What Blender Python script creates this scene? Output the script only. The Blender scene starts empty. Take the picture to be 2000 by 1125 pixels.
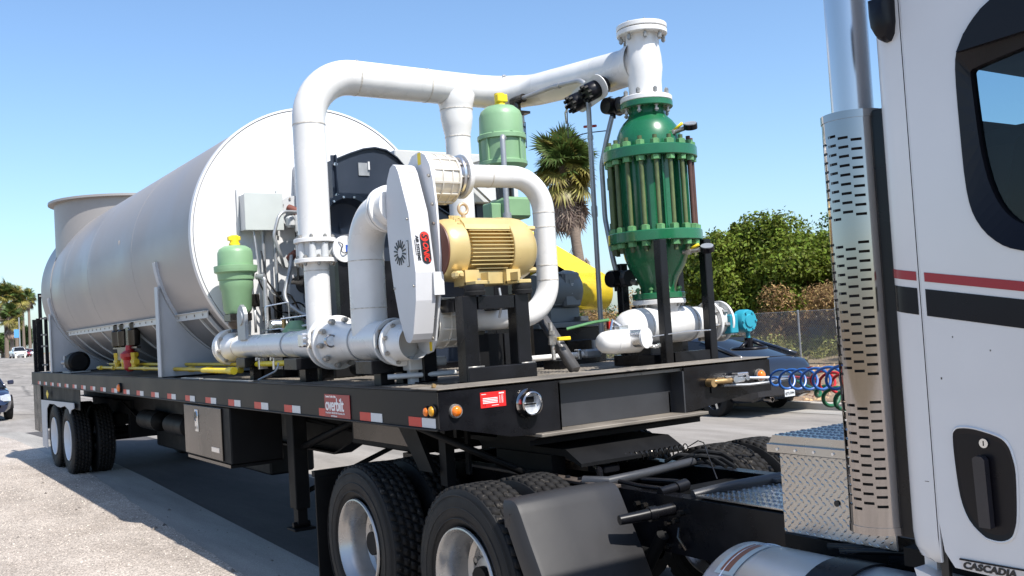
import bpy, math, random
from mathutils import Vector, Matrix
import numpy as np
random.seed(7)
PI = math.pi
sc = bpy.context.scene
col = sc.collection

# ------------------------------------------------------------------ camera
cam_d = bpy.data.cameras.new('camera')
cam = bpy.data.objects.new('camera', cam_d)
col.objects.link(cam)
cam_d.sensor_width = 36.0
cam_d.lens = 34.60
cam_d.clip_start = 0.05
cam_d.clip_end = 6000
YAW, PITCH, ROLL = 2.551154600419318, 0.03671441496645954, -0.060163314195780034
fw = Vector((math.cos(PITCH) * math.cos(YAW), math.cos(PITCH) * math.sin(YAW), math.sin(PITCH)))
rt0 = Vector((math.sin(YAW), -math.cos(YAW), 0))
up0 = rt0.cross(fw)
rt = rt0 * math.cos(ROLL) + up0 * math.sin(ROLL)
up = -rt0 * math.sin(ROLL) + up0 * math.cos(ROLL)
M = Matrix((rt, up, -fw)).transposed().to_4x4()
M.translation = (4.6441, -2.5860, 1.8548)
cam.matrix_world = M
sc.camera = cam

# ------------------------------------------------------------------ world, sun, exposure
SUN = Vector((0.72, 0.10, 1.0)).normalized()
world = bpy.data.worlds.new('World')
sc.world = world
world.use_nodes = True
wn = world.node_tree
bg = wn.nodes['Background']
sky = wn.nodes.new('ShaderNodeTexSky')
sky.sky_type = 'NISHITA'
sky.sun_disc = False
sky.sun_elevation = math.asin(SUN.z)
sky.sun_rotation = math.atan2(SUN.x, SUN.y)
sky.altitude = 0
sky.air_density = 1.0
sky.dust_density = 1.2
sky.ozone_density = 3.0
tint = wn.nodes.new('ShaderNodeMix'); tint.data_type = 'RGBA'; tint.blend_type = 'MULTIPLY'
tint.inputs[0].default_value = 1.0; tint.inputs[7].default_value = (0.90, 0.995, 1.06, 1)
wn.links.new(sky.outputs[0], tint.inputs[6]); wn.links.new(tint.outputs[2], bg.inputs['Color'])
bg.inputs['Strength'].default_value = 0.145
sun_d = bpy.data.lights.new('sun', 'SUN')
sun_d.energy = 5.0
sun_d.angle = math.radians(0.55)
sun_d.color = (1.0, 0.955, 0.89)
sun = bpy.data.objects.new('sun', sun_d)
col.objects.link(sun)
sun.rotation_euler = SUN.to_track_quat('Z', 'Y').to_euler()
sc.view_settings.view_transform = 'Standard'
sc.view_settings.look = 'None'
sc.view_settings.exposure = 0.5
sc.view_settings.gamma = 1.0
sc.view_settings.use_curve_mapping = False

# ------------------------------------------------------------------ materials
def mat(name, base, rough=0.5, metal=0.0, vary=0.12, scale=6.0, bump=0.0, bscale=60.0, spots=None,
        spot_scale=8.0, spot_lo=0.62, coat=0.0, spec=0.5, stretch=None, emis=None, rvary=0.12, island=0.0, trans=0.0):
    m = bpy.data.materials.new(name)
    m.use_nodes = True
    nt = m.node_tree
    b = nt.nodes['Principled BSDF']
    b.inputs['Metallic'].default_value = metal
    b.inputs['Coat Weight'].default_value = coat
    b.inputs['Specular IOR Level'].default_value = spec
    tc = nt.nodes.new('ShaderNodeTexCoord')
    src = tc.outputs['Object']
    if stretch:
        mp = nt.nodes.new('ShaderNodeMapping')
        mp.inputs['Scale'].default_value = stretch
        nt.links.new(src, mp.inputs[0])
        src = mp.outputs[0]
    nz = nt.nodes.new('ShaderNodeTexNoise')
    nz.inputs['Scale'].default_value = scale
    nz.inputs['Detail'].default_value = 6
    nt.links.new(src, nz.inputs['Vector'])
    rp = nt.nodes.new('ShaderNodeValToRGB')
    rp.color_ramp.elements[0].position = 0.3
    rp.color_ramp.elements[1].position = 0.7
    lo = [c * (1 - vary) for c in base]
    hi = [min(1, c * (1 + vary)) for c in base]
    rp.color_ramp.elements[0].color = (*lo, 1)
    rp.color_ramp.elements[1].color = (*hi, 1)
    nt.links.new(nz.outputs['Fac'], rp.inputs[0])
    out = rp.outputs[0]
    if island:
        g = nt.nodes.new('ShaderNodeNewGeometry')
        hs = nt.nodes.new('ShaderNodeHueSaturation')
        mr = nt.nodes.new('ShaderNodeMapRange')
        mr.inputs['To Min'].default_value = 1 - island
        mr.inputs['To Max'].default_value = 1 + island
        nt.links.new(g.outputs['Random Per Island'], mr.inputs[0])
        nt.links.new(mr.outputs[0], hs.inputs['Value'])
        mr2 = nt.nodes.new('ShaderNodeMapRange')
        mr2.inputs['To Min'].default_value = 0.5 - island * 0.06
        mr2.inputs['To Max'].default_value = 0.5 + island * 0.03
        nt.links.new(g.outputs['Random Per Island'], mr2.inputs[0])
        nt.links.new(mr2.outputs[0], hs.inputs['Hue'])
        nt.links.new(out, hs.inputs['Color'])
        out = hs.outputs[0]
    if spots:
        n2 = nt.nodes.new('ShaderNodeTexNoise')
        n2.inputs['Scale'].default_value = spot_scale
        n2.inputs['Detail'].default_value = 8
        n2.inputs['Roughness'].default_value = 0.65
        nt.links.new(src, n2.inputs['Vector'])
        mr = nt.nodes.new('ShaderNodeMapRange')
        mr.inputs['From Min'].default_value = spot_lo
        mr.inputs['From Max'].default_value = spot_lo + 0.06
        nt.links.new(n2.outputs['Fac'], mr.inputs[0])
        mx = nt.nodes.new('ShaderNodeMix')
        mx.data_type = 'RGBA'
        mx.inputs[7].default_value = (*spots, 1)
        nt.links.new(mr.outputs[0], mx.inputs[0])
        nt.links.new(out, mx.inputs[6])
        out = mx.outputs[2]
    nt.links.new(out, b.inputs['Base Color'])
    mr = nt.nodes.new('ShaderNodeMapRange')
    mr.inputs['From Min'].default_value = 0.3
    mr.inputs['From Max'].default_value = 0.7
    mr.inputs['To Min'].default_value = max(0.02, rough * (1 - rvary))
    mr.inputs['To Max'].default_value = min(1, rough * (1 + rvary))
    nt.links.new(nz.outputs['Fac'], mr.inputs[0])
    nt.links.new(mr.outputs[0], b.inputs['Roughness'])
    if bump:
        n3 = nt.nodes.new('ShaderNodeTexNoise')
        n3.inputs['Scale'].default_value = bscale
        n3.inputs['Detail'].default_value = 4 if bscale > 5 else 0.5
        nt.links.new(src, n3.inputs['Vector'])
        bp = nt.nodes.new('ShaderNodeBump')
        bp.inputs['Strength'].default_value = bump
        bp.inputs['Distance'].default_value = 0.01
        nt.links.new(n3.outputs['Fac'], bp.inputs['Height'])
        nt.links.new(bp.outputs[0], b.inputs['Normal'])
    if trans:
        tr = nt.nodes.new('ShaderNodeBsdfTranslucent')
        nt.links.new(out, tr.inputs['Color'])
        ms = nt.nodes.new('ShaderNodeMixShader')
        ms.inputs[0].default_value = trans
        nt.links.new(b.outputs[0], ms.inputs[1])
        nt.links.new(tr.outputs[0], ms.inputs[2])
        nt.links.new(ms.outputs[0], nt.nodes['Material Output'].inputs[0])
    return m

WHITE = mat('white_enamel', (0.67, 0.66, 0.64), 0.30, vary=0.11, scale=3.0, rvary=0.35, spots=(0.40, 0.34, 0.27), spot_scale=20, spot_lo=0.705, bump=0.05, bscale=25)
WHITE2 = mat('white_satin', (0.64, 0.64, 0.64), 0.45, vary=0.04, scale=1.5)
CABW = mat('cab_white', (0.63, 0.62, 0.615), 0.18, vary=0.05, scale=1.6, coat=0.5, rvary=.4, spots=(0.42, 0.40, 0.37), spot_scale=34, spot_lo=.755)
SILVER = mat('silver_shell', (0.30, 0.28, 0.268), 0.42, metal=0.05, vary=0.06, scale=0.8, rvary=0.3, bump=0.10, bscale=1.6)
PLATEG = mat('grey_painted_steel', (0.42, 0.44, 0.47), 0.42, vary=0.06, scale=4, spots=(0.3, 0.28, 0.25), spot_scale=14, spot_lo=0.72)
LGREY = mat('light_grey_paint', (0.50, 0.51, 0.51), 0.40, vary=0.04, scale=4)
BLACK = mat('black_frame_paint', (0.006, 0.006, 0.0075), 0.30, vary=0.4, scale=5, rvary=0.4, spots=(0.04, 0.035, 0.03), spot_scale=26, spot_lo=0.73, bump=0.02, bscale=14, spec=0.3)
BLACKM = mat('black_matt', (0.0045, 0.0045, 0.005), 0.6, vary=0.3, scale=5, spots=(0.02, 0.018, 0.016), spot_scale=12, spot_lo=0.68, spec=0.2)
NAVY = mat('dark_fan_paint', (0.020, 0.028, 0.045), 0.38, vary=0.12, scale=3)
RUBBER = mat('tyre_rubber', (0.009, 0.009, 0.0095), 0.65, spec=0.3, vary=0.35, scale=9, bump=0.1, bscale=80)
TREADM = mat('tread_rubber', (0.016, 0.015, 0.0145), 0.8, spec=0.2, vary=0.35, scale=14, spots=(0.07, 0.062, 0.052), spot_scale=20, spot_lo=0.60)
PLASTIC = mat('grey_black_plastic', (0.035, 0.036, 0.040), 0.42, vary=0.15, scale=5, spots=(0.13, 0.12, 0.11), spot_scale=30, spot_lo=0.74)
ALU = mat('brushed_aluminium', (0.72, 0.72, 0.73), 0.30, metal=1.0, vary=0.06, scale=8, rvary=0.3)
CHROME = mat('chrome', (0.36, 0.34, 0.33), 0.10, metal=1.0, vary=0.03, scale=3, rvary=0.5, bump=0.03, bscale=6)
CHROME2 = mat('dull_chrome', (0.56, 0.56, 0.58), 0.24, metal=1.0, vary=0.08, scale=5, stretch=(1, 1, 0.15))
ZINC = mat('zinc_bolt', (0.36, 0.34, 0.31), 0.45, metal=0.7, vary=0.4, scale=30, spots=(0.16, 0.08, 0.045), spot_scale=45, spot_lo=.6)
GALV = mat('galvanised_conduit', (0.36, 0.37, 0.38), 0.42, metal=0.5, vary=0.1, scale=12)
GREEN = mat('deep_green_paint', (0.009, 0.118, 0.046), 0.27, vary=0.18, scale=5, coat=0.25, spots=(0.07, 0.05, 0.035), spot_scale=7, spot_lo=0.735)
GREENL = mat('pale_bolt_green', (0.10, 0.26, 0.10), 0.5, vary=0.2, scale=12)
RODG = mat('weathered_rod', (0.085, 0.115, 0.04), 0.55, vary=0.5, scale=5, stretch=(4, 4, 1.5), spots=(0.10, 0.055, 0.028), spot_scale=3, spot_lo=0.62)
RUSTR = mat('rusty_rod', (0.075, 0.032, 0.022), 0.6, vary=0.35, scale=8, stretch=(4, 4, 1))
MINT = mat('pale_green_paint', (0.20, 0.345, 0.19), 0.42, vary=0.14, scale=4, spots=(0.30, 0.36, 0.26), spot_scale=9, spot_lo=0.66)
GOLD = mat('gold_motor_paint', (0.58, 0.44, 0.19), 0.36, metal=0.25, vary=0.12, scale=5, coat=0.1, spots=(0.36, 0.25, 0.12), spot_scale=12, spot_lo=0.68)
YEL = mat('safety_yellow', (0.80, 0.58, 0.02), 0.45, vary=0.1, scale=8)
GASY = mat('gas_pipe_yellow', (0.55, 0.38, 0.02), 0.45, vary=0.2, scale=8)
REDP = mat('red_paint', (0.38, 0.02, 0.02), 0.4, vary=0.1)
TEAL = mat('teal_gearbox', (0.02, 0.27, 0.36), 0.4, vary=0.1, scale=6)
BLUEH = mat('blue_hose', (0.02, 0.10, 0.33), 0.35, vary=0.1)
REDH = mat('red_hose', (0.50, 0.02, 0.02), 0.35, vary=0.1)
GREENH = mat('green_hose', (0.015, 0.11, 0.045), 0.35, vary=0.15)
AMBER = mat('amber_lens', (0.75, 0.17, 0.01), 0.2, vary=0.15, scale=60)
REDT = mat('red_tape', (0.50, 0.014, 0.007), 0.35, vary=0.1)
WHT = mat('white_tape', (0.55, 0.57, 0.58), 0.35, vary=0.06)
SIGNR = mat('sign_red', (0.28, 0.015, 0.02), 0.35, vary=0.08)
PLACR = mat('placard_red', (0.62, 0.02, 0.02), 0.35, vary=0.05)
INK = mat('black_ink', (0.012, 0.012, 0.012), 0.4, vary=0.05)
INKW = mat('white_ink', (0.75, 0.75, 0.74), 0.4, vary=0.03)
LOGOR = mat('logo_red', (0.60, 0.03, 0.015), 0.35, vary=0.05)
RUST = mat('brown_boot', (0.15, 0.045, 0.03), 0.6, vary=0.2)
BRASS = mat('brass_fitting', (0.42, 0.27, 0.12), 0.4, metal=0.7, vary=0.2, scale=20)
GREYM = mat('grey_motor_paint', (0.13, 0.15, 0.16), 0.45, vary=0.08)
TREADPL = mat('deck_plate', (0.20, 0.175, 0.145), 0.6, metal=0.2, vary=0.3, scale=3, spots=(0.085, 0.075, 0.065), spot_scale=5, spot_lo=0.58)
GLASS = mat('dark_glass', (0.01, 0.012, 0.015), 0.05, vary=0.05)
STRIPER = mat('stripe_red', (0.30, 0.018, 0.03), 0.22, vary=0.03)
STRIPEB = mat('stripe_black', (0.005, 0.006, 0.011), 0.22, vary=0.05, spec=0.25)
TRIM = mat('black_trim', (0.006, 0.0055, 0.008), 0.30, vary=0.1, spec=0.25)
CARB = mat('car_black', (0.010, 0.012, 0.018), 0.12, vary=0.05, coat=0.6)
CARN = mat('car_navy', (0.012, 0.018, 0.045), 0.12, vary=0.05, coat=0.6)
LAMPC = mat('lamp_clear', (0.6, 0.62, 0.65), 0.1, metal=0.4, vary=0.2, scale=40)
CONC = mat('kerb_concrete', (0.42, 0.38, 0.33), 0.8, vary=0.1, scale=3, bump=0.1)
BARK = mat('bark', (0.13, 0.10, 0.075), 0.9, vary=0.3, scale=6, bump=0.4, bscale=12)
PALMTR = mat('palm_trunk', (0.17, 0.13, 0.10), 0.9, vary=0.3, scale=3, stretch=(1, 1, 6), bump=0.4, bscale=12)
LEAFA = mat('leaf_yellow_green', (0.115, 0.155, 0.02), 0.5, spec=.15, vary=0.2, scale=0.9, island=0.5, trans=0.25)
LEAFB = mat('leaf_dark_green', (0.055, 0.095, 0.025), 0.6, spec=.12, vary=0.2, scale=0.9, island=0.5, trans=0.2)
DRYB = mat('dry_brush', (0.31, 0.205, 0.09), 0.8, spec=.1, vary=0.3, scale=0.5, island=0.5, trans=0.2)
GRASSG = mat('weedy_green', (0.25, 0.245, 0.075), 0.7, spec=.1, vary=0.3, scale=0.5, island=0.5, trans=0.2)
FROND = mat('frond_green', (0.075, 0.115, 0.03), 0.4, vary=0.3, scale=1.5, island=0.5, trans=0.3)
FRONDY = mat('frond_yellow', (0.24, 0.21, 0.05), 0.5, vary=0.3, scale=1.5, island=0.4, trans=0.3)
FRONDD = mat('frond_dead', (0.22, 0.165, 0.13), 0.8, vary=0.3, scale=1.5, island=0.4, trans=0.15)
WALLW = mat('building_white', (0.55, 0.54, 0.52), 0.7, vary=0.05)

# ------------------------------------------------------------------ mesh building
class MB:
    def __init__(s):
        s.v = []; s.f = []; s.sm = []
    def add(s, vs, fs, smooth=False):
        o = len(s.v)
        s.v.extend([tuple(p) for p in vs])
        for f in fs:
            s.f.append(tuple(i + o for i in f)); s.sm.append(smooth)
        return s
    def box(s, a, b, bev=0.0):
        x0, y0, z0 = [min(a[i], b[i]) for i in range(3)]
        x1, y1, z1 = [max(a[i], b[i]) for i in range(3)]
        if bev <= 0:
            vs = [(x, y, z) for x in (x0, x1) for y in (y0, y1) for z in (z0, z1)]
            return s.add(vs, [(0, 1, 3, 2), (4, 6, 7, 5), (0, 4, 5, 1), (2, 3, 7, 6), (0, 2, 6, 4), (1, 5, 7, 3)])
        bm_pts = []
        d = bev
        vs = []; idx = {}
        for ix, x in enumerate((x0, x1)):
            for iy, y in enumerate((y0, y1)):
                for iz, z in enumerate((z0, z1)):
                    sx = d if ix == 0 else -d; sy = d if iy == 0 else -d; sz = d if iz == 0 else -d
                    for k, p in enumerate(((x, y + sy, z + sz), (x + sx, y, z + sz), (x + sx, y + sy, z))):
                        idx[(ix, iy, iz, k)] = len(vs); vs.append(p)
        I = lambda *t: idx[t]
        fs = []
        for ix in (0, 1): fs.append((I(ix, 0, 0, 0), I(ix, 1, 0, 0), I(ix, 1, 1, 0), I(ix, 0, 1, 0)))
        for iy in (0, 1): fs.append((I(0, iy, 0, 1), I(1, iy, 0, 1), I(1, iy, 1, 1), I(0, iy, 1, 1)))
        for iz in (0, 1): fs.append((I(0, 0, iz, 2), I(1, 0, iz, 2), I(1, 1, iz, 2), I(0, 1, iz, 2)))
        for iy in (0, 1):
            for iz in (0, 1): fs.append((I(0, iy, iz, 1), I(1, iy, iz, 1), I(1, iy, iz, 2), I(0, iy, iz, 2)))
        for ix in (0, 1):
            for iz in (0, 1): fs.append((I(ix, 0, iz, 0), I(ix, 1, iz, 0), I(ix, 1, iz, 2), I(ix, 0, iz, 2)))
            for iy in (0, 1): fs.append((I(ix, iy, 0, 0), I(ix, iy, 1, 0), I(ix, iy, 1, 1), I(ix, iy, 0, 1)))
            for iy in (0, 1):
                for iz in (0, 1): fs.append((I(ix, iy, iz, 0), I(ix, iy, iz, 1), I(ix, iy, iz, 2)))
        return s.add(vs, fs)
    def tube(s, path, r, n=16, cap=True, closed=False):
        pts = [Vector(p) for p in path]
        m = len(pts)
        rs = r if hasattr(r, '__len__') else [r] * m
        tan = []
        for i in range(m):
            if closed: t = pts[(i + 1) % m] - pts[i - 1]
            elif i == 0: t = pts[1] - pts[0]
            elif i == m - 1: t = pts[-1] - pts[-2]
            else: t = (pts[i + 1] - pts[i]).normalized() + (pts[i] - pts[i - 1]).normalized()
            tan.append(t.normalized())
        nrm = tan[0].orthogonal().normalized()
        vs = []
        for i in range(m):
            if i:
                q = tan[i - 1].rotation_difference(tan[i]); nrm = (q @ nrm)
                nrm = (nrm - tan[i] * nrm.dot(tan[i])).normalized()
            bn = tan[i].cross(nrm)
            for k in range(n):
                a = 2 * PI * k / n
                vs.append(pts[i] + (nrm * math.cos(a) + bn * math.sin(a)) * rs[i])
        fs = []
        for i in range(m if closed else m - 1):
            j = (i + 1) % m
            for k in range(n):
                k2 = (k + 1) % n
                fs.append((i * n + k, i * n + k2, j * n + k2, j * n + k))
        s.add(vs, fs, True)
        if cap and not closed:
            s.add(vs[:n], [tuple(range(n))[::-1]]); s.add(vs[-n:], [tuple(range(n))])
        return s
    def cyl(s, a, b, r, n=20, r2=None):
        return s.tube([a, b], [r, r if r2 is None else r2], n)
    def lathe(s, prof, c, ax='z', n=32, smooth=True, a0=0.0, a1=2 * PI):
        # prof: (t along axis, radius); sharp corners get doubled vertices by the caller's segments
        full = abs(a1 - a0 - 2 * PI) < 1e-6
        nn = n if full else n + 1
        for (t0, r0), (t1, r1) in zip(prof[:-1], prof[1:]):
            vs = []
            for t, r in ((t0, r0), (t1, r1)):
                for k in range(nn):
                    a = a0 + (a1 - a0) * k / n
                    p, q = r * math.cos(a), r * math.sin(a)
                    if ax == 'z': w = (c[0] + p, c[1] + q, c[2] + t)
                    elif ax == 'x': w = (c[0] + t, c[1] + p, c[2] + q)
                    else: w = (c[0] + q, c[1] + t, c[2] + p)
                    vs.append(w)
            fs = [(k, (k + 1) % nn, nn + (k + 1) % nn, nn + k) for k in range(n)]
            s.add(vs, fs, smooth)
        return s
    def prism(s, poly, h, plane='xz', at=0.0):
        # polygon in a plane extruded along the third axis from at to at+h
        n = len(poly); vs = []
        for t in (at, at + h):
            for a, b in poly:
                vs.append((a, t, b) if plane == 'xz' else (t, a, b) if plane == 'yz' else (a, b, t))
        fs = [tuple(range(n))[::-1], tuple(range(n, 2 * n))]
        fs += [(i, (i + 1) % n, n + (i + 1) % n, n + i) for i in range(n)]
        return s.add(vs, fs)
    def hexb(s, c, ax, r, h, n=6):
        ax = Vector(ax).normalized(); c = Vector(c)
        return s.add(*_ngon(c, ax, r, h, n))
    def mesh(s, name):
        me = bpy.data.meshes.new(name)
        me.from_pydata(s.v, [], s.f)
        me.polygons.foreach_set('use_smooth', s.sm)
        me.update()
        import bmesh
        bm = bmesh.new(); bm.from_mesh(me)
        if len(bm.verts) < 60000:
            bmesh.ops.remove_doubles(bm, verts=bm.verts, dist=1e-5)
            bmesh.ops.recalc_face_normals(bm, faces=bm.faces)
            for e in bm.edges:
                if len(e.link_faces) == 2:
                    if e.calc_face_angle(0) > math.radians(38): e.smooth = False
        bm.to_mesh(me); bm.free()
        return me

def _ngon(c, ax, r, h, n):
    u = ax.orthogonal().normalized(); w = ax.cross(u)
    vs = []
    for t in (0, h):
        for k in range(n):
            a = 2 * PI * k / n
            vs.append(c + ax * t + (u * math.cos(a) + w * math.sin(a)) * r)
    fs = [tuple(range(n))[::-1], tuple(range(n, 2 * n))] + [(i, (i + 1) % n, n + (i + 1) % n, n + i) for i in range(n)]
    return vs, fs

OFF = {}
MCOPY = {}
def obj(name, mesh, m, parent=None, loc=None, rot=None, label=None, kind=None, local=False):
    me = mesh.mesh(name) if isinstance(mesh, MB) else mesh
    if m is not None:
        if not me.materials: me.materials.append(m)
        elif me.materials[0] != m:
            key = (me.name, m.name)
            if key not in MCOPY:
                c_ = me.copy(); c_.materials[0] = m; MCOPY[key] = c_
            me = MCOPY[key]
    o = bpy.data.objects.new(name, me)
    col.objects.link(o)
    base = Vector((0, 0, 0))
    if parent is not None:
        o.parent = parent
        base = OFF.get(parent.name, Vector((0, 0, 0)))
    if local: base = Vector((0, 0, 0))
    o.location = (Vector(loc) if loc is not None else Vector((0, 0, 0))) - base
    if rot is not None: o.rotation_euler = rot
    OFF[o.name] = (Vector(loc) if loc is not None else Vector((0, 0, 0)))
    if label: o['label'] = label
    if kind: o['kind'] = kind
    return o

def thing(name, label, cat, loc=(0, 0, 0), rz=0.0, group=None):
    o = bpy.data.objects.new(name, None)
    o.empty_display_size = 0.2
    col.objects.link(o)
    o.location = loc; o.rotation_euler = (0, 0, rz)
    OFF[o.name] = Vector(loc)
    o['label'] = label; o['category'] = cat
    if group: o['group'] = group
    return o

def tag(o, label, cat, group=None):
    o['label'] = label; o['category'] = cat
    if group: o['group'] = group
    return o

def copy_tree(o, parent=None):
    c = o.copy(); col.objects.link(c)
    if parent is not None: c.parent = parent
    OFF[c.name] = OFF.get(o.name, Vector((0, 0, 0)))
    for ch in list(o.children): copy_tree(ch, c)
    return c

def fillet(pts, rad, n=8):
    pts = [Vector(p) for p in pts]
    rads = rad if hasattr(rad, '__len__') else [rad] * len(pts)
    out = [pts[0]]
    for i in range(1, len(pts) - 1):
        a, b, c = pts[i - 1], pts[i], pts[i + 1]
        u = (a - b).normalized(); w = (c - b).normalized()
        ang = u.angle(w)
        if ang > PI - 0.02: out.append(b); continue
        rr = rads[i]
        d = min(rr / math.tan(ang / 2), (a - b).length * 0.98, (c - b).length * 0.98)
        rr = d * math.tan(ang / 2)
        p0, p1 = b + u * d, b + w * d
        cen = b + (u + w).normalized() * (rr / math.sin(ang / 2))
        v0, v1 = p0 - cen, p1 - cen
        th = v0.angle(v1); axq = v0.cross(v1).normalized()
        for k in range(n + 1):
            from mathutils import Quaternion
            out.append(cen + Quaternion(axq, th * k / n) @ v0)
    out.append(pts[-1])
    return out

AXV = {'x': Vector((1, 0, 0)), 'y': Vector((0, 1, 0)), 'z': Vector((0, 0, 1))}
BOLTS = {}
def bolt_mesh(r, l, ax):
    k = (round(r, 4), round(l, 4), ax)
    if k not in BOLTS:
        mb = MB(); a = AXV[ax]
        mb.hexb(-a * l / 2, a, r, l * 0.26)
        mb.hexb(a * l / 2 - a * l * 0.26, a, r, l * 0.26)
        mb.add(*_ngon(-a * (l / 2 + r * 0.5), a, r * 0.55, l + r, 8))
        BOLTS[k] = mb.mesh('bolt')
    return BOLTS[k]

def flange(parent, c, ax, r, th, m, nb=8, br=0.012, hole=0.0, name='flange', bl=None, bm=None, a0=0.2, rb=None, n=40, bolts=True):
    mb = MB()
    e = th * 0.12
    mb.lathe([(-th / 2, hole), (-th / 2, r - e), (-th / 2 + e, r), (th / 2 - e, r), (th / 2, r - e), (th / 2, hole)], c, ax, n)
    f = obj(name, mb, m, parent)
    if bolts:
        me = bolt_mesh(br, bl or th + 0.035, ax)
        rb = rb or r * 0.84
        for k in range(nb):
            a = a0 + 2 * PI * k / nb
            p, q = rb * math.cos(a), rb * math.sin(a)
            w = (c[0], c[1] + p, c[2] + q) if ax == 'x' else (c[0] + q, c[1], c[2] + p) if ax == 'y' else (c[0] + p, c[1] + q, c[2])
            o = obj('bolt', me, bm or ZINC, f, loc=w)
    return f

def ring(c, ax, r, w, th, mb=None, n=40):
    # thin raised band (weld seam, strap)
    mb = mb or MB()
    return mb.lathe([(-w / 2, r - 0.004), (-w / 2, r + th), (w / 2, r + th), (w / 2, r - 0.004)], c, ax, n)

def text_mesh(s, size, extrude=0.0015, shear=0.0, bold=0.0, space=1.0, align='LEFT'):
    c = bpy.data.curves.new('lettering', 'FONT')
    c.body = s; c.size = size; c.extrude = extrude; c.shear = shear; c.offset = bold; c.space_character = space
    c.align_x = align; c.align_y = 'CENTER'; c.resolution_u = 3
    o = bpy.data.objects.new('lettering_tmp', c)
    col.objects.link(o)
    dg = bpy.context.evaluated_depsgraph_get()
    dg.update()
    me = bpy.data.meshes.new_from_object(o.evaluated_get(dg))
    bpy.data.objects.remove(o); bpy.data.curves.remove(c)
    me.materials.clear()
    return me

def text(s, size, m, parent, loc, right, upv, name='lettering', sx=1.0, **k):
    me = text_mesh(s, size, **k)
    R_, U_ = Vector(right).normalized(), Vector(upv).normalized()
    N_ = R_.cross(U_)
    Mx = Matrix((R_, U_, N_)).transposed()
    o = obj(name, me, m, parent, loc=loc)
    o.rotation_euler = Mx.to_euler()
    o.scale = (sx, 1, 1)
    return o

# ================================================================== SETTING
def rise(x):
    t = max(0.0, min(1.0, (-x - 40) / 110))
    return 1.25 * t * t * (3 - 2 * t)

def sheet(name, xs, yfun, z, m, jag=0.0, seed=1):
    # strip along x between y limits yfun(x) -> (y0, y1); rows of quads follow the terrain
    rnd = random.Random(seed)
    mb = MB(); vs = []; fs = []
    for x in xs:
        y0, y1 = yfun(x)
        vs.append((x, y0 + rnd.uniform(-jag, jag), z + rise(x))); vs.append((x, y1 + rnd.uniform(-jag, jag) * 0.3, z + rise(x)))
    for i in range(len(xs) - 1):
        fs.append((2 * i, 2 * i + 2, 2 * i + 3, 2 * i + 1))
    mb.add(vs, fs)
    o = obj(name, mb, m)
    o['kind'] = 'structure'
    return o

def lerpy(pts):
    def f(x):
        if x <= pts[0][0]: return pts[0][1]
        for (x0, y0), (x1, y1) in zip(pts[:-1], pts[1:]):
            if x <= x1: return y0 + (y1 - y0) * (x - x0) / (x1 - x0)
        return pts[-1][1]
    return f

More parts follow.
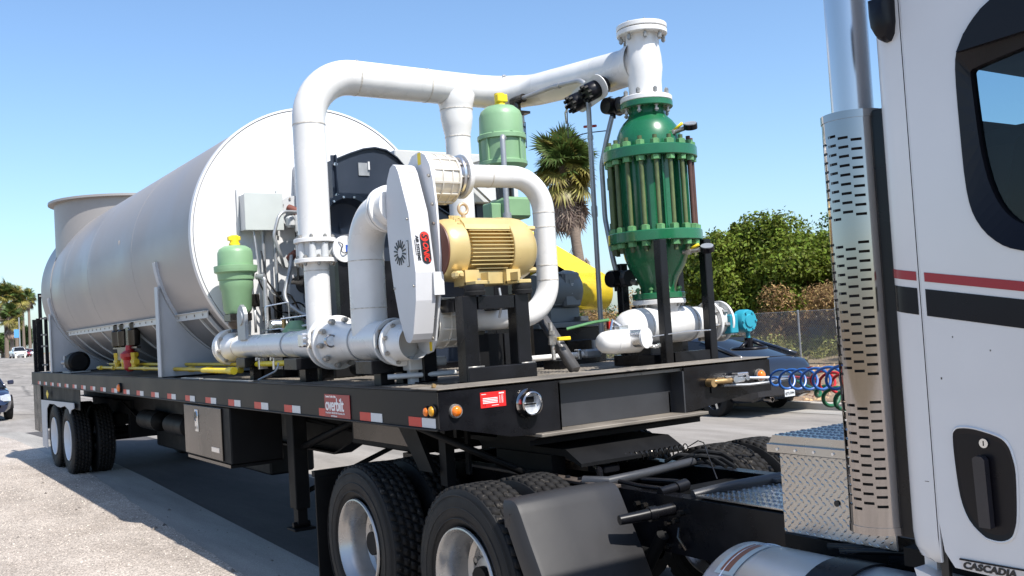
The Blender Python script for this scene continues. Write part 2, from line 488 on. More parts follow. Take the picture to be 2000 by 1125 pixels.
def ground_mat(name, c1, c2, c3, scale, rough=0.9, bump=0.3, cracks=False, pebble=False, stretch=(1, 1, 1)):
    m = bpy.data.materials.new(name); m.use_nodes = True
    nt = m.node_tree; b = nt.nodes['Principled BSDF']; L = nt.links
    tc = nt.nodes.new('ShaderNodeTexCoord')
    mp = nt.nodes.new('ShaderNodeMapping'); mp.inputs['Scale'].default_value = stretch
    L.new(tc.outputs['Object'], mp.inputs[0])
    n1 = nt.nodes.new('ShaderNodeTexNoise'); n1.inputs['Scale'].default_value = scale; n1.inputs['Detail'].default_value = 10; n1.inputs['Roughness'].default_value = 0.7
    L.new(mp.outputs[0], n1.inputs['Vector'])
    r1 = nt.nodes.new('ShaderNodeValToRGB')
    e = r1.color_ramp.elements
    e[0].position = 0.3; e[0].color = (*c1, 1); e[1].position = 0.7; e[1].color = (*c3, 1)
    k = e.new(0.5); k.color = (*c2, 1)
    L.new(n1.outputs['Fac'], r1.inputs[0])
    out = r1.outputs[0]
    n2 = nt.nodes.new('ShaderNodeTexNoise'); n2.inputs['Scale'].default_value = 120; n2.inputs['Detail'].default_value = 3
    L.new(tc.outputs['Object'], n2.inputs['Vector'])
    mr = nt.nodes.new('ShaderNodeMapRange'); mr.inputs['From Min'].default_value = 0.3; mr.inputs['From Max'].default_value = 0.7
    mr.inputs['To Min'].default_value = 0.72; mr.inputs['To Max'].default_value = 1.2
    L.new(n2.outputs['Fac'], mr.inputs[0])
    mx = nt.nodes.new('ShaderNodeMix'); mx.data_type = 'RGBA'; mx.blend_type = 'MULTIPLY'; mx.inputs[0].default_value = 1
    L.new(out, mx.inputs[6]); L.new(mr.outputs[0], mx.inputs[7]); out = mx.outputs[2]
    hsrc = n2.outputs['Fac']
    if pebble:
        vo = nt.nodes.new('ShaderNodeTexVoronoi'); vo.inputs['Scale'].default_value = 75
        L.new(tc.outputs['Object'], vo.inputs['Vector'])
        sep = nt.nodes.new('ShaderNodeSeparateColor'); L.new(vo.outputs['Color'], sep.inputs[0])
        mr2 = nt.nodes.new('ShaderNodeMapRange'); mr2.inputs['To Min'].default_value = 0.55; mr2.inputs['To Max'].default_value = 1.3
        L.new(sep.outputs[0], mr2.inputs[0])
        mx2 = nt.nodes.new('ShaderNodeMix'); mx2.data_type = 'RGBA'; mx2.blend_type = 'MULTIPLY'; mx2.inputs[0].default_value = 1
        L.new(out, mx2.inputs[6]); L.new(mr2.outputs[0], mx2.inputs[7]); out = mx2.outputs[2]
        hsrc = vo.outputs['Distance']
    if cracks:
        vo = nt.nodes.new('ShaderNodeTexVoronoi'); vo.feature = 'DISTANCE_TO_EDGE'; vo.inputs['Scale'].default_value = 0.22
        nd = nt.nodes.new('ShaderNodeTexNoise'); nd.inputs['Scale'].default_value = 1.6; nd.inputs['Detail'].default_value = 6
        L.new(mp.outputs[0], nd.inputs['Vector'])
        ad = nt.nodes.new('ShaderNodeMix'); ad.data_type = 'VECTOR'; ad.inputs[0].default_value = 0.35
        L.new(mp.outputs[0], ad.inputs[4]); L.new(nd.outputs['Color'], ad.inputs[5])
        L.new(ad.outputs[1], vo.inputs['Vector'])
        mr3 = nt.nodes.new('ShaderNodeMapRange'); mr3.inputs['From Min'].default_value = 0.004; mr3.inputs['From Max'].default_value = 0.02
        mr3.inputs['To Min'].default_value = 0.6; mr3.inputs['To Max'].default_value = 1.0
        L.new(vo.outputs['Distance'], mr3.inputs[0])
        mx3 = nt.nodes.new('ShaderNodeMix'); mx3.data_type = 'RGBA'; mx3.blend_type = 'MULTIPLY'; mx3.inputs[0].default_value = 1
        L.new(out, mx3.inputs[6]); L.new(mr3.outputs[0], mx3.inputs[7]); out = mx3.outputs[2]
    n9 = nt.nodes.new('ShaderNodeTexNoise'); n9.inputs['Scale'].default_value = 0.45; n9.inputs['Detail'].default_value = 5; n9.inputs['Roughness'].default_value = .6
    m9 = nt.nodes.new('ShaderNodeMapping'); m9.inputs['Scale'].default_value = (0.35, 2.2, 1); L.new(tc.outputs['Object'], m9.inputs[0]); L.new(m9.outputs[0], n9.inputs['Vector'])
    r9 = nt.nodes.new('ShaderNodeMapRange'); r9.inputs['From Min'].default_value = .35; r9.inputs['From Max'].default_value = .65; r9.inputs['To Min'].default_value = .78; r9.inputs['To Max'].default_value = 1.1
    L.new(n9.outputs['Fac'], r9.inputs[0])
    x9 = nt.nodes.new('ShaderNodeMix'); x9.data_type = 'RGBA'; x9.blend_type = 'MULTIPLY'; x9.inputs[0].default_value = 1
    L.new(out, x9.inputs[6]); L.new(r9.outputs[0], x9.inputs[7]); out = x9.outputs[2]
    L.new(out, b.inputs['Base Color'])
    b.inputs['Roughness'].default_value = rough
    b.inputs['Specular IOR Level'].default_value = 0.25
    bp = nt.nodes.new('ShaderNodeBump'); bp.inputs['Strength'].default_value = bump; bp.inputs['Distance'].default_value = 0.008
    L.new(hsrc, bp.inputs['Height']); L.new(bp.outputs[0], b.inputs['Normal'])
    return m

ROADM = ground_mat('road_surface', (0.20, 0.182, 0.16), (0.275, 0.25, 0.222), (0.34, 0.315, 0.285), 0.8, cracks=True, stretch=(0.5, 1.6, 1))
GRAVM = ground_mat('gravel_surface', (0.37, 0.315, 0.265), (0.45, 0.39, 0.335), (0.54, 0.475, 0.41), 1.2, pebble=True, bump=0.6)
GUTM = ground_mat('gutter_concrete', (0.26, 0.24, 0.22), (0.32, 0.30, 0.27), (0.37, 0.345, 0.31), 0.7, bump=0.2, stretch=(0.5, 3, 1))
DIRTM = ground_mat('verge_dirt', (0.15, 0.10, 0.065), (0.26, 0.185, 0.125), (0.38, 0.29, 0.21), 3.5, bump=0.8, pebble=True)
LANDM = ground_mat('dry_land', (0.20, 0.15, 0.09), (0.26, 0.20, 0.13), (0.30, 0.25, 0.17), 0.4)

XS = [40, 20, 12, 8, 6, 4, 3, 2, 1, 0, -1, -2, -3, -4, -5, -6, -7, -8, -10, -12, -14, -16, -18, -20, -22, -25, -30, -35, -40, -50, -60, -70, -80, -95, -110, -130, -150, -200, -400, -900, -2500]
# base terrain
mb = MB(); vs = []; fs = []
ys = [-900, -100, -30, -12, 0, 12.2, 14, 17, 20, 24, 30, 60, 200, 2500]
def zland(x, y):
    h = rise(x) - 0.03
    if x > -60:
        k = max(0.0, min(1.0, (x + 60) / 25))
        h += k * (0.5 * max(0, min(1, (y - 12.2) / 5)) + 1.1 * max(0, min(1, (y - 17.5) / 8)))
    return h
xs = [900, 200] + XS
for x in xs:
    for y in ys: vs.append((x, y, zland(x, y)))
ny = len(ys)
for i in range(len(xs) - 1):
    for j in range(ny - 1):
        fs.append((i * ny + j, (i + 1) * ny + j, (i + 1) * ny + j + 1, i * ny + j + 1))
mb.add(vs, fs)
g = obj('ground', mb, LANDM); g['kind'] = 'structure'
gedge = lerpy([(-21.5, 0.05), (-19, 0.23), (-11.3, 0.28), (-6.5, 0.05), (-3.1, -0.1), (40, -2.0)])
XF = [-21.6, -21.2] + [-21 + 0.22 * k for k in range(130)] + [8, 12, 20, 40]
sheet('road', XS, lambda x: ((gedge(x) + 0.52) if x > -21.6 else -14.0, 11.15 if x > -56 else 46.0), 0.0, ROADM)
SHADE_ASPH = ground_mat('shaded_asphalt', (0.055, 0.05, 0.05), (0.075, 0.068, 0.066), (0.095, 0.088, 0.084), 0.8, stretch=(0.5, 2.5, 1))
sheet('trailer_shade_strip', [-21, -18, -15, -12, -10, -8, -6, -4, -2, 0, 3, 8, 20], lambda x: (gedge(x) + 0.5, 2.35), 0.003, SHADE_ASPH)  # dark asphalt strip; its colour deepens the trailer's shade on the road
sheet('gutter', [-21.6, -21, -20, -18, -16, -14, -12, -10, -8, -6.5, -5, -3.1, 0, 5, 12, 40], lambda x: (gedge(x) - 0.25, gedge(x) + 0.56), 0.006, GUTM)
sheet('gravel_shoulder', XF, lambda x: (-14.0, gedge(x)), 0.014, GRAVM, jag=0.05)
sheet('far_gutter', [40, 10, 0, -10, -30], lambda x: (11.13, 11.67), 0.006, GUTM)
mb = MB()
for k in range(24):
    x0 = 12 - k * 3.0
    mb.box((x0 - 2.985, 11.65, -0.05), (x0, 11.83, 0.13), 0.012)
o = obj('kerb', mb, CONC); o['kind'] = 'structure'
# verge between kerb and fence, gently rolling
mb = MB(); vs = []; fs = []; nx_, ny_ = 90, 14
rnd = random.Random(4)
for i in range(nx_ + 1):
    for j in range(ny_ + 1):
        x = 12 - i * 0.75; y = 11.83 + j * (7.5 / ny_)
        vs.append((x, y, 0.12 + (y - 11.83) * 0.058 + rnd.uniform(0, 0.04)))
for i in range(nx_):
    for j in range(ny_):
        a = i * (ny_ + 1) + j
        fs.append((a, a + ny_ + 1, a + ny_ + 2, a + 1))
mb.add(vs, fs, True)
o = obj('verge', mb, DIRTM); o['kind'] = 'structure'

def stones(name, n, xr, yfun, size, m, label, zf, seed):
    rnd = np.random.RandomState(seed)
    x = rnd.uniform(xr[0], xr[1], n); u = rnd.rand(n)
    y0, y1 = yfun(x); y = y0 + (y1 - y0) * u
    s = size[0] + (size[1] - size[0]) * rnd.rand(n) ** 3
    base = np.array([(1, 0, 0), (0, 1, 0), (-1, 0, 0), (0, -1, 0), (0, 0, 0.8)], float)
    a = rnd.rand(n) * 6.28
    ca, sa = np.cos(a), np.sin(a)
    jit = 1 + rnd.uniform(-0.35, 0.35, (n, 5, 1))
    P = base[None] * jit * s[:, None, None]
    X = P[:, :, 0] * ca[:, None] - P[:, :, 1] * sa[:, None] + x[:, None]
    Y = P[:, :, 0] * sa[:, None] + P[:, :, 1] * ca[:, None] + y[:, None]
    Z = P[:, :, 2] + zf(X, Y)
    V = np.stack([X, Y, Z], -1).reshape(-1, 3)
    F = np.array([(0, 1, 4), (1, 2, 4), (2, 3, 4), (3, 0, 4)])[None] + (np.arange(n) * 5)[:, None, None]
    return np_obj(name, V, F.reshape(-1, 3), m, label)

def np_mesh(name, V, F, smooth=False):
    me = bpy.data.meshes.new(name)
    nf, k = F.shape
    me.vertices.add(len(V)); me.vertices.foreach_set('co', np.asarray(V, np.float32).ravel())
    me.loops.add(nf * k); me.loops.foreach_set('vertex_index', np.asarray(F, np.int32).ravel())
    me.polygons.add(nf); me.polygons.foreach_set('loop_start', np.arange(nf, dtype=np.int32) * k)
    try: me.polygons.foreach_set('loop_total', np.full(nf, k, np.int32))
    except Exception: pass
    me.update(calc_edges=True)
    if smooth: me.polygons.foreach_set('use_smooth', [True] * nf)
    return me

def np_obj(name, V, F, m, label=None, parent=None, kind='stuff'):
    o = obj(name, np_mesh(name, V, F), m, parent, label=label, kind=kind)
    return o

GE = lambda x: np.array([gedge(t) for t in x])
GRAVST = mat('gravel_stone', (0.45, 0.395, 0.34), 0.9, vary=0.2, scale=9, island=0.45)
o = stones('gravel', 42000, (-14, 3.2), lambda x: (GE(x) - 4.2, GE(x) - 0.02), (0.003, 0.012), GRAVST, None, lambda X, Y: 0.013 + 0 * X, 5)
tag(o, 'loose beige gravel scattered over the roadside shoulder', 'gravel')
o = stones('pebbles', 260, (-14, 2.5), lambda x: (GE(x) - 4.0, GE(x) + .5), (0.008, 0.03), mat('dark_pebble', (.16, .14, .12), .9, island=.5), None, lambda X, Y: 0.014 + 0 * X, 15)
tag(o, 'few darker loose pebbles lying about on the gravel shoulder', 'pebbles')
LEAFL = mat('litter_brown', (0.30, 0.19, 0.11), 0.9, vary=0.3, scale=9, island=0.6)
o = stones('leaf_litter', 9000, (-16, 2), lambda x: (11.9 + 0 * x, 17.5 + 0 * x), (0.015, 0.06), LEAFL, None, lambda X, Y: 0.13 + (Y - 11.83) * 0.058, 6)
tag(o, 'brown dead leaf litter and clods strewn on the bare verge by the fence', 'leaf litter')

# ================================================================== TRAILER
TR = thing('semi_trailer', 'long black flatbed semi trailer with red and white tape along its side', 'trailer', (-7, 1.295, 0))
LT = 14.63
RAILM = mat('rail_paint', (0.007, 0.007, 0.008), 0.42, vary=0.4, scale=1.5, spec=0.16, spots=(0.03, 0.028, 0.025), spot_scale=9, spot_lo=0.72)
mb = MB()
mb.box((-LT, 0.085, 1.492), (-0.012, 2.505, 1.51))
deck = obj('deck', mb, TREADPL, TR)
# raised tread lugs over the front bay of the deck
def lugs(x0, x1, y0, y1, pitch, L, W, H, z):
    V = []; F = []
    i = 0; x = x0
    while x < x1:
        y = y0 + (pitch / 2 if i % 2 else 0); j = 0
        while y < y1:
            a = PI / 4 if (i + j) % 2 else -PI / 4
            ca, sa = math.cos(a), math.sin(a)
            o_ = len(V)
            for p, q, r_ in ((-L, 0, 0), (0, -W, 0), (L, 0, 0), (0, W, 0), (-L * .45, 0, H), (L * .45, 0, H)):
                V.append((x + p * ca - q * sa, y + p * sa + q * ca, z + r_))
            F += [(o_, o_ + 1, o_ + 4), (o_ + 1, o_ + 5, o_ + 4), (o_ + 1, o_ + 2, o_ + 5), (o_ + 2, o_ + 3, o_ + 5), (o_ + 3, o_ + 4, o_ + 5), (o_ + 3, o_, o_ + 4)]
            y += pitch; j += 1
        x += pitch / 2; i += 1
    return np.array(V), np.array(F)
V, F = lugs(-3.4, -0.04, 0.1, 2.5, 0.042, 0.016, 0.005, 0.003, 1.5098)
np_obj('tread_lug', V, F, TREADPL, parent=deck)
for s, y0, y1 in ((-1, 0.0, 0.08), (1, 2.51, 2.59)):
    mb = MB(); ya, yb = (0.0, 0.02) if s < 0 else (2.57, 2.59)
    mb.box((-LT, ya, 1.315), (-0.002, yb, 1.512))
    mb.box((-LT, y0, 1.512), (-0.002, y1 + 0.004, 1.522), 0.003)
    mb.box((-LT, y0 - (0.012 if s < 0 else 0), 1.303), (-0.002, y1 + (0.012 if s > 0 else 0), 1.314), 0.002)
    obj('side_rail', mb, RAILM, TR)
# stake pockets and rub blocks on the near rail
# reflective tape
mbr = MB().box((0, -0.003, -0.026), (0.152, 0, 0.026)).mesh('reflective_tape')
mbw = MB().box((0, -0.003, -0.026), (0.152, 0, 0.026)).mesh('reflective_tape')
tr_, tw_ = [], []
xt = -0.335
while xt > -14.5:
    if abs(xt + 1.4) < 0.2 or True:
        obj('reflective_tape', mbr, REDT, TR, loc=(xt, -0.0005, 1.345))
        if not (-1.62 < xt < -1.2):
            obj('reflective_tape', mbw, WHT, TR, loc=(xt + 0.156, -0.0005, 1.345))
    xt -= 0.647
# cross members and main beams
mb = MB(); mb.box((-0.04, 0.02, 1.36), (0.04, 2.57, 1.49))
cm = mb.mesh('cross_member')
for k in range(26):
    obj('cross_member', cm, BLACKM, TR, loc=(-0.6 - k * 0.54, 0, 0))
for yb in (0.84, 1.76):
    mb = MB()
    mb.prism([(-LT + 0.05, 1.36), (-0.1, 1.36), (-0.1, 1.17), (-2.3, 1.17), (-3.2, 0.86), (-10.3, 0.86), (-11.2, 1.05), (-LT + 0.05, 1.05)], 0.012, 'xz', yb - 0.006)
    mb.prism([(-0.1, 1.17), (-2.3, 1.17), (-3.2, 0.86), (-10.3, 0.86), (-11.2, 1.05), (-LT + 0.05, 1.05), (-LT + 0.05, 1.035), (-11.2, 1.035), (-10.3, 0.845), (-3.2, 0.845), (-2.3, 1.155), (-0.1, 1.155)], 0.16, 'xz', yb - 0.08)
    obj('main_beam', mb, BLACKM, TR)
# nose: left panel, recessed middle, right panel
mb = MB()
mb.prism([(0.0, 1.512), (0.81, 1.512), (0.81, 1.205), (0.45, 1.228), (0.10, 1.305), (0.0, 1.305)], 0.012, 'yz', -0.0)
obj('nose_panel', mb, BLACK, TR)
mb = MB()
mb.prism([(1.795, 1.512), (2.59, 1.512), (2.59, 1.30), (2.4, 1.30), (1.795, 1.225)], 0.012, 'yz', 0.0)
obj('nose_panel', mb, BLACK, TR)
mb = MB()
mb.box((-0.112, 0.812, 1.228), (-0.10, 1.793, 1.50))
mb.box((-0.112, 0.798, 1.228), (0.012, 0.810, 1.50)); mb.box((-0.112, 1.781, 1.226), (0.012, 1.793, 1.49))
obj('nose_recess', mb, PLASTIC, TR)
mb = MB(); mb.box((-0.45, 0.62, 1.205), (0.075, 1.93, 1.226), 0.004)
obj('nose_flange', mb, TREADPL, TR)
mb = MB(); mb.box((-0.30, -0.002, 1.5235), (0.016, 2.592, 1.530), 0.002)
obj('nose_cap', mb, TREADPL, TR)
mb = MB(); mb.box((-1.7, 0.62, 1.15), (-0.05, 1.97, 1.178)); mb.prism([(-0.05, 1.178), (0.05, 1.204), (-0.4, 1.204), (-0.4, 1.178)], 1.35, 'xz', 0.62)
obj('coupler_plate', mb, BLACKM, TR)
# brackets under the nose
obj('support_bracket', MB().tube([(-0.45, 0.1, 1.30), (-0.12, 0.62, 0.99)], 0.022, 6), BLACKM, TR)
obj('support_bracket', MB().box((-0.8, 0.55, 1.16), (-0.76, 0.9, 1.36)), BLACKM, TR)
obj('support_bracket', MB().box((-0.55, 0.30, 0.92), (-0.47, 0.36, 1.31)), BLACKM, TR)
obj('support_bracket', MB().box((-0.45, 0.42, 0.98), (-0.41, 0.44, 1.3)), BLACKM, TR)
# lights on the nose and corner
def lamp(parent, c, ax, r, depth, m, rimm):
    mb = MB(); sgn = 1 if ax == 'x' else -1
    prof = [(0, 0), (0, r * 1.32), (sgn * depth * 0.5, r * 1.28), (sgn * depth * 0.5, r)]
    mb.lathe(prof, c, ax, 24)
    h = obj('marker_lamp', mb, rimm, parent)
    mb = MB()
    mb.lathe([(sgn * depth * 0.4, r * 1.02), (sgn * depth * 0.8, r * 0.9), (sgn * depth * 1.05, r * 0.55), (sgn * depth * 1.12, 0.0001)], c, ax, 24)
    obj('lens', mb, m, h)
    return h
lamp(TR, (0.012, 0.10, 1.405), 'x', 0.029, 0.035, AMBER, ZINC)
lamp(TR, (0.012, 2.48, 1.41), 'x', 0.034, 0.04, AMBER, ZINC)
lamp(TR, (-0.115, -0.001, 1.405), 'y', 0.024, 0.02, AMBER, BLACKM)
lamp(TR, (-0.045, -0.001, 1.412), 'y', 0.027, 0.025, mat('yellow_lens', (0.6, 0.28, 0.01), 0.25), BLACKM)
lamp(TR, (-7.6, -0.001, 1.385), 'y', 0.045, 0.04, AMBER, BLACKM)
# chrome round socket
mb = MB(); cS = (0.013, 0.575, 1.402)
mb.lathe([(0, 0), (0, 0.082), (0.012, 0.084), (0.025, 0.074), (0.055, 0.070), (0.06, 0.062), (0.05, 0.058)], cS, 'x', 36)
sk = obj('chrome_socket', mb, CHROME, TR)
mb = MB(); mb.lathe([(0.05, 0.058), (0.025, 0.055), (0.022, 0.0001)], cS, 'x', 36); obj('socket_face', mb, LAMPC, sk)
mb = MB(); mb.box((cS[0] + 0.026, 0.535, 1.395), (cS[0] + 0.034, 0.612, 1.402)); mb.box((cS[0] + 0.026, 0.55, 1.408), (cS[0] + 0.032, 0.60, 1.44)); obj('socket_bar', mb, BLACKM, sk)
# red placard with printed lines
pl = obj('placard', MB().box((0.0125, 0.263, 1.403), (0.0155, 0.430, 1.488)), PLACR, TR)
mb = MB()
for k in range(4): mb.box((0.0156, 0.278, 1.452 - k * 0.0085), (0.0162, 0.375, 1.4565 - k * 0.0085))
for k in range(7): mb.box((0.0156, 0.400, 1.463 - k * 0.0065), (0.0162, 0.412, 1.4655 - k * 0.0065))
for k in range(7): mb.box((0.0156, 0.386, 1.463 - k * 0.0065), (0.0162, 0.393, 1.4655 - k * 0.0065))
mb.box((0.0156, 0.385, 1.474), (0.0162, 0.418, 1.481)); mb.box((0.0156, 0.270, 1.476), (0.0162, 0.300, 1.479)); mb.box((0.0156, 0.335, 1.412), (0.0162, 0.380, 1.415))
obj('printed_line', mb, INKW, pl)
text('1  2', 0.012, INK, pl, (0.0160, 0.275, 1.418), (0, 1, 0), (0, 0, 1))
# side sign
sg = obj('sign_plate', MB().box((-1.52, -0.006, 1.318), (-1.12, -0.003, 1.468)), SIGNR, TR)
text('overbilt', 0.118, INKW, sg, (-1.505, -0.0065, 1.398), (1, 0, 0), (0, 0, 1), bold=0.0016, space=0.93, sx=.86)
text('Custom Trailer Sales', 0.020, INKW, sg, (-1.50, -0.0065, 1.452), (1, 0, 0), (0, 0, 1))
text('Drop Decks  800 827 0954  Riverside, CA', 0.0175, INKW, sg, (-1.505, -0.0065, 1.347), (1, 0, 0), (0, 0, 1))
text('overbilt.com', 0.019, INKW, sg, (-1.42, -0.0065, 1.328), (1, 0, 0), (0, 0, 1))
# air fittings on the right nose panel
gh = obj('air_fitting', MB().tube(fillet([(0.03, 1.985, 1.40), (0.06, 2.02, 1.405), (0.075, 2.10, 1.405), (0.07, 2.18, 1.405)], 0.02), [0.018] * 1 + [0.02] * 40 if False else 0.018, 10).cyl((0.015, 2.0, 1.40), (0.07, 2.0, 1.40), 0.028).cyl((0.015, 2.09, 1.405), (0.065, 2.09, 1.405), 0.022), BRASS, TR)
mb = MB()
mb.box((0.02, 2.14, 1.385), (0.085, 2.28, 1.425), 0.012); mb.box((0.03, 2.20, 1.428), (0.09, 2.30, 1.448), 0.004); mb.cyl((0.015, 2.17, 1.41), (0.1, 2.17, 1.41), 0.024); mb.cyl((0.02, 2.29, 1.41), (0.09, 2.29, 1.41), 0.018)
mb.tube([(0.06, 2.28, 1.412), (0.09, 2.36, 1.405), (0.13, 2.45, 1.40), (0.25, 2.5, 1.40)], 0.010, 8)
obj('air_fitting', mb, ALU, TR)
obj('hose_rod', MB().tube([(0.05, 2.10, 1.375), (0.09, 2.3, 1.365), (0.14, 2.42, 1.37), (0.25, 2.5, 1.39)], 0.009, 8), GALV, TR)
obj('fitting_bracket', MB().box((0.0125, 2.02, 1.33), (0.02, 2.28, 1.395)), BLACK, TR)
# plug on deck edge
obj('deck_plug', MB().cyl((-0.14, 0.06, 1.532), (-0.14, 0.06, 1.545), 0.012, 12).cyl((-0.11, 0.05, 1.543), (-0.16, 0.07, 1.543), 0.011, 10), BRASS, TR)

# wheels -------------------------------------------------
def tyre_mesh(R=0.51, W=0.27):
    mb = MB()
    w = W / 2
    prof = [(-w * 0.72, 0.292), (-w * 0.93, 0.33), (-w, 0.39), (-w * 0.97, 0.45), (-w * 0.86, R - 0.016), (-w * 0.80, R - 0.012), (-w * 0.8, R - 0.012), (w * 0.80, R - 0.012), (w * 0.86, R - 0.016), (w * 0.97, 0.45), (w, 0.39), (w * 0.93, 0.33), (w * 0.72, 0.292)]
    mb.lathe(prof, (0, 0, 0), 'y', 64)
    for rr in (0.345, 0.40, 0.465):
        mb.lathe([(-w * 1.005, rr - 0.004), (-w * 1.02, rr), (-w * 1.005, rr + 0.004)], (0, 0, 0), 'y', 64)
    return mb.mesh('tyre')
def tread_mesh(R=0.51, W=0.27, n=52):
    V = []; F = []
    ribs = 5; rw = W * 0.86 / ribs
    for j in range(ribs):
        yc = -W * 0.43 + rw * (j + 0.5)
        for k in range(n):
            a = 2 * PI * (k + (0.5 if j % 2 else 0.0)) / n
            da = 2 * PI / n * 0.42
            hw = rw * 0.43
            sk = 0.25 * da
            r0, r1 = R - 0.016, R + (0.002 if j in (0, 4) else 0.004)
            pts = [(-hw * 0.82, -da - sk), (hw, -da * 0.75 + sk), (hw * 0.9, da * 0.2), (hw * 0.82, da + sk), (-hw, da * 0.75 - sk), (-hw * 0.9, -da * 0.2)]
            o_ = len(V)
            for rr, sc_ in ((r0, 1.0), (r1, 0.93)):
                for p, q in pts:
                    V.append(((rr) * math.sin(a + q * sc_), yc + p * sc_, rr * math.cos(a + q * sc_)))
            F += [(o_ + 6, o_ + 7, o_ + 8, o_ + 9), (o_ + 6, o_ + 9, o_ + 10, o_ + 11)]
            for t in range(6):
                F.append((o_ + t, o_ + (t + 1) % 6, o_ + 6 + (t + 1) % 6, o_ + 6 + t))
    return np_mesh('tread', np.array(V), np.array(F))
def rim_mesh(depth=0.17):
    mb = MB()
    mb.lathe([(-0.125, 0.300), (-0.135, 0.296), (-0.137, 0.288), (-0.125, 0.278), (-0.105, 0.272), (-0.09, 0.262), (-0.06, 0.250), (-0.02, 0.244), (0.04, 0.240), (0.06, 0.215), (0.055, 0.15), (0.04, 0.13), (0.01, 0.115), (0.0, 0.08), (-0.005, 0.0001)], (0, depth - 0.17 + 0.0, 0), 'y', 48)
    return mb.mesh('rim')
TY, TD, RM = tyre_mesh(), tread_mesh(), rim_mesh()
nut = MB().hexb((0, 0, 0), (0, -1, 0), 0.017, 0.03).mesh('lug_nut')
hole = MB().lathe([(0, 0.0001), (0, 0.026)], (0, 0, 0), 'y', 16).mesh('hand_hole')
def wheel(parent, c, side, rimm, tread=TREADM, detail=True):
    # side -1: outer face toward -y
    t = obj('wheel', MB().cyl((0, -0.035, 0), (0, 0.1, 0), 0.075, 16), BLACKM, parent, loc=c)
    rz = 0 if side < 0 else PI
    t.rotation_euler = (0, 0, rz)
    a = obj('tyre', TY, RUBBER, t, local=True)
    b = obj('tread', TD, tread, t, local=True); b['kind'] = 'stuff'
    r = obj('rim', RM, rimm, t, local=True)
    if detail:
        for k in range(10):
            an = 2 * PI * k / 10
            obj('lug_nut', nut, ZINC, t, local=True).location = (0.142 * math.cos(an), 0.045, 0.142 * math.sin(an))
        for k in range(10):
            an = 2 * PI * (k + .5) / 10
            obj('hand_hole', hole, BLACKM, t, local=True).location = (0.190 * math.cos(an), 0.0565, 0.190 * math.sin(an))
    return t
RIMW = mat('white_wheel', (0.62, 0.63, 0.65), 0.35, vary=0.08)
for xa in (-12.72, -11.52):
    wheel(TR, (xa, 0.17, 0.505), -1, RIMW)
    wheel(TR, (xa, 0.50, 0.505), 1, RIMW, detail=False)
    wheel(TR, (xa, 2.42, 0.505), 1, RIMW, detail=False)
    wheel(TR, (xa, 2.09, 0.505), -1, RIMW, detail=False)
    obj('axle', MB().cyl((xa, 0.3, 0.505), (xa, 2.3, 0.505), 0.065, 12), BLACKM, TR)
    obj('air_spring', MB().lathe([(0, 0.06), (0.03, 0.12), (0.12, 0.13), (0.2, 0.12), (0.25, 0.06)], (xa - 0.3, 0.84, 0.62), 'z', 20), RUBBER, TR)
    obj('air_spring', MB().lathe([(0, 0.06), (0.03, 0.12), (0.12, 0.13), (0.2, 0.12), (0.25, 0.06)], (xa - 0.3, 1.76, 0.62), 'z', 20), RUBBER, TR)
obj('suspension_frame', MB().box((-13.5, 0.78, 0.86), (-10.7, 0.9, 1.05)).box((-13.5, 1.7, 0.86), (-10.7, 1.82, 1.05)).box((-12.2, 0.8, 0.62), (-12.1, 1.8, 0.86)).box((-11.0, 0.8, 0.5), (-10.85, 1.8, 0.9)), BLACKM, TR)
# rear flap, wheel guard
obj('rear_flap', MB().box((-14.62, 0.02, 0.50), (-13.84, 0.045, 1.302)).box((-14.63, 0.02, 0.50), (-14.60, 0.62, 1.30)), BLACK, TR)
gp = [(-13.72, 1.06), (-10.72, 1.10), (-10.72, 1.02), (-10.95, 0.99), (-11.05, 0.93), (-11.15, 0.99), (-11.45, 1.035), (-11.8, 1.0), (-12.05, 1.0), (-12.4, 1.03), (-12.9, 1.02), (-13.15, 0.93), (-13.20, 0.72), (-13.20, 0.28), (-13.70, 0.28)]
gu = MB(); gu.prism(gp, 0.012, 'xz', 0.005)
obj('wheel_guard', gu, PLATEG, TR)
obj('hazard_mark', MB().prism([(-13.05, 1.235), (-12.93, 1.17), (-13.05, 1.10), (-13.17, 1.17)], 0.006, 'xz', 0.006), YEL, TR)
obj('filler_panel', MB().box((-13.85, 0.055, 1.0), (-10.5, 0.065, 1.31)), BLACKM, TR)
# rear stakes
for (x, y, z1) in ((-14.5, 0.055, 2.44), (-14.5, 0.16, 2.90), (-14.5, 0.245, 2.48), (-14.5, 0.115, 2.46)):
    obj('stake', MB().box((x - 0.03, y - 0.028, 1.52), (x + 0.03, y + 0.028, z1), 0.004), BLACK, TR)
for z in (1.62, 1.95, 2.15, 2.44, 2.84): obj('stake_rung', MB().box((-14.48, 0.15, z), (-14.46, 0.25, z + 0.03)), ZINC, TR)
obj('spare_carrier', MB().box((-10.35, 1.05, 0.40), (-5.6, 1.55, 0.86), 0.02), BLACKM, TR)
for x_ in (-9.6, -8.2, -6.6): obj('air_reservoir', MB().lathe([(0, .001), (.02, .1), (.05, .13), (.85, .13), (.88, .1), (.9, .001)], (x_, .72, .86), 'x', 20), BLACKM, TR)
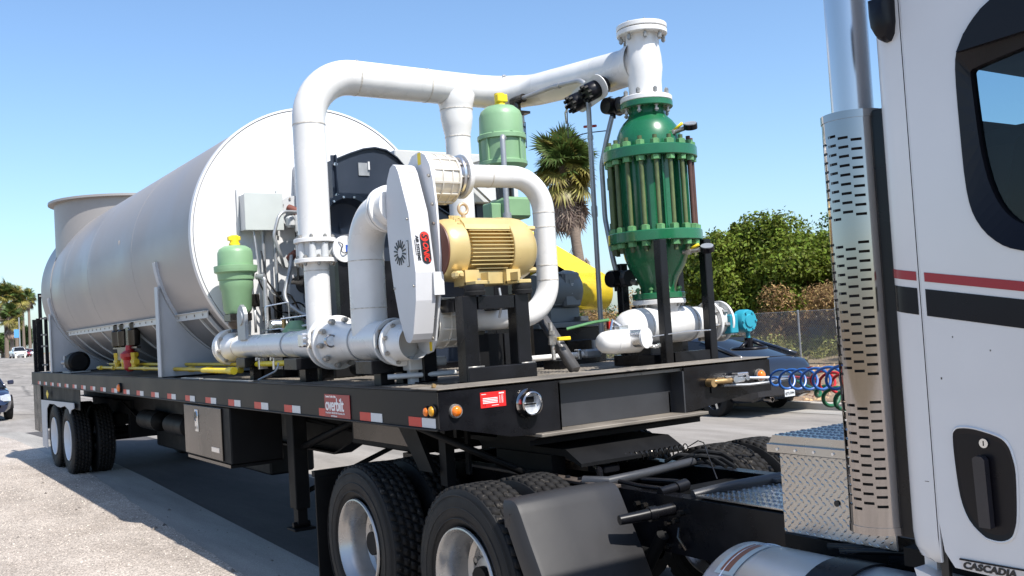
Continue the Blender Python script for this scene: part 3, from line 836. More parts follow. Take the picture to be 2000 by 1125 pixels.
# tool box
tb = obj('tool_box', MB().box((-4.93, 0.006, 0.815), (-3.585, 0.46, 1.30), 0.01).box((-4.86, 0.0, 0.79), (-3.584, 0.46, 0.814)), BLACKM, TR)
DST = mat('dull_stainless', (0.07, 0.063, 0.057), 0.25, metal=0.85, vary=0.15, scale=2, rvary=0.3)
dr = obj('box_door', MB().box((-4.915, -0.008, 0.835), (-3.78, 0.004, 1.285), 0.003), DST, tb)
obj('box_sill', MB().box((-4.85, -0.004, 0.792), (-3.584, 0.003, 0.818)), DST, tb)
lt = MB(); lt.lathe([(0, 0.0001), (0, 0.05), (-0.006, 0.052), (-0.012, 0.045)], (-4.5, -0.008, 1.19), 'y', 20); lt.box((-4.55, -0.014, 1.05), (-4.45, -0.008, 1.25), 0.003)
obj('latch', lt, ALU, tb)
obj('latch_recess', MB().lathe([(0, 0.0001), (0, 0.034)], (-4.5, -0.021, 1.20), 'y', 20).lathe([(0, 0.0001), (0, 0.016)], (-4.5, -0.0215, 1.085), 'y', 16), INK, tb)
obj('box_label', MB().box((-4.08, -0.011, 0.90), (-3.86, -0.008, 0.94)), ALU, tb)
# landing gear
for yy in (0.36, 2.2):
    lg = obj('landing_leg', MB().box((-3.07, yy - 0.06, 0.48), (-2.93, yy + 0.06, 1.36), 0.006).box((-3.045, yy - 0.04, 0.36), (-2.955, yy + 0.04, 0.48)), BLACKM, TR)
    obj('leg_foot', MB().box((-3.09, yy - 0.09, 0.31), (-2.91, yy + 0.09, 0.33), 0.004).cyl((-3.0, yy - 0.07, 0.35), (-3.0, yy + 0.07, 0.35), 0.025, 10), BLACKM, lg)
obj('gear_brace', MB().tube([(-2.99, 0.4, 0.6), (-2.99, 2.2, 1.2)], 0.02, 6).tube([(-2.99, 0.4, 1.2), (-2.99, 2.2, 0.6)], 0.02, 6), BLACKM, TR)
obj('gear_brace', MB().tube([(-2.99, 0.36, 0.95), (-2.2, 0.8, 1.3)], 0.03, 6), BLACKM, TR)
obj('underslung_box', MB().box((-2.35, 0.55, 1.02), (-1.25, 1.05, 1.30), 0.01), BLACKM, TR)
obj('box_panel', MB().box((-2.30, 0.54, 1.06), (-1.3, 0.549, 1.27), 0.002), DST, TR)
obj('corner_gusset', MB().prism([(-1.02, 1.30), (-0.78, 1.30), (-0.55, 1.0), (-0.72, 1.0)], 0.03, 'xz', 0.25), BLACKM, TR)

# ================================================================== TANK
TK = thing('storage_tank', 'huge silver grey cylindrical tank lying along the trailer with a flat white end', 'tank', (-8.5, 1.295, 1.52))
CY, CZ, RT = 1.295, 2.842, 1.27
mb = MB()
mb.lathe([(-12.25, 1.262), (-12.25, RT), (-4.5, RT)], (0, CY, CZ), 'x', 160)
mb.lathe([(-12.42, 1.262), (-12.25, 1.262)], (0, CY, CZ), 'x', 160)
mb.lathe([(-13.36, 0.01), (-13.36, RT), (-12.42, RT), (-12.42, 1.20)], (0, CY, CZ), 'x', 160)
obj('shell', mb, SILVER, TK)
for x in (-6.9, -9.4, -11.2): obj('weld_seam', ring((x, CY, CZ), 'x', RT, 0.012, 0.0015, n=96), SILVER, TK)
obj('end_plate', MB().lathe([(-4.50, 1.0), (-4.50, RT - 0.012), (-4.494, RT - 0.012), (-4.488, RT - 0.016), (-4.488, 0.01)], (0, CY, CZ), 'x', 128), WHITE2, TK)
obj('end_rim', MB().lathe([(-4.56, RT + 0.001), (-4.56, RT + 0.014), (-4.484, RT + 0.014), (-4.484, RT - 0.006), (-4.49, RT - 0.006)], (0, CY, CZ), 'x', 128), WHITE2, TK)
# stack on the rear
st = obj('stack', MB().lathe([(2.7, 1.16), (4.22, 1.16)], (-12.38, CY, 0), 'z', 96), SILVER, TK)
obj('stack_flange', MB().lathe([(4.20, 1.15), (4.20, 1.25), (4.235, 1.25), (4.235, 1.0), (4.3, 0.4), (4.3, 0.01)], (-12.38, CY, 0), 'z', 96), SILVER, st)
obj('lifting_lug', MB().box((-12.95, 0.72, 4.235), (-12.9, 0.80, 4.31), 0.01), WHITE2, st)
# lower jacket, strip with rivets, ribs
zb = 2.125
ang0 = math.atan2(-(CZ - zb), -math.sqrt(RT ** 2 - (CZ - zb) ** 2))
JK = mat('jacket_grey', (0.15, 0.15, 0.155), 0.4, metal=0.3, vary=0.12, scale=1.5)
def arc_strip(x0, x1, r, th, a0, a1, m, name, n=24):
    mb = MB()
    prof = [(x0, r - 0.003), (x0, r + th), (x1, r + th), (x1, r - 0.003)]
    mb.lathe(prof, (0, CY, CZ), 'x', n, True, a0, a1)
    return obj(name, mb, m, TK)
A0, A1 = PI + math.atan2(CZ - zb, math.sqrt(RT ** 2 - (CZ - zb) ** 2)), 2 * PI - math.atan2(CZ - zb, math.sqrt(RT ** 2 - (CZ - zb) ** 2))
arc_strip(-12.1, -4.75, RT, 0.02, A0 + 0.0, A1, JK, 'lower_jacket', 40)
for k in range(8):
    x = -11.6 + k * 0.93
    arc_strip(x, x + 0.035, RT + 0.02, 0.018, A0, A1, LGREY, 'jacket_rib', 24)
arc_strip(-4.80, -4.76, RT + 0.02, 0.03, A0, A1, LGREY, 'jacket_rib', 24)
mb = MB()
yb = CY - math.sqrt((RT + 0.02) ** 2 - (CZ - zb) ** 2)
mb.box((-12.1, yb - 0.012, zb - 0.035), (-4.75, yb - 0.002, zb + 0.03)); mb.box((-12.1, yb - 0.045, zb + 0.03), (-4.75, yb + 0.03, zb + 0.036))
bd = obj('jacket_strip', mb, LGREY, TK)
rv = MB().hexb((0, 0, 0), (0, -1, 0), 0.012, 0.008).mesh('rivet')
for k in range(26): obj('rivet', rv, ZINC, bd, loc=(-11.9 + k * 0.28, yb - 0.012, zb))
# saddles
def saddle(x, th):
    y0 = 0.03
    poly = [(y0, 1.515), (2 * CY - y0, 1.515), (2 * CY - y0, 2.44)]
    n = 30
    a_end = math.asin((2.44 - CZ) / (RT + 0.035))
    for k in range(n + 1):
        a = a_end + (-PI - 2 * a_end) * k / n
        yy, zz = CY + (RT + 0.035) * math.cos(a), CZ + (RT + 0.035) * math.sin(a)
        poly.append((yy, max(zz, 1.53)))
    poly.append((y0, 2.44))
    mb = MB(); mb.prism(poly, th, 'yz', x)
    s_ = obj('saddle', mb, PLATEG, TK)
    obj('saddle_flange', MB().box((x - 0.055, y0 - 0.012, 1.53), (x + 0.065, y0, 2.46)), PLATEG, s_)
    obj('saddle_foot', MB().box((x - 0.08, y0 - 0.01, 1.512), (x + 0.10, 2 * CY - y0, 1.53)), BLACK, s_)
    arc_strip(x - 0.03, x + 0.07, RT, 0.03, A0 - 0.5, A1 + 0.5, PLATEG, 'saddle_strap', 40)
saddle(-5.86, 0.025); saddle(-12.62, 0.025)
obj('lifting_lug', MB().box((-7.6, CY - RT * 0.985, CZ + 0.1), (-7.57, CY - RT * 0.94, CZ + 0.28)), SILVER, TK)

# deck items by the tank: coil box, gas train
cb = thing('junction_coil', 'small dark round drum with fittings on the deck beside the rear saddle', 'drum', (-11.9, 0.25, 1.52))
obj('drum', MB().lathe([(-0.22, 0.01), (-0.22, 0.15), (0.16, 0.16), (0.2, 0.12), (0.2, 0.01)], (-11.7, 0.25, 1.68), 'x', 24), BLACKM, cb)
obj('drum_fitting', MB().cyl((-12.0, 0.12, 1.6), (-12.0, 0.12, 1.78), 0.02).cyl((-12.0, 0.08, 1.68), (-11.9, 0.2, 1.68), 0.03).box((-12.1, 0.1, 1.52), (-11.5, 0.4, 1.54)), GALV, cb)

GT = thing('gas_pipe', 'yellow gas pipe with couplings running low along the deck edge under the tank', 'pipe', (-7, 0.16, 1.56))
obj('pipe_run', MB().tube(fillet([(-9.9, 0.20, 1.60), (-5.0, 0.16, 1.60), (-3.9, 0.15, 1.595), (-3.88, 0.15, 1.60)], 0.03), 0.020, 12), GASY, GT)
obj('pipe_run', MB().tube([(-9.6, 0.30, 1.64), (-4.4, 0.28, 1.64), (-2.7, 0.28, 1.655)], 0.018, 12), GASY, GT)
for x in (-9.7, -8.9, -7.2, -5.35, -4.75, -3.9): obj('coupling', MB().cyl((x, 0.185, 1.60), (x + 0.12, 0.185, 1.60), 0.029, 12), GASY, GT)
for x in (-3.5, -3.15): obj('clamp', MB().box((x, 0.24, 1.60), (x + 0.035, 0.32, 1.70), 0.005).hexb((x + 0.017, 0.24, 1.69), (0, -1, 0), 0.016, 0.02), ALU, GT)
obj('pipe_run', MB().tube([(-4.6, 0.10, 1.60), (-3.75, 0.10, 1.60)], 0.024, 12).cyl((-3.83, 0.10, 1.60), (-3.7, 0.10, 1.60), 0.033, 12), YEL, GT)
obj('pipe_run', MB().tube([(-3.6, 0.27, 1.645), (-2.85, 0.27, 1.655)], 0.023, 12), YEL, GT)
VT = thing('valve_train', 'red and yellow gas valves standing in a row below the tank belly', 'valves', (-8.3, 0.2, 1.6))
for i, x in enumerate((-8.65, -8.25, -7.72)): 
    obj('valve_body', MB().cyl((x, 0.2, 1.59), (x, 0.2, 1.74), 0.04, 12).cyl((x - 0.09, 0.2, 1.68), (x + 0.09, 0.2, 1.68), 0.035, 12).hexb((x, 0.2, 1.74), (0, 0, 1), 0.05, 0.05), GASY, VT)
obj('regulator', MB().lathe([(0, 0.03), (0.04, 0.07), (0.14, 0.075), (0.18, 0.11), (0.22, 0.11), (0.26, 0.05), (0.32, 0.04), (0.32, 0.01)], (-7.98, 0.2, 1.56), 'z', 20), REDP, VT)
for i, x in enumerate((-8.7, -8.35, -7.8)):
    obj('actuator', MB().lathe([(0, 0.03), (0.02, 0.07), (0.2, 0.075), (0.22, 0.05), (0.28, 0.05), (0.3, 0.02), (0.3, 0.005)], (x, 0.22, 1.86), 'z', 20), DST, VT)
obj('actuator_frame', MB().box((-8.9, 0.2, 1.84), (-7.6, 0.25, 1.86)).box((-8.55, 0.18, 1.7), (-8.05, 0.28, 1.84)).box((-8.15, 0.2, 1.85), (-8.0, 0.3, 2.1)), DST, VT)
bxl = obj('deck_slat', MB().box((-5.1, 0.03, 1.524), (-4.5, 0.07, 1.532)).box((-4.35, 0.02, 1.524), (-3.1, 0.06, 1.530)), GALV, TR)

# ================================================================== PIPEWORK AND MACHINES
D = 1.5115
WELD = mat('weld_bead_white', (.52, .48, .42), .45, vary=.35, scale=40, bump=.5, bscale=60)
# ---- long overhead pipe
OP = thing('overhead_pipe', 'big white overhead pipe arching from the left column across to the green vessel', 'pipe', (-2.27, 0.3, 1.9))
XP = -2.27
obj('pipe_column', MB().tube([(XP, 0.3, 2.58), (XP, 0.3, 3.44)], 0.122, 40), WHITE, OP)
path = fillet([(XP, 0.3, 3.43), (XP, 0.3, 3.835), (XP, 2.2, 3.82), (-0.62, 2.2, 3.68)], [0, 0.37, 0.40, 0], 14)
n_ = len(path)
rad_ = [0.122 + 0.013 * min(1, i / 14) for i in range(n_)]
rad_ = [r if i < n_ - 6 else 0.130 for i, r in enumerate(rad_)]
obj('pipe_bend', MB().tube(path, rad_, 40, cap=False), WHITE, OP)
obj('weld_seam', ring((XP, 0.3, 3.44), 'z', 0.122, 0.008, 0.003), WELD, OP)
for y in (0.70, 1.32, 1.92): obj('weld_seam', ring((XP, y, 3.8335 - 0.008 * (y - 0.7)), 'y', 0.135, 0.010, 0.004), WELD, OP)
# tee going down
YT = 1.60
mb = MB(); mb.lathe([(3.88, 0.12), (3.76, 0.165), (3.68, 0.140), (3.62, 0.133), (3.58, 0.134), (3.50, 0.120), (3.44, 0.107), (3.40, 0.104), (2.55, 0.104)], (XP, YT, 0), 'z', 40)
obj('tee_branch', mb, WHITE, OP)
for z, r in ((3.645, 0.135), (3.42, 0.105)): obj('weld_seam', ring((XP, YT, z), 'z', r, 0.007, 0.003), WELD, OP)
# top tee on green vessel
FX, FY = -0.62, 2.2
mb = MB(); mb.lathe([(3.39, 0.118), (3.54, 0.120), (3.63, 0.133), (3.71, 0.130), (3.79, 0.119), (3.88, 0.118)], (FX, FY, 0), 'z', 40)
obj('top_tee', mb, WHITE, OP)
mb = MB(); mb.lathe([(-0.40, 0.128), (-0.22, 0.131), (-0.11, 0.155), (-0.03, 0.165)], (FX, FY, 3.685), 'x', 40)
obj('tee_branch', mb, WHITE, OP)
flange(OP, (FX, FY, 3.890), 'z', 0.182, 0.036, WHITE, 8, 0.015, name='flange', bl=0.125, hole=0.1)
flange(OP, (FX, FY, 3.931), 'z', 0.182, 0.034, WHITE, 8, 0.015, bolts=False)
flange(OP, (FX, FY, 3.405), 'z', 0.186, 0.036, WHITE, 8, 0.015, bl=0.12, hole=0.1, a0=0.5)
# valve in the left column
VC = thing('butterfly_valve', 'white butterfly valve clamped between two flanges of the left pipe column', 'valve', (XP, 0.3, 2.41))
flange(VC, (XP, 0.3, 2.565), 'z', 0.158, 0.032, WHITE, 8, 0.015, bl=0.07, hole=0.09)
flange(VC, (XP, 0.3, 2.415), 'z', 0.158, 0.032, WHITE, 8, 0.015, bl=0.07, hole=0.09, a0=0.55)
obj('valve_body', MB().lathe([(2.43, 0.115), (2.55, 0.115)], (XP, 0.3, 0), 'z', 32), LGREY, VC)
lug = MB().cyl((0, 0, -0.055), (0, 0, 0.055), 0.028, 14).mesh('valve_lug')
for k in range(8):
    a = 0.2 + k * PI / 4
    obj('valve_lug', lug, LGREY, VC, loc=(XP + 0.118 * math.cos(a), 0.3 + 0.118 * math.sin(a), 2.49))
ac = obj('actuator_plate', MB().lathe([(0, 0.001), (0, 0.098), (0.012, 0.10), (0.02, 0.098), (0.02, 0.001)], (-2.14, 0.475, 2.49), 'x', 36), WHITE2, VC)
obj('actuator_box', MB().box((-2.13, 0.50, 2.38), (-2.08, 0.56, 2.60), 0.008), TRIM, VC)
obj('actuator_gear', MB().lathe([(0, 0.02), (0.0, 0.07), (0.05, 0.075), (0.05, 0.02)], (-2.12, 0.62, 2.49), 'x', 20).box((-2.12, 0.55, 2.56), (-2.06, 0.72, 2.60)).box((-2.12, 0.55, 2.40), (-2.06, 0.66, 2.43)), BLACK, VC)
obj('actuator_tag', MB().box((-2.128, 0.478, 2.465), (-2.118, 0.505, 2.52)), mat('blue_cap', (0.02, 0.08, 0.4), 0.4), VC)
obj('wire', MB().tube(fillet([(-2.115, 0.42, 2.545), (-2.10, 0.455, 2.52), (-2.11, 0.43, 2.48), (-2.10, 0.45, 2.455), (-2.115, 0.50, 2.47)], 0.02), 0.004, 6), INK, VC)
gb = MB()
for k in range(10):
    a = k * PI / 5
    gb.cyl((-2.07, 0.62 + 0.055 * math.cos(a), 2.49 + 0.055 * math.sin(a)), (-2.05, 0.62 + 0.055 * math.cos(a), 2.49 + 0.055 * math.sin(a)), 0.012, 8)
obj('gear_screw', gb, ZINC, VC)
# lower column + manifold
MF = thing('lower_manifold', 'white lower manifold pipe with bolted flanges lying on black stands near the deck edge', 'pipe', (-2.3, 0.3, 1.52))
MY, MZ = 0.30, 1.80
obj('lower_column', MB().tube([(XP, 0.3, 1.85), (XP, 0.3, 2.40)], 0.094, 36), WHITE, MF)
obj('weld_seam', ring((XP, 0.3, 2.34), 'z', 0.094, 0.007, 0.0025), WELD, MF)
mb = MB(); mb.lathe([(-4.28, 0.135), (-4.18, 0.112), (-4.10, 0.098), (-2.80, 0.098), (-2.45, 0.110), (-2.12, 0.110)], (0, MY, MZ), 'x', 40)
obj('pipe_run', mb, WHITE, MF)
obj('weld_seam', ring((-4.08, MY, MZ), 'x', 0.098, 0.012, 0.004), WELD, MF)
flange(MF, (-4.33, MY, MZ), 'x', 0.168, 0.05, WHITE, 8, 0.019, bl=0.11)
flange(MF, (-4.40, MY, MZ), 'x', 0.166, 0.04, WHITE, 8, bolts=False)
obj('strap_ring', ring((-2.84, MY, MZ), 'x', 0.099, 0.014, 0.007), GALV, MF)
flange(MF, (-2.06, MY, MZ), 'x', 0.195, 0.03, WHITE, 8, bolts=False, hole=0.1)
flange(MF, (-1.955, MY, MZ), 'x', 0.195, 0.034, WHITE, 10, 0.020, bl=0.19, hole=0.1, a0=0.1, n=64)
obj('orifice_body', MB().lathe([(-2.05, 0.145), (-1.96, 0.145)], (0, MY, MZ), 'x', 36), LGREY, MF)
obj('clamp_block', MB().box((-2.10, 0.055, 1.78), (-2.02, 0.105, 1.88), 0.01).cyl((-2.13, 0.08, 1.84), (-1.98, 0.08, 1.84), 0.012).cyl((-2.13, 0.08, 1.80), (-1.98, 0.08, 1.80), 0.012), ALU, MF)
mb = MB(); mb.lathe([(-1.94, 0.165), (-1.86, 0.135), (-1.80, 0.127), (-1.12, 0.127), (-1.08, 0.135)], (0, MY, MZ), 'x', 44)
obj('pipe_run', mb, WHITE, MF)
obj('strap_ring', ring((-1.50, MY, MZ), 'x', 0.128, 0.013, 0.007), GALV, MF)
flange(MF, (-1.06, MY, MZ - 0.01), 'x', 0.152, 0.026, LGREY, 8, 0.015, bl=0.06, n=48)
flange(MF, (-0.97, MY, MZ - 0.02), 'x', 0.150, 0.03, WHITE, 8, 0.015, bl=0.07, a0=0.5, n=48)
obj('expansion_bellow', MB().lathe([(-1.045, 0.12), (-1.03, 0.135), (-1.01, 0.118), (-1.0, 0.135), (-0.98, 0.12)], (0, MY, MZ - 0.015), 'x', 40), RUBBER, MF)
mb = MB(); mb.lathe([(-0.95, 0.12), (-0.88, 0.11), (-0.78, 0.11)], (0, MY, MZ - 0.02), 'x', 36); obj('pipe_run', mb, WHITE, MF)
# riser and elbow into the blower
RX = -1.41
rp = fillet([(RX, 0.3, 1.84), (RX, 0.3, 2.625), (-0.92, 0.3, 2.65)], 0.27, 14)
obj('riser', MB().tube(rp, 0.122, 40), WHITE, MF)
for z in (2.02, 2.34): obj('weld_seam', ring((RX, 0.3, z), 'z', 0.122, 0.007, 0.0025), WELD, MF)
flange(MF, (-1.06, 0.3, 2.645), 'x', 0.15, 0.025, WHITE, 8, 0.013)
flange(MF, (-1.02, 0.3, 2.647), 'x', 0.15, 0.025, WHITE, 8, bolts=False)
gg = obj('pressure_gauge', MB().lathe([(-0.03, 0.001), (-0.03, 0.045), (0.005, 0.047), (0.01, 0.042)], (-1.78, 0.165, 1.83), 'y', 28), CHROME2, MF)
gg.rotation_euler = (0, 0, 0)
obj('gauge', MB().lathe([(0, 0.03), (0, 0.044), (0.03, 0.047), (0.034, 0.040), (0.026, 0.036), (0.026, 0.001)], (-1.76, 0.155, 1.815), 'x', 28).cyl((-1.76, 0.165, 1.815), (-1.72, 0.25, 1.815), 0.012), CHROME, MF)
bpy.data.objects.remove(gg)
obj('gauge_dial', MB().lathe([(0.0268, 0.034), (0.0268, 0.001)], (-1.76, 0.155, 1.815), 'x', 28), LAMPC, MF)
# stands
for (x0, x1, y0, y1, zt) in ((-3.85, -3.62, 0.17, 0.45, 1.705), (-2.62, -2.36, 0.14, 0.48, 1.695), (-1.30, -1.06, 0.13, 0.50, 1.675)):
    obj('pipe_stand', MB().box((x0, y0, zt - 0.085), (x1, y1, zt), 0.004).box((x0 + 0.08, y0 + 0.09, D), (x1 - 0.06, y0 + 0.19, zt - 0.085), 0.003).box((x0 + 0.08, y1 - 0.12, D), (x1 - 0.06, y1 - 0.02, zt - 0.085), 0.003), BLACK, MF)
obj('cable_conduit', MB().tube(fillet([(-2.95, 0.22, 1.66), (-2.93, 0.20, 1.60), (-3.1, 0.1, 1.53)], 0.05), 0.008, 8), GALV, MF)
# small grey junction box and tube on the deck
JB = thing('deck_junction_box', 'small light grey junction box with a short conduit beside the blower stand', 'junction box', (-0.95, 0.42, D))
obj('box_body', MB().box((-1.02, 0.33, 1.60), (-0.92, 0.44, 1.69), 0.006), LGREY, JB)
obj('conduit', MB().cyl((-0.95, 0.44, 1.645), (-0.95, 0.60, 1.645), 0.032, 16).cyl((-0.95, 0.46, 1.645), (-0.95, 0.47, 1.645), 0.040, 16), LGREY, JB)
obj('lower_tube', MB().tube([(-1.02, 0.22, 1.567), (-0.84, 0.62, 1.567)], 0.017, 12).box((-1.0, 0.35, 1.512), (-0.96, 0.41, 1.60)), LGREY, JB)

# ---- blower unit
BU = thing('twin_blower', 'white belt driven blower with SONIC guard and ribbed upper and lower housings', 'blower', (-0.75, 0.5, D))
gpoly = [(-.79, 2.888), (-.752, 2.872), (-.722, 2.83), (-.62, 2.567), (-.570, 2.20), (-.585, 2.03), (-.640, 1.83), (-.662, 1.795), (-.692, 1.777), (-.73, 1.785), (-.752, 1.81), (-.81, 1.93), (-.868, 2.14), (-.892, 2.29), (-.912, 2.48), (-.905, 2.68), (-.88, 2.80), (-.83, 2.87)]
mb = MB(); mb.prism(gpoly, 0.135, 'xz', 0.22)
gd = obj('belt_guard', mb, mat('guard_grey_white', (.53, .53, .54), .4, vary=.06, scale=3), BU)
mb = MB()
cx_, cz_ = -0.755, 2.335
for k in range(16):
    a = 2 * PI * k / 16 + 0.2
    u_, v_ = math.cos(a), math.sin(a)
    p0, p1, w = 0.032, 0.078, 0.0045
    P = [(cx_ + u_ * t - v_ * s_ * w, cz_ + v_ * t + u_ * s_ * w) for t, s_ in ((p0, -1), (p1, -1), (p1, 1), (p0, 1))]
    mb.prism(P, 0.004, 'xz', 0.2165)
obj('vent_slot', mb, INK, gd)
obj('guard_latch', MB().box((-0.665, 0.217, 2.24), (-0.640, 0.2195, 2.40)), DST, gd)
obj('guard_window', MB().box((-0.661, 0.2160, 2.245), (-0.644, 0.2175, 2.395)), WHITE2, gd)
for (x, z) in ((-.64, 2.53), (-.60, 2.12), (-.85, 2.12)): obj('guard_screw', MB().lathe([(-.006, .0001), (-.006, .007), (0, .008)], (x, .219, z), 'y', 10), ZINC, gd)
st_ = MB(); st_.add([(-0.7195, .29, 2.83), (-0.7195, .35, 2.83), (-0.7495, .35, 2.8745), (-0.7495, .29, 2.8745)], [(0, 1, 2, 3)]); obj('guard_sticker', st_, mat('pale_pink_sticker', (.55, .42, .38), .5), gd)
# side step plate on the guard
obj('guard_bracket', MB().box((-0.565, 0.335, 2.06), (-0.555, 0.405, 2.20)), WHITE2, gd)
# logo on the guard edge: the edge faces +x; letters read downwards
def capsule(parent, x, y, z0, z1, r, m, name, th=0.0012):
    mb = MB(); P = []
    for k in range(13): a = PI * k / 12; P.append((y + r * math.cos(a), z1 - r + r * math.sin(a)))
    for k in range(13): a = PI + PI * k / 12; P.append((y + r * math.cos(a), z0 + r + r * math.sin(a)))
    V = [(x(p[1]) + th, p[0], p[1]) for p in P]; V2 = [(x(p[1]) - 0.002, p[0], p[1]) for p in P]; n = len(P)
    mb.add(V + V2, [tuple(range(n))] + [(i, n + i, n + (i + 1) % n, (i + 1) % n) for i in range(n)])
    return obj(name, mb, m, parent)
def gx(z):
    # x of the guard edge at height z
    pts = [(2.03, -.585), (2.20, -.570), (2.567, -.62)]
    for (a, b), (c, d) in zip(pts[:-1], pts[1:]):
        if z <= c: return b + (d - b) * (z - a) / (c - a)
    return -.62
# recessed flat plate carrying the logo
lpz0, lpz1 = 2.245, 2.452
xf = lambda z: -0.5655 + (-0.012) * max(0, (z - 2.2)) / 0.2
lp = obj('logo_plate', MB().add([(xf(2.22) - .001, 0.235, 2.21), (xf(2.22) - .001, 0.352, 2.21), (xf(2.47) - .0145, 0.352, 2.47), (xf(2.47) - .0145, 0.235, 2.47)], [(0, 1, 2, 3)]), WHITE2, gd)
bpy.data.objects.remove(lp)
xl = lambda z: gx(z) + 0.004
cp = capsule(gd, xl, 0.308, 2.252, 2.450, 0.031, INK, 'logo_backing')
capsule(gd, lambda z: xl(z) + 0.0012, 0.308, 2.3885, 2.448, 0.0290, LOGOR, 'logo_disc')
NRM = Vector((1, 0, 0))
lx = xl(2.34) + 0.006
text('S', 0.060, INK, cp, (xl(2.437) + 0.004, 0.306, 2.437), (.136, 0, -1), (0, 1, 0), bold=0.0012, shear=0.2)
text('ONIC', 0.052, LOGOR, cp, (xl(2.386) + 0.003, 0.306, 2.386), (.136, 0, -1), (0, 1, 0), bold=0.0012, shear=0.3, space=0.95, sx=.92)
text('AIR SYSTEMS', 0.0270, INK, cp, (xl(2.425) - 0.001, 0.256, 2.425), (.136, 0, -1), (0, 1, 0), bold=0.0006, shear=0.15)
text('www.sonicairsystems.com', 0.009, INK, cp, (xl(2.40) - 0.001, 0.240, 2.40), (.136, 0, -1), (0, 1, 0))
# mounting plate
pp = [(-.74, 2.968), (-.67, 2.935), (-.62, 2.87), (-.59, 2.77), (-.568, 2.61), (-.556, 2.3), (-.585, 2.08), (-.64, 1.88), (-.67, 1.78), (-.72, 1.715), (-.79, 1.70), (-.88, 1.73), (-.96, 1.85), (-.99, 2.1), (-.99, 2.7), (-.93, 2.88), (-.84, 2.955)]
mp_ = obj('mounting_plate', MB().prism(pp, 0.014, 'xz', 0.385), WHITE2, BU)
for (x, z) in ((-.63, 2.80), (-.605, 2.62), (-.60, 2.5), (-.665, 1.92), (-.69, 1.80)):
    obj('bolt', MB().hexb((x, 0.385, z), (0, -1, 0), 0.011, 0.012), ZINC, mp_)
obj('warning_sticker', MB().box((-.765, .3835, 2.885), (-.725, .385, 2.96)), YEL, mp_)
obj('warning_sticker', MB().box((-.745, .3835, 1.72), (-.715, .385, 1.775)), YEL, mp_)
CREAM = mat('cast_cream', (0.66, 0.62, 0.55), 0.38, vary=0.06, scale=5, metal=0.15)
def housing(z):
    h = obj('housing', MB().lathe([(0.399, 0.163), (0.415, 0.166), (0.44, 0.156), (0.60, 0.15), (0.62, 0.14), (0.635, 0.12)], (-.79, 0, z), 'y', 48), CREAM, BU)
    rb = MB(); rb.lathe([(0.485, 0.15), (0.487, 0.163), (0.493, 0.163), (0.495, 0.15)], (-.79, 0, z), 'y', 48); rb.lathe([(0.557, 0.15), (0.559, 0.159), (0.565, 0.159), (0.567, 0.15)], (-.79, 0, z), 'y', 48); rb.lathe([(0.608, 0.14), (0.612, 0.158), (0.625, 0.156), (0.628, 0.13)], (-.79, 0, z), 'y', 48)
    obj('housing_rib', rb, CREAM, h)
    bar = MB().box((0.150, 0.42, -0.006), (0.162, 0.61, 0.006)).mesh('housing_rib')
    for k in range(12):
        o = obj('housing_rib', bar, CREAM, h, loc=(-.79, 0, z)); o.rotation_euler = (0, PI / 12 + k * PI / 6, 0)
    return h
h1 = housing(2.805); h2 = housing(1.89)
obj('serial_tag', MB().box((-.648, 0.55, 1.86), (-.640, 0.585, 1.93)), ALU, h2)
for z in (2.83,):
    flange(BU, (-.79, 0.672, z), 'y', 0.132, 0.02, ALU, 8, 0.014, bl=0.075)
    flange(BU, (-.79, 0.712, z), 'y', 0.145, 0.026, WHITE, 8, bolts=False)
    flange(BU, (-.79, 0.735, z), 'y', 0.13, 0.012, WHITE, 8, bolts=False)
    obj('seal', MB().cyl((-.79, 0.62, z), (-.79, 0.70, z), 0.105, 32), CHROME2, BU)
flange(BU, (-.79, 0.66, 1.89), 'y', 0.13, 0.02, LGREY, 8, 0.012)
# loop pipe
lpth = fillet([(-.79, 0.73, 2.835), (-.79, 1.352, 2.845), (-.79, 1.352, 1.905), (-.79, 0.62, 1.895)], [0, 0.24, 0.24, 0], 16)
LP = obj('loop_pipe', MB().tube(lpth, 0.0745, 36), WHITE, BU)
for y in (0.92,): obj('weld_seam', ring((-.79, y, 2.838), 'y', 0.0745, 0.006, 0.002), WELD, LP)
obj('weld_seam', ring((-.79, 0.98, 1.899), 'y', 0.0745, 0.006, 0.002), WELD, LP)
for z in (2.60, 2.50, 2.24, 2.14): obj('weld_seam', ring((-.79, 1.352, z), 'z', 0.0745, 0.006, 0.002), WELD, LP)
dv = obj('drain_valve', MB().tube([(-.72, 1.30, 1.85), (-.70, 1.30, 1.60)], 0.014, 10).hexb((-.71, 1.30, 1.70), (0, 0, 1), 0.026, 0.06).hexb((-.71, 1.30, 1.77), (0, 0, 1), 0.022, 0.025), ZINC, BU)
obj('valve_handle', MB().box((-.70, 1.33, 1.725), (-.67, 1.43, 1.75), 0.004), YEL, dv)

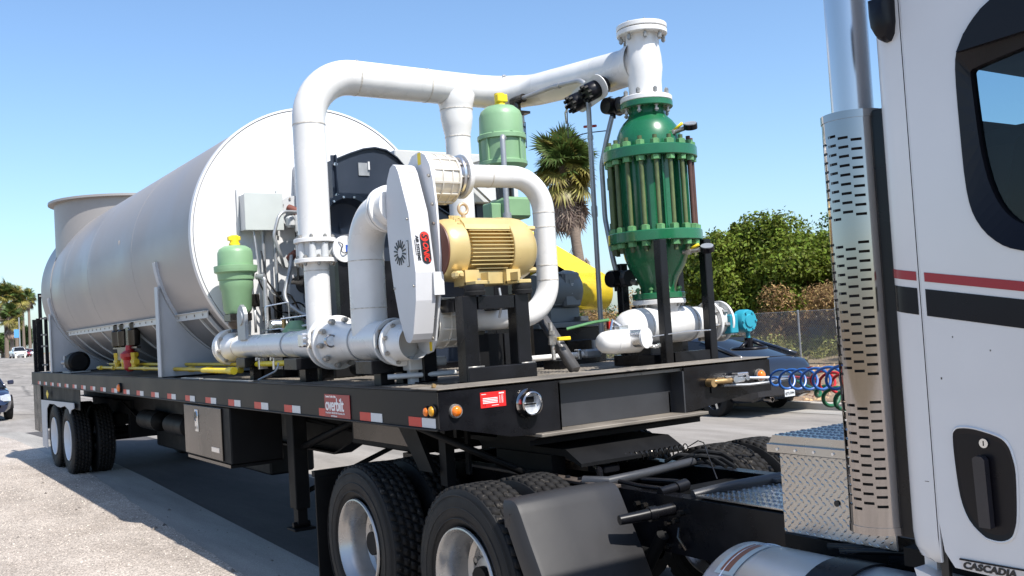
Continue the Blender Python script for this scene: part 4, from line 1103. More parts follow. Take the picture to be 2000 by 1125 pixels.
# ---- gold motor
GM = thing('gold_motor', 'gold painted electric motor with cooling fins bolted on the black blower stand', 'motor', (-.55, 0.7, 2.1))
gxm, gzm = -.64, 2.335
obj('drive_end', MB().lathe([(0.408, 0.001), (0.408, 0.178), (0.42, 0.187), (0.47, 0.196), (0.535, 0.199), (0.545, 0.19), (0.56, 0.168)], (gxm, 0, gzm), 'y', 56), GOLD, GM)
obj('seal_ring', MB().lathe([(0.400, 0.001), (0.400, 0.174), (0.409, 0.176)], (gxm, 0, gzm), 'y', 48), mat('rust_ring', (0.12, 0.04, 0.025), 0.5), GM)
obj('body', MB().lathe([(0.54, 0.166), (0.88, 0.166)], (gxm, 0, gzm), 'y', 56), GOLD, GM)
obj('fan_cowl', MB().lathe([(0.86, 0.170), (0.858, 0.206), (0.862, 0.21), (0.95, 0.208), (1.00, 0.200), (1.04, 0.180), (1.075, 0.14), (1.09, 0.10), (1.092, 0.001)], (gxm, 0, gzm), 'y', 64), GOLD, GM)
for a in (0.75, -0.85, 2.4, -2.4): 
    u_ = Vector((math.cos(a), 0, math.sin(a)))
    obj('cowl_lug', MB().hexb(Vector((gxm, 1.0, gzm)) + u_ * 0.185, (0, 1, 0), 0.018, 0.06), GOLD, GM)
for sx in (1, -1):
    for k in range(12):
        dz = 0.110 - k * 0.0235
        half = math.sqrt(max(0.0, 0.2 ** 2 - dz ** 2))
        y1 = 0.865 if k < 10 else 0.83; y0 = 0.555 if k < 10 else 0.60
        mb = MB(); mb.prism([(y0 - 0.018 if k < 10 else y0, 0), (y0, 0)], 0, 'xz') if False else None
        xa, xb = gxm + sx * 0.12, gxm + sx * half
        mb.box((xa, y0, gzm + dz - 0.0028), (xb, y1, gzm + dz + 0.0028))
        obj('cooling_fin', mb, GOLD, GM)
# top cover slab and sloping corner ribs
obj('top_cover', MB().prism([(gxm - 0.165, gzm + 0.115), (gxm + 0.163, gzm + 0.118), (gxm + 0.150, gzm + 0.150), (gxm + 0.10, gzm + 0.190), (gxm + 0.04, gzm + 0.203), (gxm - 0.10, gzm + 0.195)], 0.335, 'xz', 0.532), GOLD, GM)
mb = MB()
for k in range(5): mb.box((gxm + 0.02 + k * 0.026, 0.50, gzm + 0.15 - k * 0.006), (gxm + 0.027 + k * 0.026, 0.56, gzm + 0.216 - k * k * 0.0035))
obj('cast_rib', mb, GOLD, GM)
for (y0, y1) in ((0.50, 0.60), (0.80, 0.905)):
    obj('motor_foot', MB().box((-.48, y0, 2.105), (-.345, y1, 2.128), 0.003).box((-.42, y0 + (0.085 if y0 < .7 else 0.0), 2.12), (-.335, y0 + (0.1 if y0 < .7 else 0.015), 2.175)).box((-.60, y0, 2.105), (-.46, y1, 2.2)), GOLD, GM)
    obj('bolt', MB().hexb((-.385, (y0 + y1) / 2, 2.128), (0, 0, 1), 0.012, 0.014), ZINC, GM)
obj('lower_web', MB().box((-.70, 0.58, 2.105), (-.50, 0.84, 2.2), 0.01), GOLD, GM)
obj('drain_lug', MB().box((-.50, 0.42, 2.15), (-.43, 0.48, 2.195), 0.012).hexb((-.43, 0.45, 2.172), (1, 0, 0), 0.012, 0.012), GOLD, GM)
ring_pts = [(gxm, 0.62 + 0.032 * math.cos(a), gzm + 0.262 + 0.032 * math.sin(a)) for a in [2 * PI * k / 20 for k in range(20)]]
obj('eye_bolt', MB().tube(ring_pts, 0.010, 10, closed=True).cyl((gxm, 0.62, gzm + 0.19), (gxm, 0.62, gzm + 0.232), 0.014, 12), mat('gold_brass', (0.5, 0.36, 0.22), 0.4, metal=0.4), GM)
obj('wire', MB().tube(fillet([(-.40, 0.70, 2.08), (-.38, 0.70, 1.98), (-.42, 0.70, 1.9)], 0.03), 0.008, 8), GALV, GM)

# ---- black stand for the blower
BS = thing('blower_stand', 'black square tube stand under the gold motor at the front of the deck', 'stand', (-.5, 0.65, D))
for (x, y) in ((-.42, 0.468), (-.42, 0.845), (-.95, 0.468), (-.95, 0.845)):
    obj('stand_leg', MB().box((x - 0.050, y - 0.050, D + 0.012), (x + 0.050, y + 0.050, 2.04), 0.005), BLACK, BS)
obj('cross_bar', MB().box((-.475, 0.527, 1.955), (-.37, 0.786, 2.035), 0.003), BLACK, BS)
obj('cross_bar', MB().box((-1.0, 0.527, 1.955), (-.90, 0.786, 2.035), 0.003).box((-.89, 0.42, 1.95), (-.48, 0.51, 2.03)).box((-.89, 0.80, 1.95), (-.48, 0.89, 2.03)), BLACK, BS)
obj('base_channel', MB().box((-.40, 0.527, D + 0.012), (-.362, 0.786, D + 0.10)).box((-.361, 0.415, D + 0.012), (-.340, 0.905, D + 0.098), 0.003), BLACK, BS)
obj('base_plate', MB().box((-1.02, 0.38, D), (-.285, 0.96, D + 0.011), 0.002), BLACK, BS)
for y in (0.52, 0.865):
    obj('rubber_mount', MB().lathe([(2.04, 0.062), (2.062, 0.066), (2.067, 0.060), (2.085, 0.064), (2.104, 0.060)], (-.395, y, 0), 'z', 24), RUBBER, BS)
obj('rear_post', MB().box((-1.20, 1.10, D), (-1.08, 1.22, 2.3), 0.004).box((-.86, 0.95, D), (-.76, 1.05, 1.80), 0.004), BLACK, BS)
obj('foot_pad', MB().box((-.64, 0.60, D + .012), (-.56, 0.7, 1.80)).box((-.80, .78, D), (-.7, .9, 1.80)), BLACKM, BS)
obj('brace', MB().tube([(-1.02, 1.42, 1.93), (-.63, 1.42, 1.52)], 0.042, 4), mat('brace_grey', (0.085, 0.083, 0.085), .4, vary=.2), BS)
obj('weld_bead', MB().tube([(-.352, 0.42, D + .102), (-.352, 0.53, D + .102)], 0.006, 6).tube([(-.352, 0.80, D + .102), (-.352, 0.90, D + .102)], 0.006, 6), ZINC, BS)

# ---- dark fan scroll
FN = thing('fan_housing', 'dark blue black curved fan housing rising between the white columns', 'fan housing', (-3.2, 1.3, D))
fp = [(.83, 1.56), (.83, 3.34), (.95, 3.39), (1.08, 3.435), (1.19, 3.452), (1.30, 3.435), (1.40, 3.375), (1.5, 3.27), (1.62, 3.10), (1.76, 2.96), (1.9, 2.88), (2.02, 2.80), (2.05, 2.6), (2.05, 1.56)]
obj('scroll', MB().prism(fp, 0.75, 'yz', -3.75), NAVY, FN)
edge = MB()
for (a, b), (c, d) in zip(fp[1:-1], fp[2:]):
    edge.add([(-3.0, a, b), (-2.975, a, b), (-2.975, c, d), (-3.0, c, d), (-3.0, a, b - .012), (-2.975, a, b - .012), (-2.975, c, d - .012), (-3.0, c, d - .012)], [(0, 1, 2, 3), (4, 7, 6, 5), (0, 4, 5, 1), (3, 2, 6, 7), (1, 5, 6, 2), (0, 3, 7, 4)])
obj('scroll_edge', edge, NAVY, FN)
obj('seam_flange', MB().box((-2.99, .775, 1.6), (-2.97, .828, 3.36)).box((-3.0, .80, 1.6), (-2.93, .806, 3.36)), NAVY, FN)
for z in (3.28, 3.02, 2.85, 2.1): obj('bolt', MB().hexb((-2.97, .80, z), (1, 0, 0), 0.016, 0.03, 8), ALU, FN)
obj('data_tag', MB().box((-2.999, 1.03, 3.20), (-2.99, 1.13, 3.31)), GALV, FN)
obj('data_tag', MB().box((-2.99, 1.115, 3.25), (-2.975, 1.13, 3.32)), WHITE2, FN)
for (x, r) in ((-2.90, 0.265), (-2.78, 0.27)):
    f_ = flange(FN, (x, 0.82, 2.74), 'x', r, 0.018, NAVY, 16, 0.010, hole=0.23, rb=r - 0.03, bm=ALU, n=64, name='inlet_ring')
obj('inlet_duct', MB().lathe([(-3.0, 0.24), (-2.78, 0.24)], (0, .82, 2.74), 'x', 48).lathe([(-2.79, 0.23), (-2.88, 0.20), (-2.95, 0.001)], (0, .82, 2.74), 'x', 48), NAVY, FN)
obj('lower_panel', MB().box((-2.9, .72, 1.56), (-2.82, 1.5, 2.45)).box((-2.80, .55, 1.86), (-2.74, 1.2, 1.92)), BLACK, FN)
obj('fan_base', MB().box((-3.9, .7, D), (-2.7, 2.2, 1.56)), BLACK, FN)
# light grey box behind the fan
GB = thing('grey_duct_box', 'light grey sheet metal box standing behind the dark fan housing', 'duct', (-3.6, 2.0, 2.4))
obj('duct_body', MB().box((-4.3, 1.42, 3.0), (-3.06, 2.72, 3.455), 0.008), LGREY, GB)
obj('duct_leg', MB().box((-3.3, 2.3, D), (-3.16, 2.42, 3.0), .004).box((-4.2, 2.3, D), (-4.1, 2.42, 3.0), .004).box((-4.2, 1.5, D), (-4.1, 1.6, 3.0), .004).box((-3.9, 2.06, 1.56), (-3.2, 2.3, 3.0)), NAVY, GB)
# grey bracket frame next to the second valve
obj('duct_bracket', MB().tube([(-3.0, 1.98, 3.06), (-3.0, 1.98, 3.33), (-3.0, 2.36, 3.43)], 0.035, 4).tube([(-3.0, 2.02, 3.30), (-3.0, 2.5, 2.9)], 0.025, 4), LGREY, GB)

# ---- electrics on the tank end
EB = thing('electrical_box', 'light grey electrical box mounted high on the white tank end with conduits below it', 'electrical box', (-4.4, .65, 2.9))
obj('box_body', MB().box((-4.485, .475, 2.885), (-4.31, .835, 3.222), 0.004), LGREY, EB)
obj('box_cover', MB().box((-4.309, .468, 2.878), (-4.298, .842, 3.23), 0.003), mat('box_cover_grey', (.47, .50, .48), .4, vary=.03), EB)
obj('box_bracket', MB().box((-4.485, .45, 2.84), (-4.46, .47, 3.28)), LGREY, EB)
obj('box_bracket', MB().box((-4.485, .84, 2.84), (-4.46, .86, 3.28)), LGREY, EB)
for (y, z1) in ((.665, 2.15), (.78, 2.3)):
    obj('conduit', MB().cyl((-4.40, y, z1), (-4.40, y, 2.89), 0.017, 12).cyl((-4.40, y, 2.84), (-4.40, y, 2.89), 0.026, 12), GALV, EB)
obj('conduit_body', MB().box((-4.44, .635, 2.02), (-4.36, .695, 2.16), .008).box((-4.44, .75, 2.05), (-4.36, .81, 2.3), .008).cyl((-4.40, .665, 1.7), (-4.40, .665, 2.02), .018, 10).cyl((-4.40, .78, 1.7), (-4.40, .78, 2.05), .018, 10), DST, EB)
obj('terminal_cabinet', MB().box((-4.48, 1.03, 1.85), (-4.15, 1.40, 3.52), .006), PLATEG, EB)
BN = thing('burner_head', 'round bolted burner plate with angled arms and looping grey cables beside the left column', 'burner', (-4.3, .95, 2.6))
obj('burner_plate', MB().lathe([(-4.46, .01), (-4.46, .155), (-4.40, .155), (-4.40, .01)], (0, .99, 3.07), 'x', 40), LGREY, BN)
for k in range(8):
    a = k * PI / 4 + .3; obj('bolt', MB().hexb((-4.40, .99 + .13 * math.cos(a), 3.07 + .13 * math.sin(a)), (1, 0, 0), .012, .012), ZINC, BN)
obj('burner_arm', MB().cyl((-4.39, .93, 3.09), (-4.15, 1.12, 2.92), .028, 14).lathe([(2.84, .02), (2.86, .038), (2.98, .042), (3.02, .03), (3.02, .001)], (-4.25, .97, 0), 'z', 20).box((-4.32, .86, 2.90), (-4.22, .93, 3.01), .02), LGREY, BN)
obj('arm_boot', MB().cyl((-4.36, .92, 3.10), (-4.28, .98, 3.05), .038, 14), RUST, BN)
obj('burner_stem', MB().tube([(-4.25, .97, 2.86), (-4.22, 1.02, 2.66)], .02, 12).cyl((-4.25, .97, 2.82), (-4.245, .975, 2.87), .03, 12), GALV, BN)
obj('lower_plate', MB().lathe([(-4.46, .01), (-4.46, .13), (-4.43, .13), (-4.43, .01)], (0, .93, 2.66), 'x', 40), LGREY, BN)
obj('arm_boot', MB().cyl((-4.32, .88, 2.60), (-4.25, .93, 2.66), .035, 12), RUST, BN)
obj('cable', MB().tube(fillet([(-4.2, .93, 3.04), (-4.1, .73, 3.03), (-4.1, .66, 2.8), (-4.1, .72, 2.62), (-4.2, .78, 2.52)], .12), .016, 10), GALV, BN)
obj('cable', MB().tube(fillet([(-4.2, .86, 2.62), (-4.05, .78, 2.48), (-4.0, .68, 2.2), (-3.9, .82, 2.06), (-3.8, .9, 2.03)], .16), .019, 10), GALV, BN)
obj('sensor_panel', MB().box((-4.48, .88, 2.10), (-4.34, 1.02, 2.36), .004), PLATEG, BN)
obj('burner_tube', MB().cyl((-4.45, 1.02, 2.36), (-4.2, 1.05, 2.36), .09, 24).cyl((-4.3, .96, 2.9), (-4.3, .96, 2.40), .012, 8), DST, BN)
for k, (y0, y1, x_) in enumerate(((.56, .92, -4.35), (.60, 1.0, -4.28), (.52, .84, -4.22), (.74, 1.06, -4.12))):
    obj('cable', MB().tube(fillet([(x_, y0, 2.9 - k * .22), (x_ + .05, y0 + .02, 2.45 - k * .05), (x_ + .06, (y0 + y1) / 2, 2.2 - k * .06), (x_, y1, 2.35 - k * .12), (x_, y1 + .02, 2.0)], .1), .0085, 8), (GALV, DST, BLACKM, DST)[k], BN)
for (y, z) in ((.52, 2.22), (.70, 1.98), (.88, 1.98), (1.02, 2.12)):
    obj('conduit_box', MB().box((-4.36, y - .04, z - .06), (-4.27, y + .04, z + .06), .008), (GALV, DST, LGREY, DST)[int(y * 10) % 4], BN)
    obj('conduit_stub', MB().cyl((-4.31, y, z - .3), (-4.31, y, z - .05), .013, 8), GALV, BN)

# ---- pale green actuated valves
def green_valve(name, label, c, s, parent_low=None):
    x, y, z = c
    t = thing(name, label, 'valve', c, group='pale green actuated valves')
    m_ = MB()
    m_.lathe([(0, .001), (0, .105), (.03, .125), (.20, .135), (.23, .15), (.30, .150), (.305, .16), (.36, .165), (.375, .19), (.40, .192), (.405, .165)], c, 'z', 44)
    obj('lower_body', m_, MINT, t)
    obj('cap', MB().lathe([(.40, .192), (.43, .192), (.435, .158), (.55, .155), (.585, .14), (.61, .10), (.62, .04), (.62, .001)], c, 'z', 44), MINT, t)
    obj('yellow_knob', MB().lathe([(.615, .05), (.635, .05), (.64, .042), (.70, .042), (.71, .03), (.71, .001)], c, 'z', 12).box((x - .02, y - .06, z + .66), (x + .03, y + .05, z + .70), .006), YEL, t)
    return t
g1 = green_valve('mint_actuator', 'pale green bell shaped valve with yellow knob, lower left of the electrical box', (-4.13, .30, 2.10), 1)
obj('valve_stem', MB().box((-4.22, .2, 2.03), (-4.04, .4, 2.10), .006).lathe([(1.93, .07), (1.96, .06), (2.0, .09), (2.03, .09)], (-4.13, .30, 0), 'z', 24), DST, g1)
obj('valve_disc', MB().prism([(-3.86 + .0, 1.86), (-3.66, 1.86), (-3.66, 2.08), (-3.70, 2.14), (-3.76, 2.165), (-3.82, 2.14), (-3.86, 2.08)], .03, 'xz', .20).lathe([(.19, .001), (.19, .062), (.2, .066)], (-3.76, 0, 2.05), 'y', 28), GALV, g1)
obj('side_conduit', MB().tube(fillet([(-4.0, .46, 2.42), (-3.95, .50, 2.40), (-3.95, .50, 1.75)], .03), .02, 12), GALV, g1)
obj('side_elbow', MB().cyl((-4.02, .45, 2.42), (-3.95, .50, 2.42), .024, 14), GALV, g1)
# second actuator, behind the loop pipe
g2 = thing('mint_actuator', 'pale green ribbed actuator with yellow knob standing behind the white loop pipe', 'valve', (-1.55, 1.5, 2.5), group='pale green actuated valves')
c = (-1.50, 1.52, 0)
obj('lower_body', MB().lathe([(2.97, .06), (2.98, .13), (3.02, .16), (3.03, .165), (3.05, .185), (3.075, .185), (3.085, .165), (3.25, .165)], c, 'z', 44).lathe([(2.90, .10), (2.97, .10)], c, 'z', 24), MINT, g2)
obj('cap', MB().lathe([(3.24, .165), (3.245, .185), (3.275, .185), (3.285, .168), (3.42, .164), (3.46, .15), (3.495, .11), (3.51, .05), (3.51, .001)], c, 'z', 44), MINT, g2)
for k in range(8):
    a = k * PI / 4 + .3
    o = obj('cast_rib', MB().box((.155, -.008, 3.07), (.178, .008, 3.25)), MINT, g2, loc=(c[0], c[1], 0)); o.rotation_euler = (0, 0, a)
    obj('cap_lug', MB().hexb((c[0] + .17 * math.cos(a + .35), c[1] + .17 * math.sin(a + .35), 3.275), (0, 0, 1), .014, .012), MINT, g2)
obj('yellow_knob', MB().lathe([(3.505, .045), (3.52, .045), (3.525, .038), (3.60, .038), (3.605, .001)], c, 'z', 14).box((c[0] + .0, c[1] - .045, 3.53), (c[0] + .05, c[1] + .045, 3.59), .006), YEL, g2)
obj('side_conduit', MB().tube(fillet([(-1.32, 1.42, 3.22), (-1.25, 1.36, 3.22), (-1.25, 1.36, 2.62)], .03), .02, 12).cyl((-1.25, 1.36, 2.60), (-1.25, 1.36, 2.66), .032, 12), GALV, g2)
obj('valve_block', MB().box((-1.62, 1.44, 2.64), (-1.36, 1.66, 2.80), .02).box((-1.55, 1.34, 2.62), (-1.44, 1.45, 2.76), .01), MINT, g2)
obj('valve_neck', MB().cyl((-1.5, 1.52, 2.50), (-1.5, 1.52, 2.64), .07, 20).cyl((-1.5, 1.52, 2.78), (-1.5, 1.52, 2.92), .07, 20).box((-1.65, 1.45, D), (-1.35, 1.6, 2.5)), DST, g2)
# third small green casting low behind the manifold with tubing
PC = thing('pilot_cluster', 'tangle of thin steel tubes and brass fittings behind the lower manifold pipe', 'tubing', (-3.5, .7, D))
obj('pump_body', MB().lathe([(0, .08), (.02, .12), (.1, .13), (.16, .09), (.2, .05), (.2, .001)], (-3.55, .62, 1.80), 'z', 24).cyl((-3.45, .5, 1.86), (-3.25, .8, 1.84), .07, 18).cyl((-3.1, .75, 1.84), (-2.9, 1.0, 1.84), .06, 16), MINT, PC)
tb_ = MB()
for pts in ([(-3.75, .42, 1.98), (-3.75, .42, 2.14), (-3.7, .62, 2.17), (-3.7, .62, 1.95)], [(-3.6, .5, 2.02), (-3.4, .95, 2.06), (-3.4, 1.05, 2.04), (-3.4, 1.05, 1.88), (-3.5, .8, 1.9)], [(-3.8, .4, 1.93), (-3.5, .7, 1.95), (-3.1, 1.1, 2.02)], [(-3.3, .6, 1.9), (-3.2, .7, 2.0), (-3.0, .9, 1.96)], [(-3.66, .55, 1.8), (-3.66, .55, 2.05)], [(-3.2, .68, 1.75), (-3.25, .72, 1.98)]):
    tb_.tube(fillet(pts, .02), .007, 8)
obj('steel_tube', tb_, ALU, PC)
obj('brass_valve', MB().hexb((-3.66, .55, 1.93), (0, 0, 1), .022, .09).hexb((-3.5, .72, 1.92), (0, 1, 0), .02, .06).hexb((-3.25, .72, 1.88), (0, 0, 1), .018, .07), BRASS, PC)
obj('white_lever', MB().tube([(-3.6, .50, 1.925), (-3.2, .90, 1.99)], .011, 8), WHITE2, PC)
obj('orange_tube', MB().tube(fillet([(-3.4, .66, 1.98), (-3.3, .70, 1.93), (-3.28, .72, 1.80)], .03), .011, 8), mat('rusty_tube', (.35, .13, .04), .5), PC)
obj('silver_filter', MB().lathe([(0, .001), (0, .05), (.03, .055), (.14, .055), (.15, .03)], (-3.86, .50, 1.97), 'y', 20), ALU, PC)
obj('dark_block', MB().box((-3.4, .55, D), (-2.6, 1.1, 1.75), .01).box((-4.2, .5, D), (-3.6, 1.0, 1.72), .01).cyl((-2.2, .55, 1.60), (-1.9, .55, 1.60), .06, 16), BLACKM, PC)

# ---- GREEN VESSEL (flame arrester)
FA = thing('green_vessel', 'tall dark green bolted pressure vessel with a cage of rods on black legs', 'vessel', (FX, FY, D))
obj('top_flange', MB().lathe([(3.342, .1), (3.342, .184), (3.347, .188), (3.380, .188), (3.384, .184), (3.384, .1)], (FX, FY, 0), 'z', 48), GREEN, FA)
obj('dome', MB().lathe([(3.35, .13), (3.30, .130), (3.275, .142), (3.24, .178), (3.20, .205), (3.15, .226), (3.10, .236), (3.05, .240), (2.99, .24)], (FX, FY, 0), 'z', 64), GREEN, FA)
f1 = obj('ring_flange', MB().lathe([(2.963, .2), (2.963, .332), (2.968, .336), (3.033, .336), (3.038, .332), (3.038, .22)], (FX, FY, 0), 'z', 72), GREEN, FA)
f2 = obj('ring_flange', MB().lathe([(2.372, .2), (2.372, .332), (2.377, .336), (2.442, .336), (2.447, .332), (2.447, .22)], (FX, FY, 0), 'z', 72), GREEN, FA)
obj('core', MB().lathe([(2.44, .225), (2.97, .225)], (FX, FY, 0), 'z', 56), GREEN, FA)
for k in range(12):
    o = obj('core_fin', MB().box((.222, -.006, 2.448), (.262, .006, 2.962)), GREEN, FA, loc=(FX, FY, 0)); o.rotation_euler = (0, 0, k * PI / 6 + .12)
obj('lower_cone', MB().lathe([(2.38, .25), (2.32, .235), (2.27, .225), (2.20, .20), (2.12, .15), (2.06, .128), (2.0, .125)], (FX, FY, 0), 'z', 64), GREEN, FA)
obj('bottom_flange', MB().lathe([(1.972, .1), (1.972, .184), (1.976, .188), (2.010, .188), (2.014, .184), (2.014, .1)], (FX, FY, 0), 'z', 48), GREEN, FA)
rodm = MB().cyl((0, 0, 2.30), (0, 0, 3.102), .0155, 12).mesh('tie_rod')
nutm = MB().hexb((0, 0, 0), (0, 0, 1), .033, .032)
nutm.lathe([(.032, .029), (.036, .022)], (0, 0, 0), 'z', 12); nutm = nutm.mesh('nut')
NR = 18
rm = random.Random(3)
for k in range(NR):
    a = 2 * PI * k / NR + .10
    x, y = FX + .295 * math.cos(a), FY + .295 * math.sin(a)
    an = math.degrees(a) % 360
    rusty = 10 < an < 75
    obj('tie_rod', rodm if not rusty else rodm.copy(), RUSTR if rusty else RODG, FA, loc=(x, y, 0)) if not rusty else None
    if rusty:
        o = obj('tie_rod', MB().cyl((0, 0, 2.30), (0, 0, 3.102), .0155, 12), RUSTR, FA, loc=(x, y, 0), label='rusty brown tie rod')
    for z in (3.039, 2.930, 2.448, 2.338):
        o = obj('nut', nutm, GREENL, FA, loc=(x, y, z)); o.rotation_euler = (0, 0, rm.uniform(0, 1))
for k in range(8):
    a = 2 * PI * k / 8 + .5
    for z in (3.315, 2.016):
        obj('bolt', bolt_mesh(.016, .045, 'z'), ZINC if z > 3 else GREENL, FA, loc=(FX + .158 * math.cos(a), FY + .158 * math.sin(a), z + .01))
obj('hinge_block', MB().cyl((-.93, 2.10, 2.80), (-.93, 2.10, 2.885), .042, 16).cyl((-.93, 2.10, 2.46), (-.93, 2.10, 2.55), .042, 16).cyl((-.93, 2.10, 2.5), (-.93, 2.10, 2.84), .014, 10).hexb((-.93, 2.10, 2.76), (0, 0, 1), .028, .03), GREEN, FA)
for (x, y) in ((-.34, 1.985), (-.36, 2.425), (-.93, 2.13), (-.90, 2.66)):
    obj('vessel_leg', MB().box((x - .033, y - .033, D), (x + .033, y + .033, 2.371 if x > -.5 else 2.25), .005), BLACK, FA)
for a_, b_ in (((-.40, 2.04, D), (-.32, 2.37, D + .085)), ((-.88, 2.2, D), (-.8, 2.6, D + .08)), ((-.85, 1.94, D), (-.42, 2.02, D + .075)), ((-.9, 2.18, 1.90), (-.88, 2.62, 1.93))): obj('leg_tie', MB().box(a_, b_), BLACK, FA)
def transmitter(label, c):
    t = thing('pressure_transmitter', label, 'transmitter', c, group='black round transmitters')
    x, y, z = c
    obj('transmitter_body', MB().lathe([(-.07, .001), (-.07, .058), (-.055, .062), (.02, .062), (.03, .055), (.075, .066), (.085, .06), (.085, .001)], c, 'y', 28).cyl((x, y, z - .09), (x, y, z - .04), .022, 14), TRIM, t)
    obj('transmitter_block', MB().hexb((x + .06, y + .03, z), (1, 0, 0), .06, .05, 8).box((x + .02, y + .0, z - .06), (x + .08, y + .09, z + .06), .01), PLASTIC, t)
    obj('transmitter_tag', MB().box((x - .04, y - .045, z + .063), (x + .04, y - .02, z + .065)), ALU, t)
    obj('transmitter_stub', MB().hexb((x + .1, y + .05, z - .03), (1, .1, -.2), .022, .06), ZINC, t)
    return t
transmitter('black round pressure transmitter on the neck of the green vessel', (-.95, 2.16, 3.43))
transmitter('black round pressure transmitter beside the lower cone of the green vessel', (-.93, 2.08, 2.14))
CH = obj('flexible_conduit', MB().tube(fillet([(-.95, 2.15, 3.35), (-.96, 2.1, 3.2), (-1.02, 2.08, 3.0), (-1.02, 2.08, 2.6), (-.93, 2.06, 2.27), (-.92, 2.07, 2.2)], .25), .019, 12), GALV)
tag(CH, 'grey flexible conduit curving down the left side of the green vessel', 'conduit')
def gauge(label, c, d):
    t = thing('valve_gauge', label, 'gauge', c, group='side gauges of the green vessel')
    x, y, z = c; d = Vector(d).normalized(); c = Vector(c)
    obj('gauge_pipe', MB().cyl(c - d * .14, c - d * .01, .016, 12).hexb(c - d * .11, d, .024, .03), ZINC, t)
    e = c + d * .035
    obj('gauge_case', MB().cyl(e - Vector((0, .0, .016)), e + Vector((.012, -.012, .016)), .048, 28), TRIM, t)
    obj('gauge_rim', MB().cyl(e + Vector((.012, -.012, .014)), e + Vector((.014, -.014, .02)), .044, 28), GALV, t)
    obj('gauge_handle', MB().tube([c - d * .09 + Vector((0, 0, .01)), c + Vector((-.01, -.02, .035))], .011, 6), YEL, t)
    return t
gauge('small black gauge with a yellow handle sticking out of the dome of the green vessel', (-.32, 2.28, 3.15), (.75, .45, .18))
gauge('small black gauge with a yellow handle under the lower ring of the green vessel', (-.28, 2.32, 2.295), (.75, .45, .05))

# ---- white valve line under the green vessel
WL = thing('white_valve_line', 'white horizontal pipe body with seams below the green vessel', 'pipe', (-.6, 2.2, D))
WX, WZ = -.58, 1.785
flange(WL, (FX, FY, 1.950), 'z', 0.188, 0.034, WHITE, 8, .014, bl=.06, hole=.09, n=48)
obj('neck', MB().lathe([(1.935, .125), (1.90, .105), (1.80, .10)], (WX, 2.2, 0), 'z', 36), WHITE, WL)
mb = MB(); mb.lathe([(1.775, .001), (1.78, .04), (1.80, .08), (1.84, .108), (1.89, .122), (1.96, .128), (2.10, .128), (2.2, .13), (2.36, .128), (2.44, .122), (2.50, .112), (2.62, .108)], (WX, 0, WZ), 'y', 48)
obj('pipe_body', mb, WHITE, WL)
for y in (1.99, 2.42): obj('weld_seam', ring((WX, y, WZ), 'y', .127, .008, .0025), WELD, WL)
flange(WL, (WX, 2.635, WZ), 'y', .150, .024, WHITE, 8, .016, bl=.16, hole=.08, n=48)
flange(WL, (WX, 2.745, WZ), 'y', .150, .02, WHITE, 8, bolts=False, n=48)
obj('wafer_valve', MB().lathe([(2.65, .11), (2.73, .11)], (WX, 0, WZ), 'y', 36).lathe([(2.755, .13), (2.80, .10), (2.84, .05), (2.85, .001)], (WX, 0, WZ), 'y', 32), LGREY, WL)
obj('pipe_support', MB().box((-.75, 1.98, D), (-.50, 2.12, 1.67), .006).box((-.7, 2.2, D), (-.62, 2.4, 1.66)), BLACK, WL)
GO = thing('gear_operator', 'teal gearbox with a black handwheel hanging below it at the end of the white pipe', 'handwheel', (-.42, 2.86, 1.57))
obj('gearbox', MB().box((-.53, 2.72, 1.69), (-.44, 2.80, 1.83), .008).lathe([(-.50, .001), (-.50, .085), (-.42, .085), (-.41, .078), (-.41, .05), (-.40, .045), (-.40, .001)], (0, 2.88, 1.775), 'x', 12), TEAL, GO)
for k in range(6):
    a = k * PI / 3; obj('bolt', MB().hexb((-.41, 2.88 + .066 * math.cos(a), 1.775 + .066 * math.sin(a)), (1, 0, 0), .009, .01), TEAL, GO)
obj('shaft', MB().cyl((-.45, 2.90, 1.60), (-.45, 2.90, 1.70), .016, 12), TEAL, GO)
rp = [(-.45 + .125 * math.cos(a), 2.90 + .125 * math.sin(a), 1.572) for a in [2 * PI * k / 36 for k in range(36)]]
hw = obj('handwheel', MB().tube(rp, .011, 10, closed=True), TRIM, GO)
obj('hub', MB().cyl((-.45, 2.90, 1.575), (-.45, 2.90, 1.65), .032, 16), TRIM, hw)
for k in range(3):
    a = k * 2 * PI / 3 + .7
    obj('spoke', MB().tube([(-.45, 2.90, 1.635), (-.45 + .12 * math.cos(a), 2.90 + .12 * math.sin(a), 1.575)], .013, 6), TRIM, hw)
YS = thing('strainer', 'small white strainer with a bolted round cover in front of the white pipe', 'strainer', (-.48, 1.8, 1.6))
obj('strainer_body', MB().lathe([(1.53, .001), (1.532, .03), (1.545, .055), (1.57, .07), (1.62, .078), (1.80, .084), (1.86, .086), (1.90, .06)], (-.50, 0, 1.695), 'y', 36), WHITE, YS)
obj('strainer_ring', ring((-.50, 1.66, 1.695), 'y', .079, .01, .003), WHITE, YS)
obj('cover_neck', MB().cyl((-.50, 1.78, 1.71), (-.36, 1.815, 1.71), .062, 28), ALU, YS)
obj('cover', MB().cyl((-.36, 1.815, 1.71), (-.345, 1.819, 1.71), .070, 28), WHITE2, YS)
for k in range(4):
    a = k * PI / 6 - 2.2
    obj('nut', MB().hexb((-.345, 1.86 + .02 * math.cos(a) + .012 * k, 1.665 + .018 * math.sin(a)), (1, .2, 0), .013, .02), ALU, YS)
obj('clevis', MB().tube([(-.55, 1.68, 1.77), (-.55, 1.70, 1.84), (-.53, 1.76, 1.80)], .012, 6).box((-.56, 1.70, 1.765), (-.48, 1.78, 1.80), .004), ALU, YS)
obj('thin_rod', MB().tube([(-.36, 1.88, 1.715), (-.25, 2.1, 1.735), (-.18, 2.25, 1.735)], .005, 6), ALU, YS)
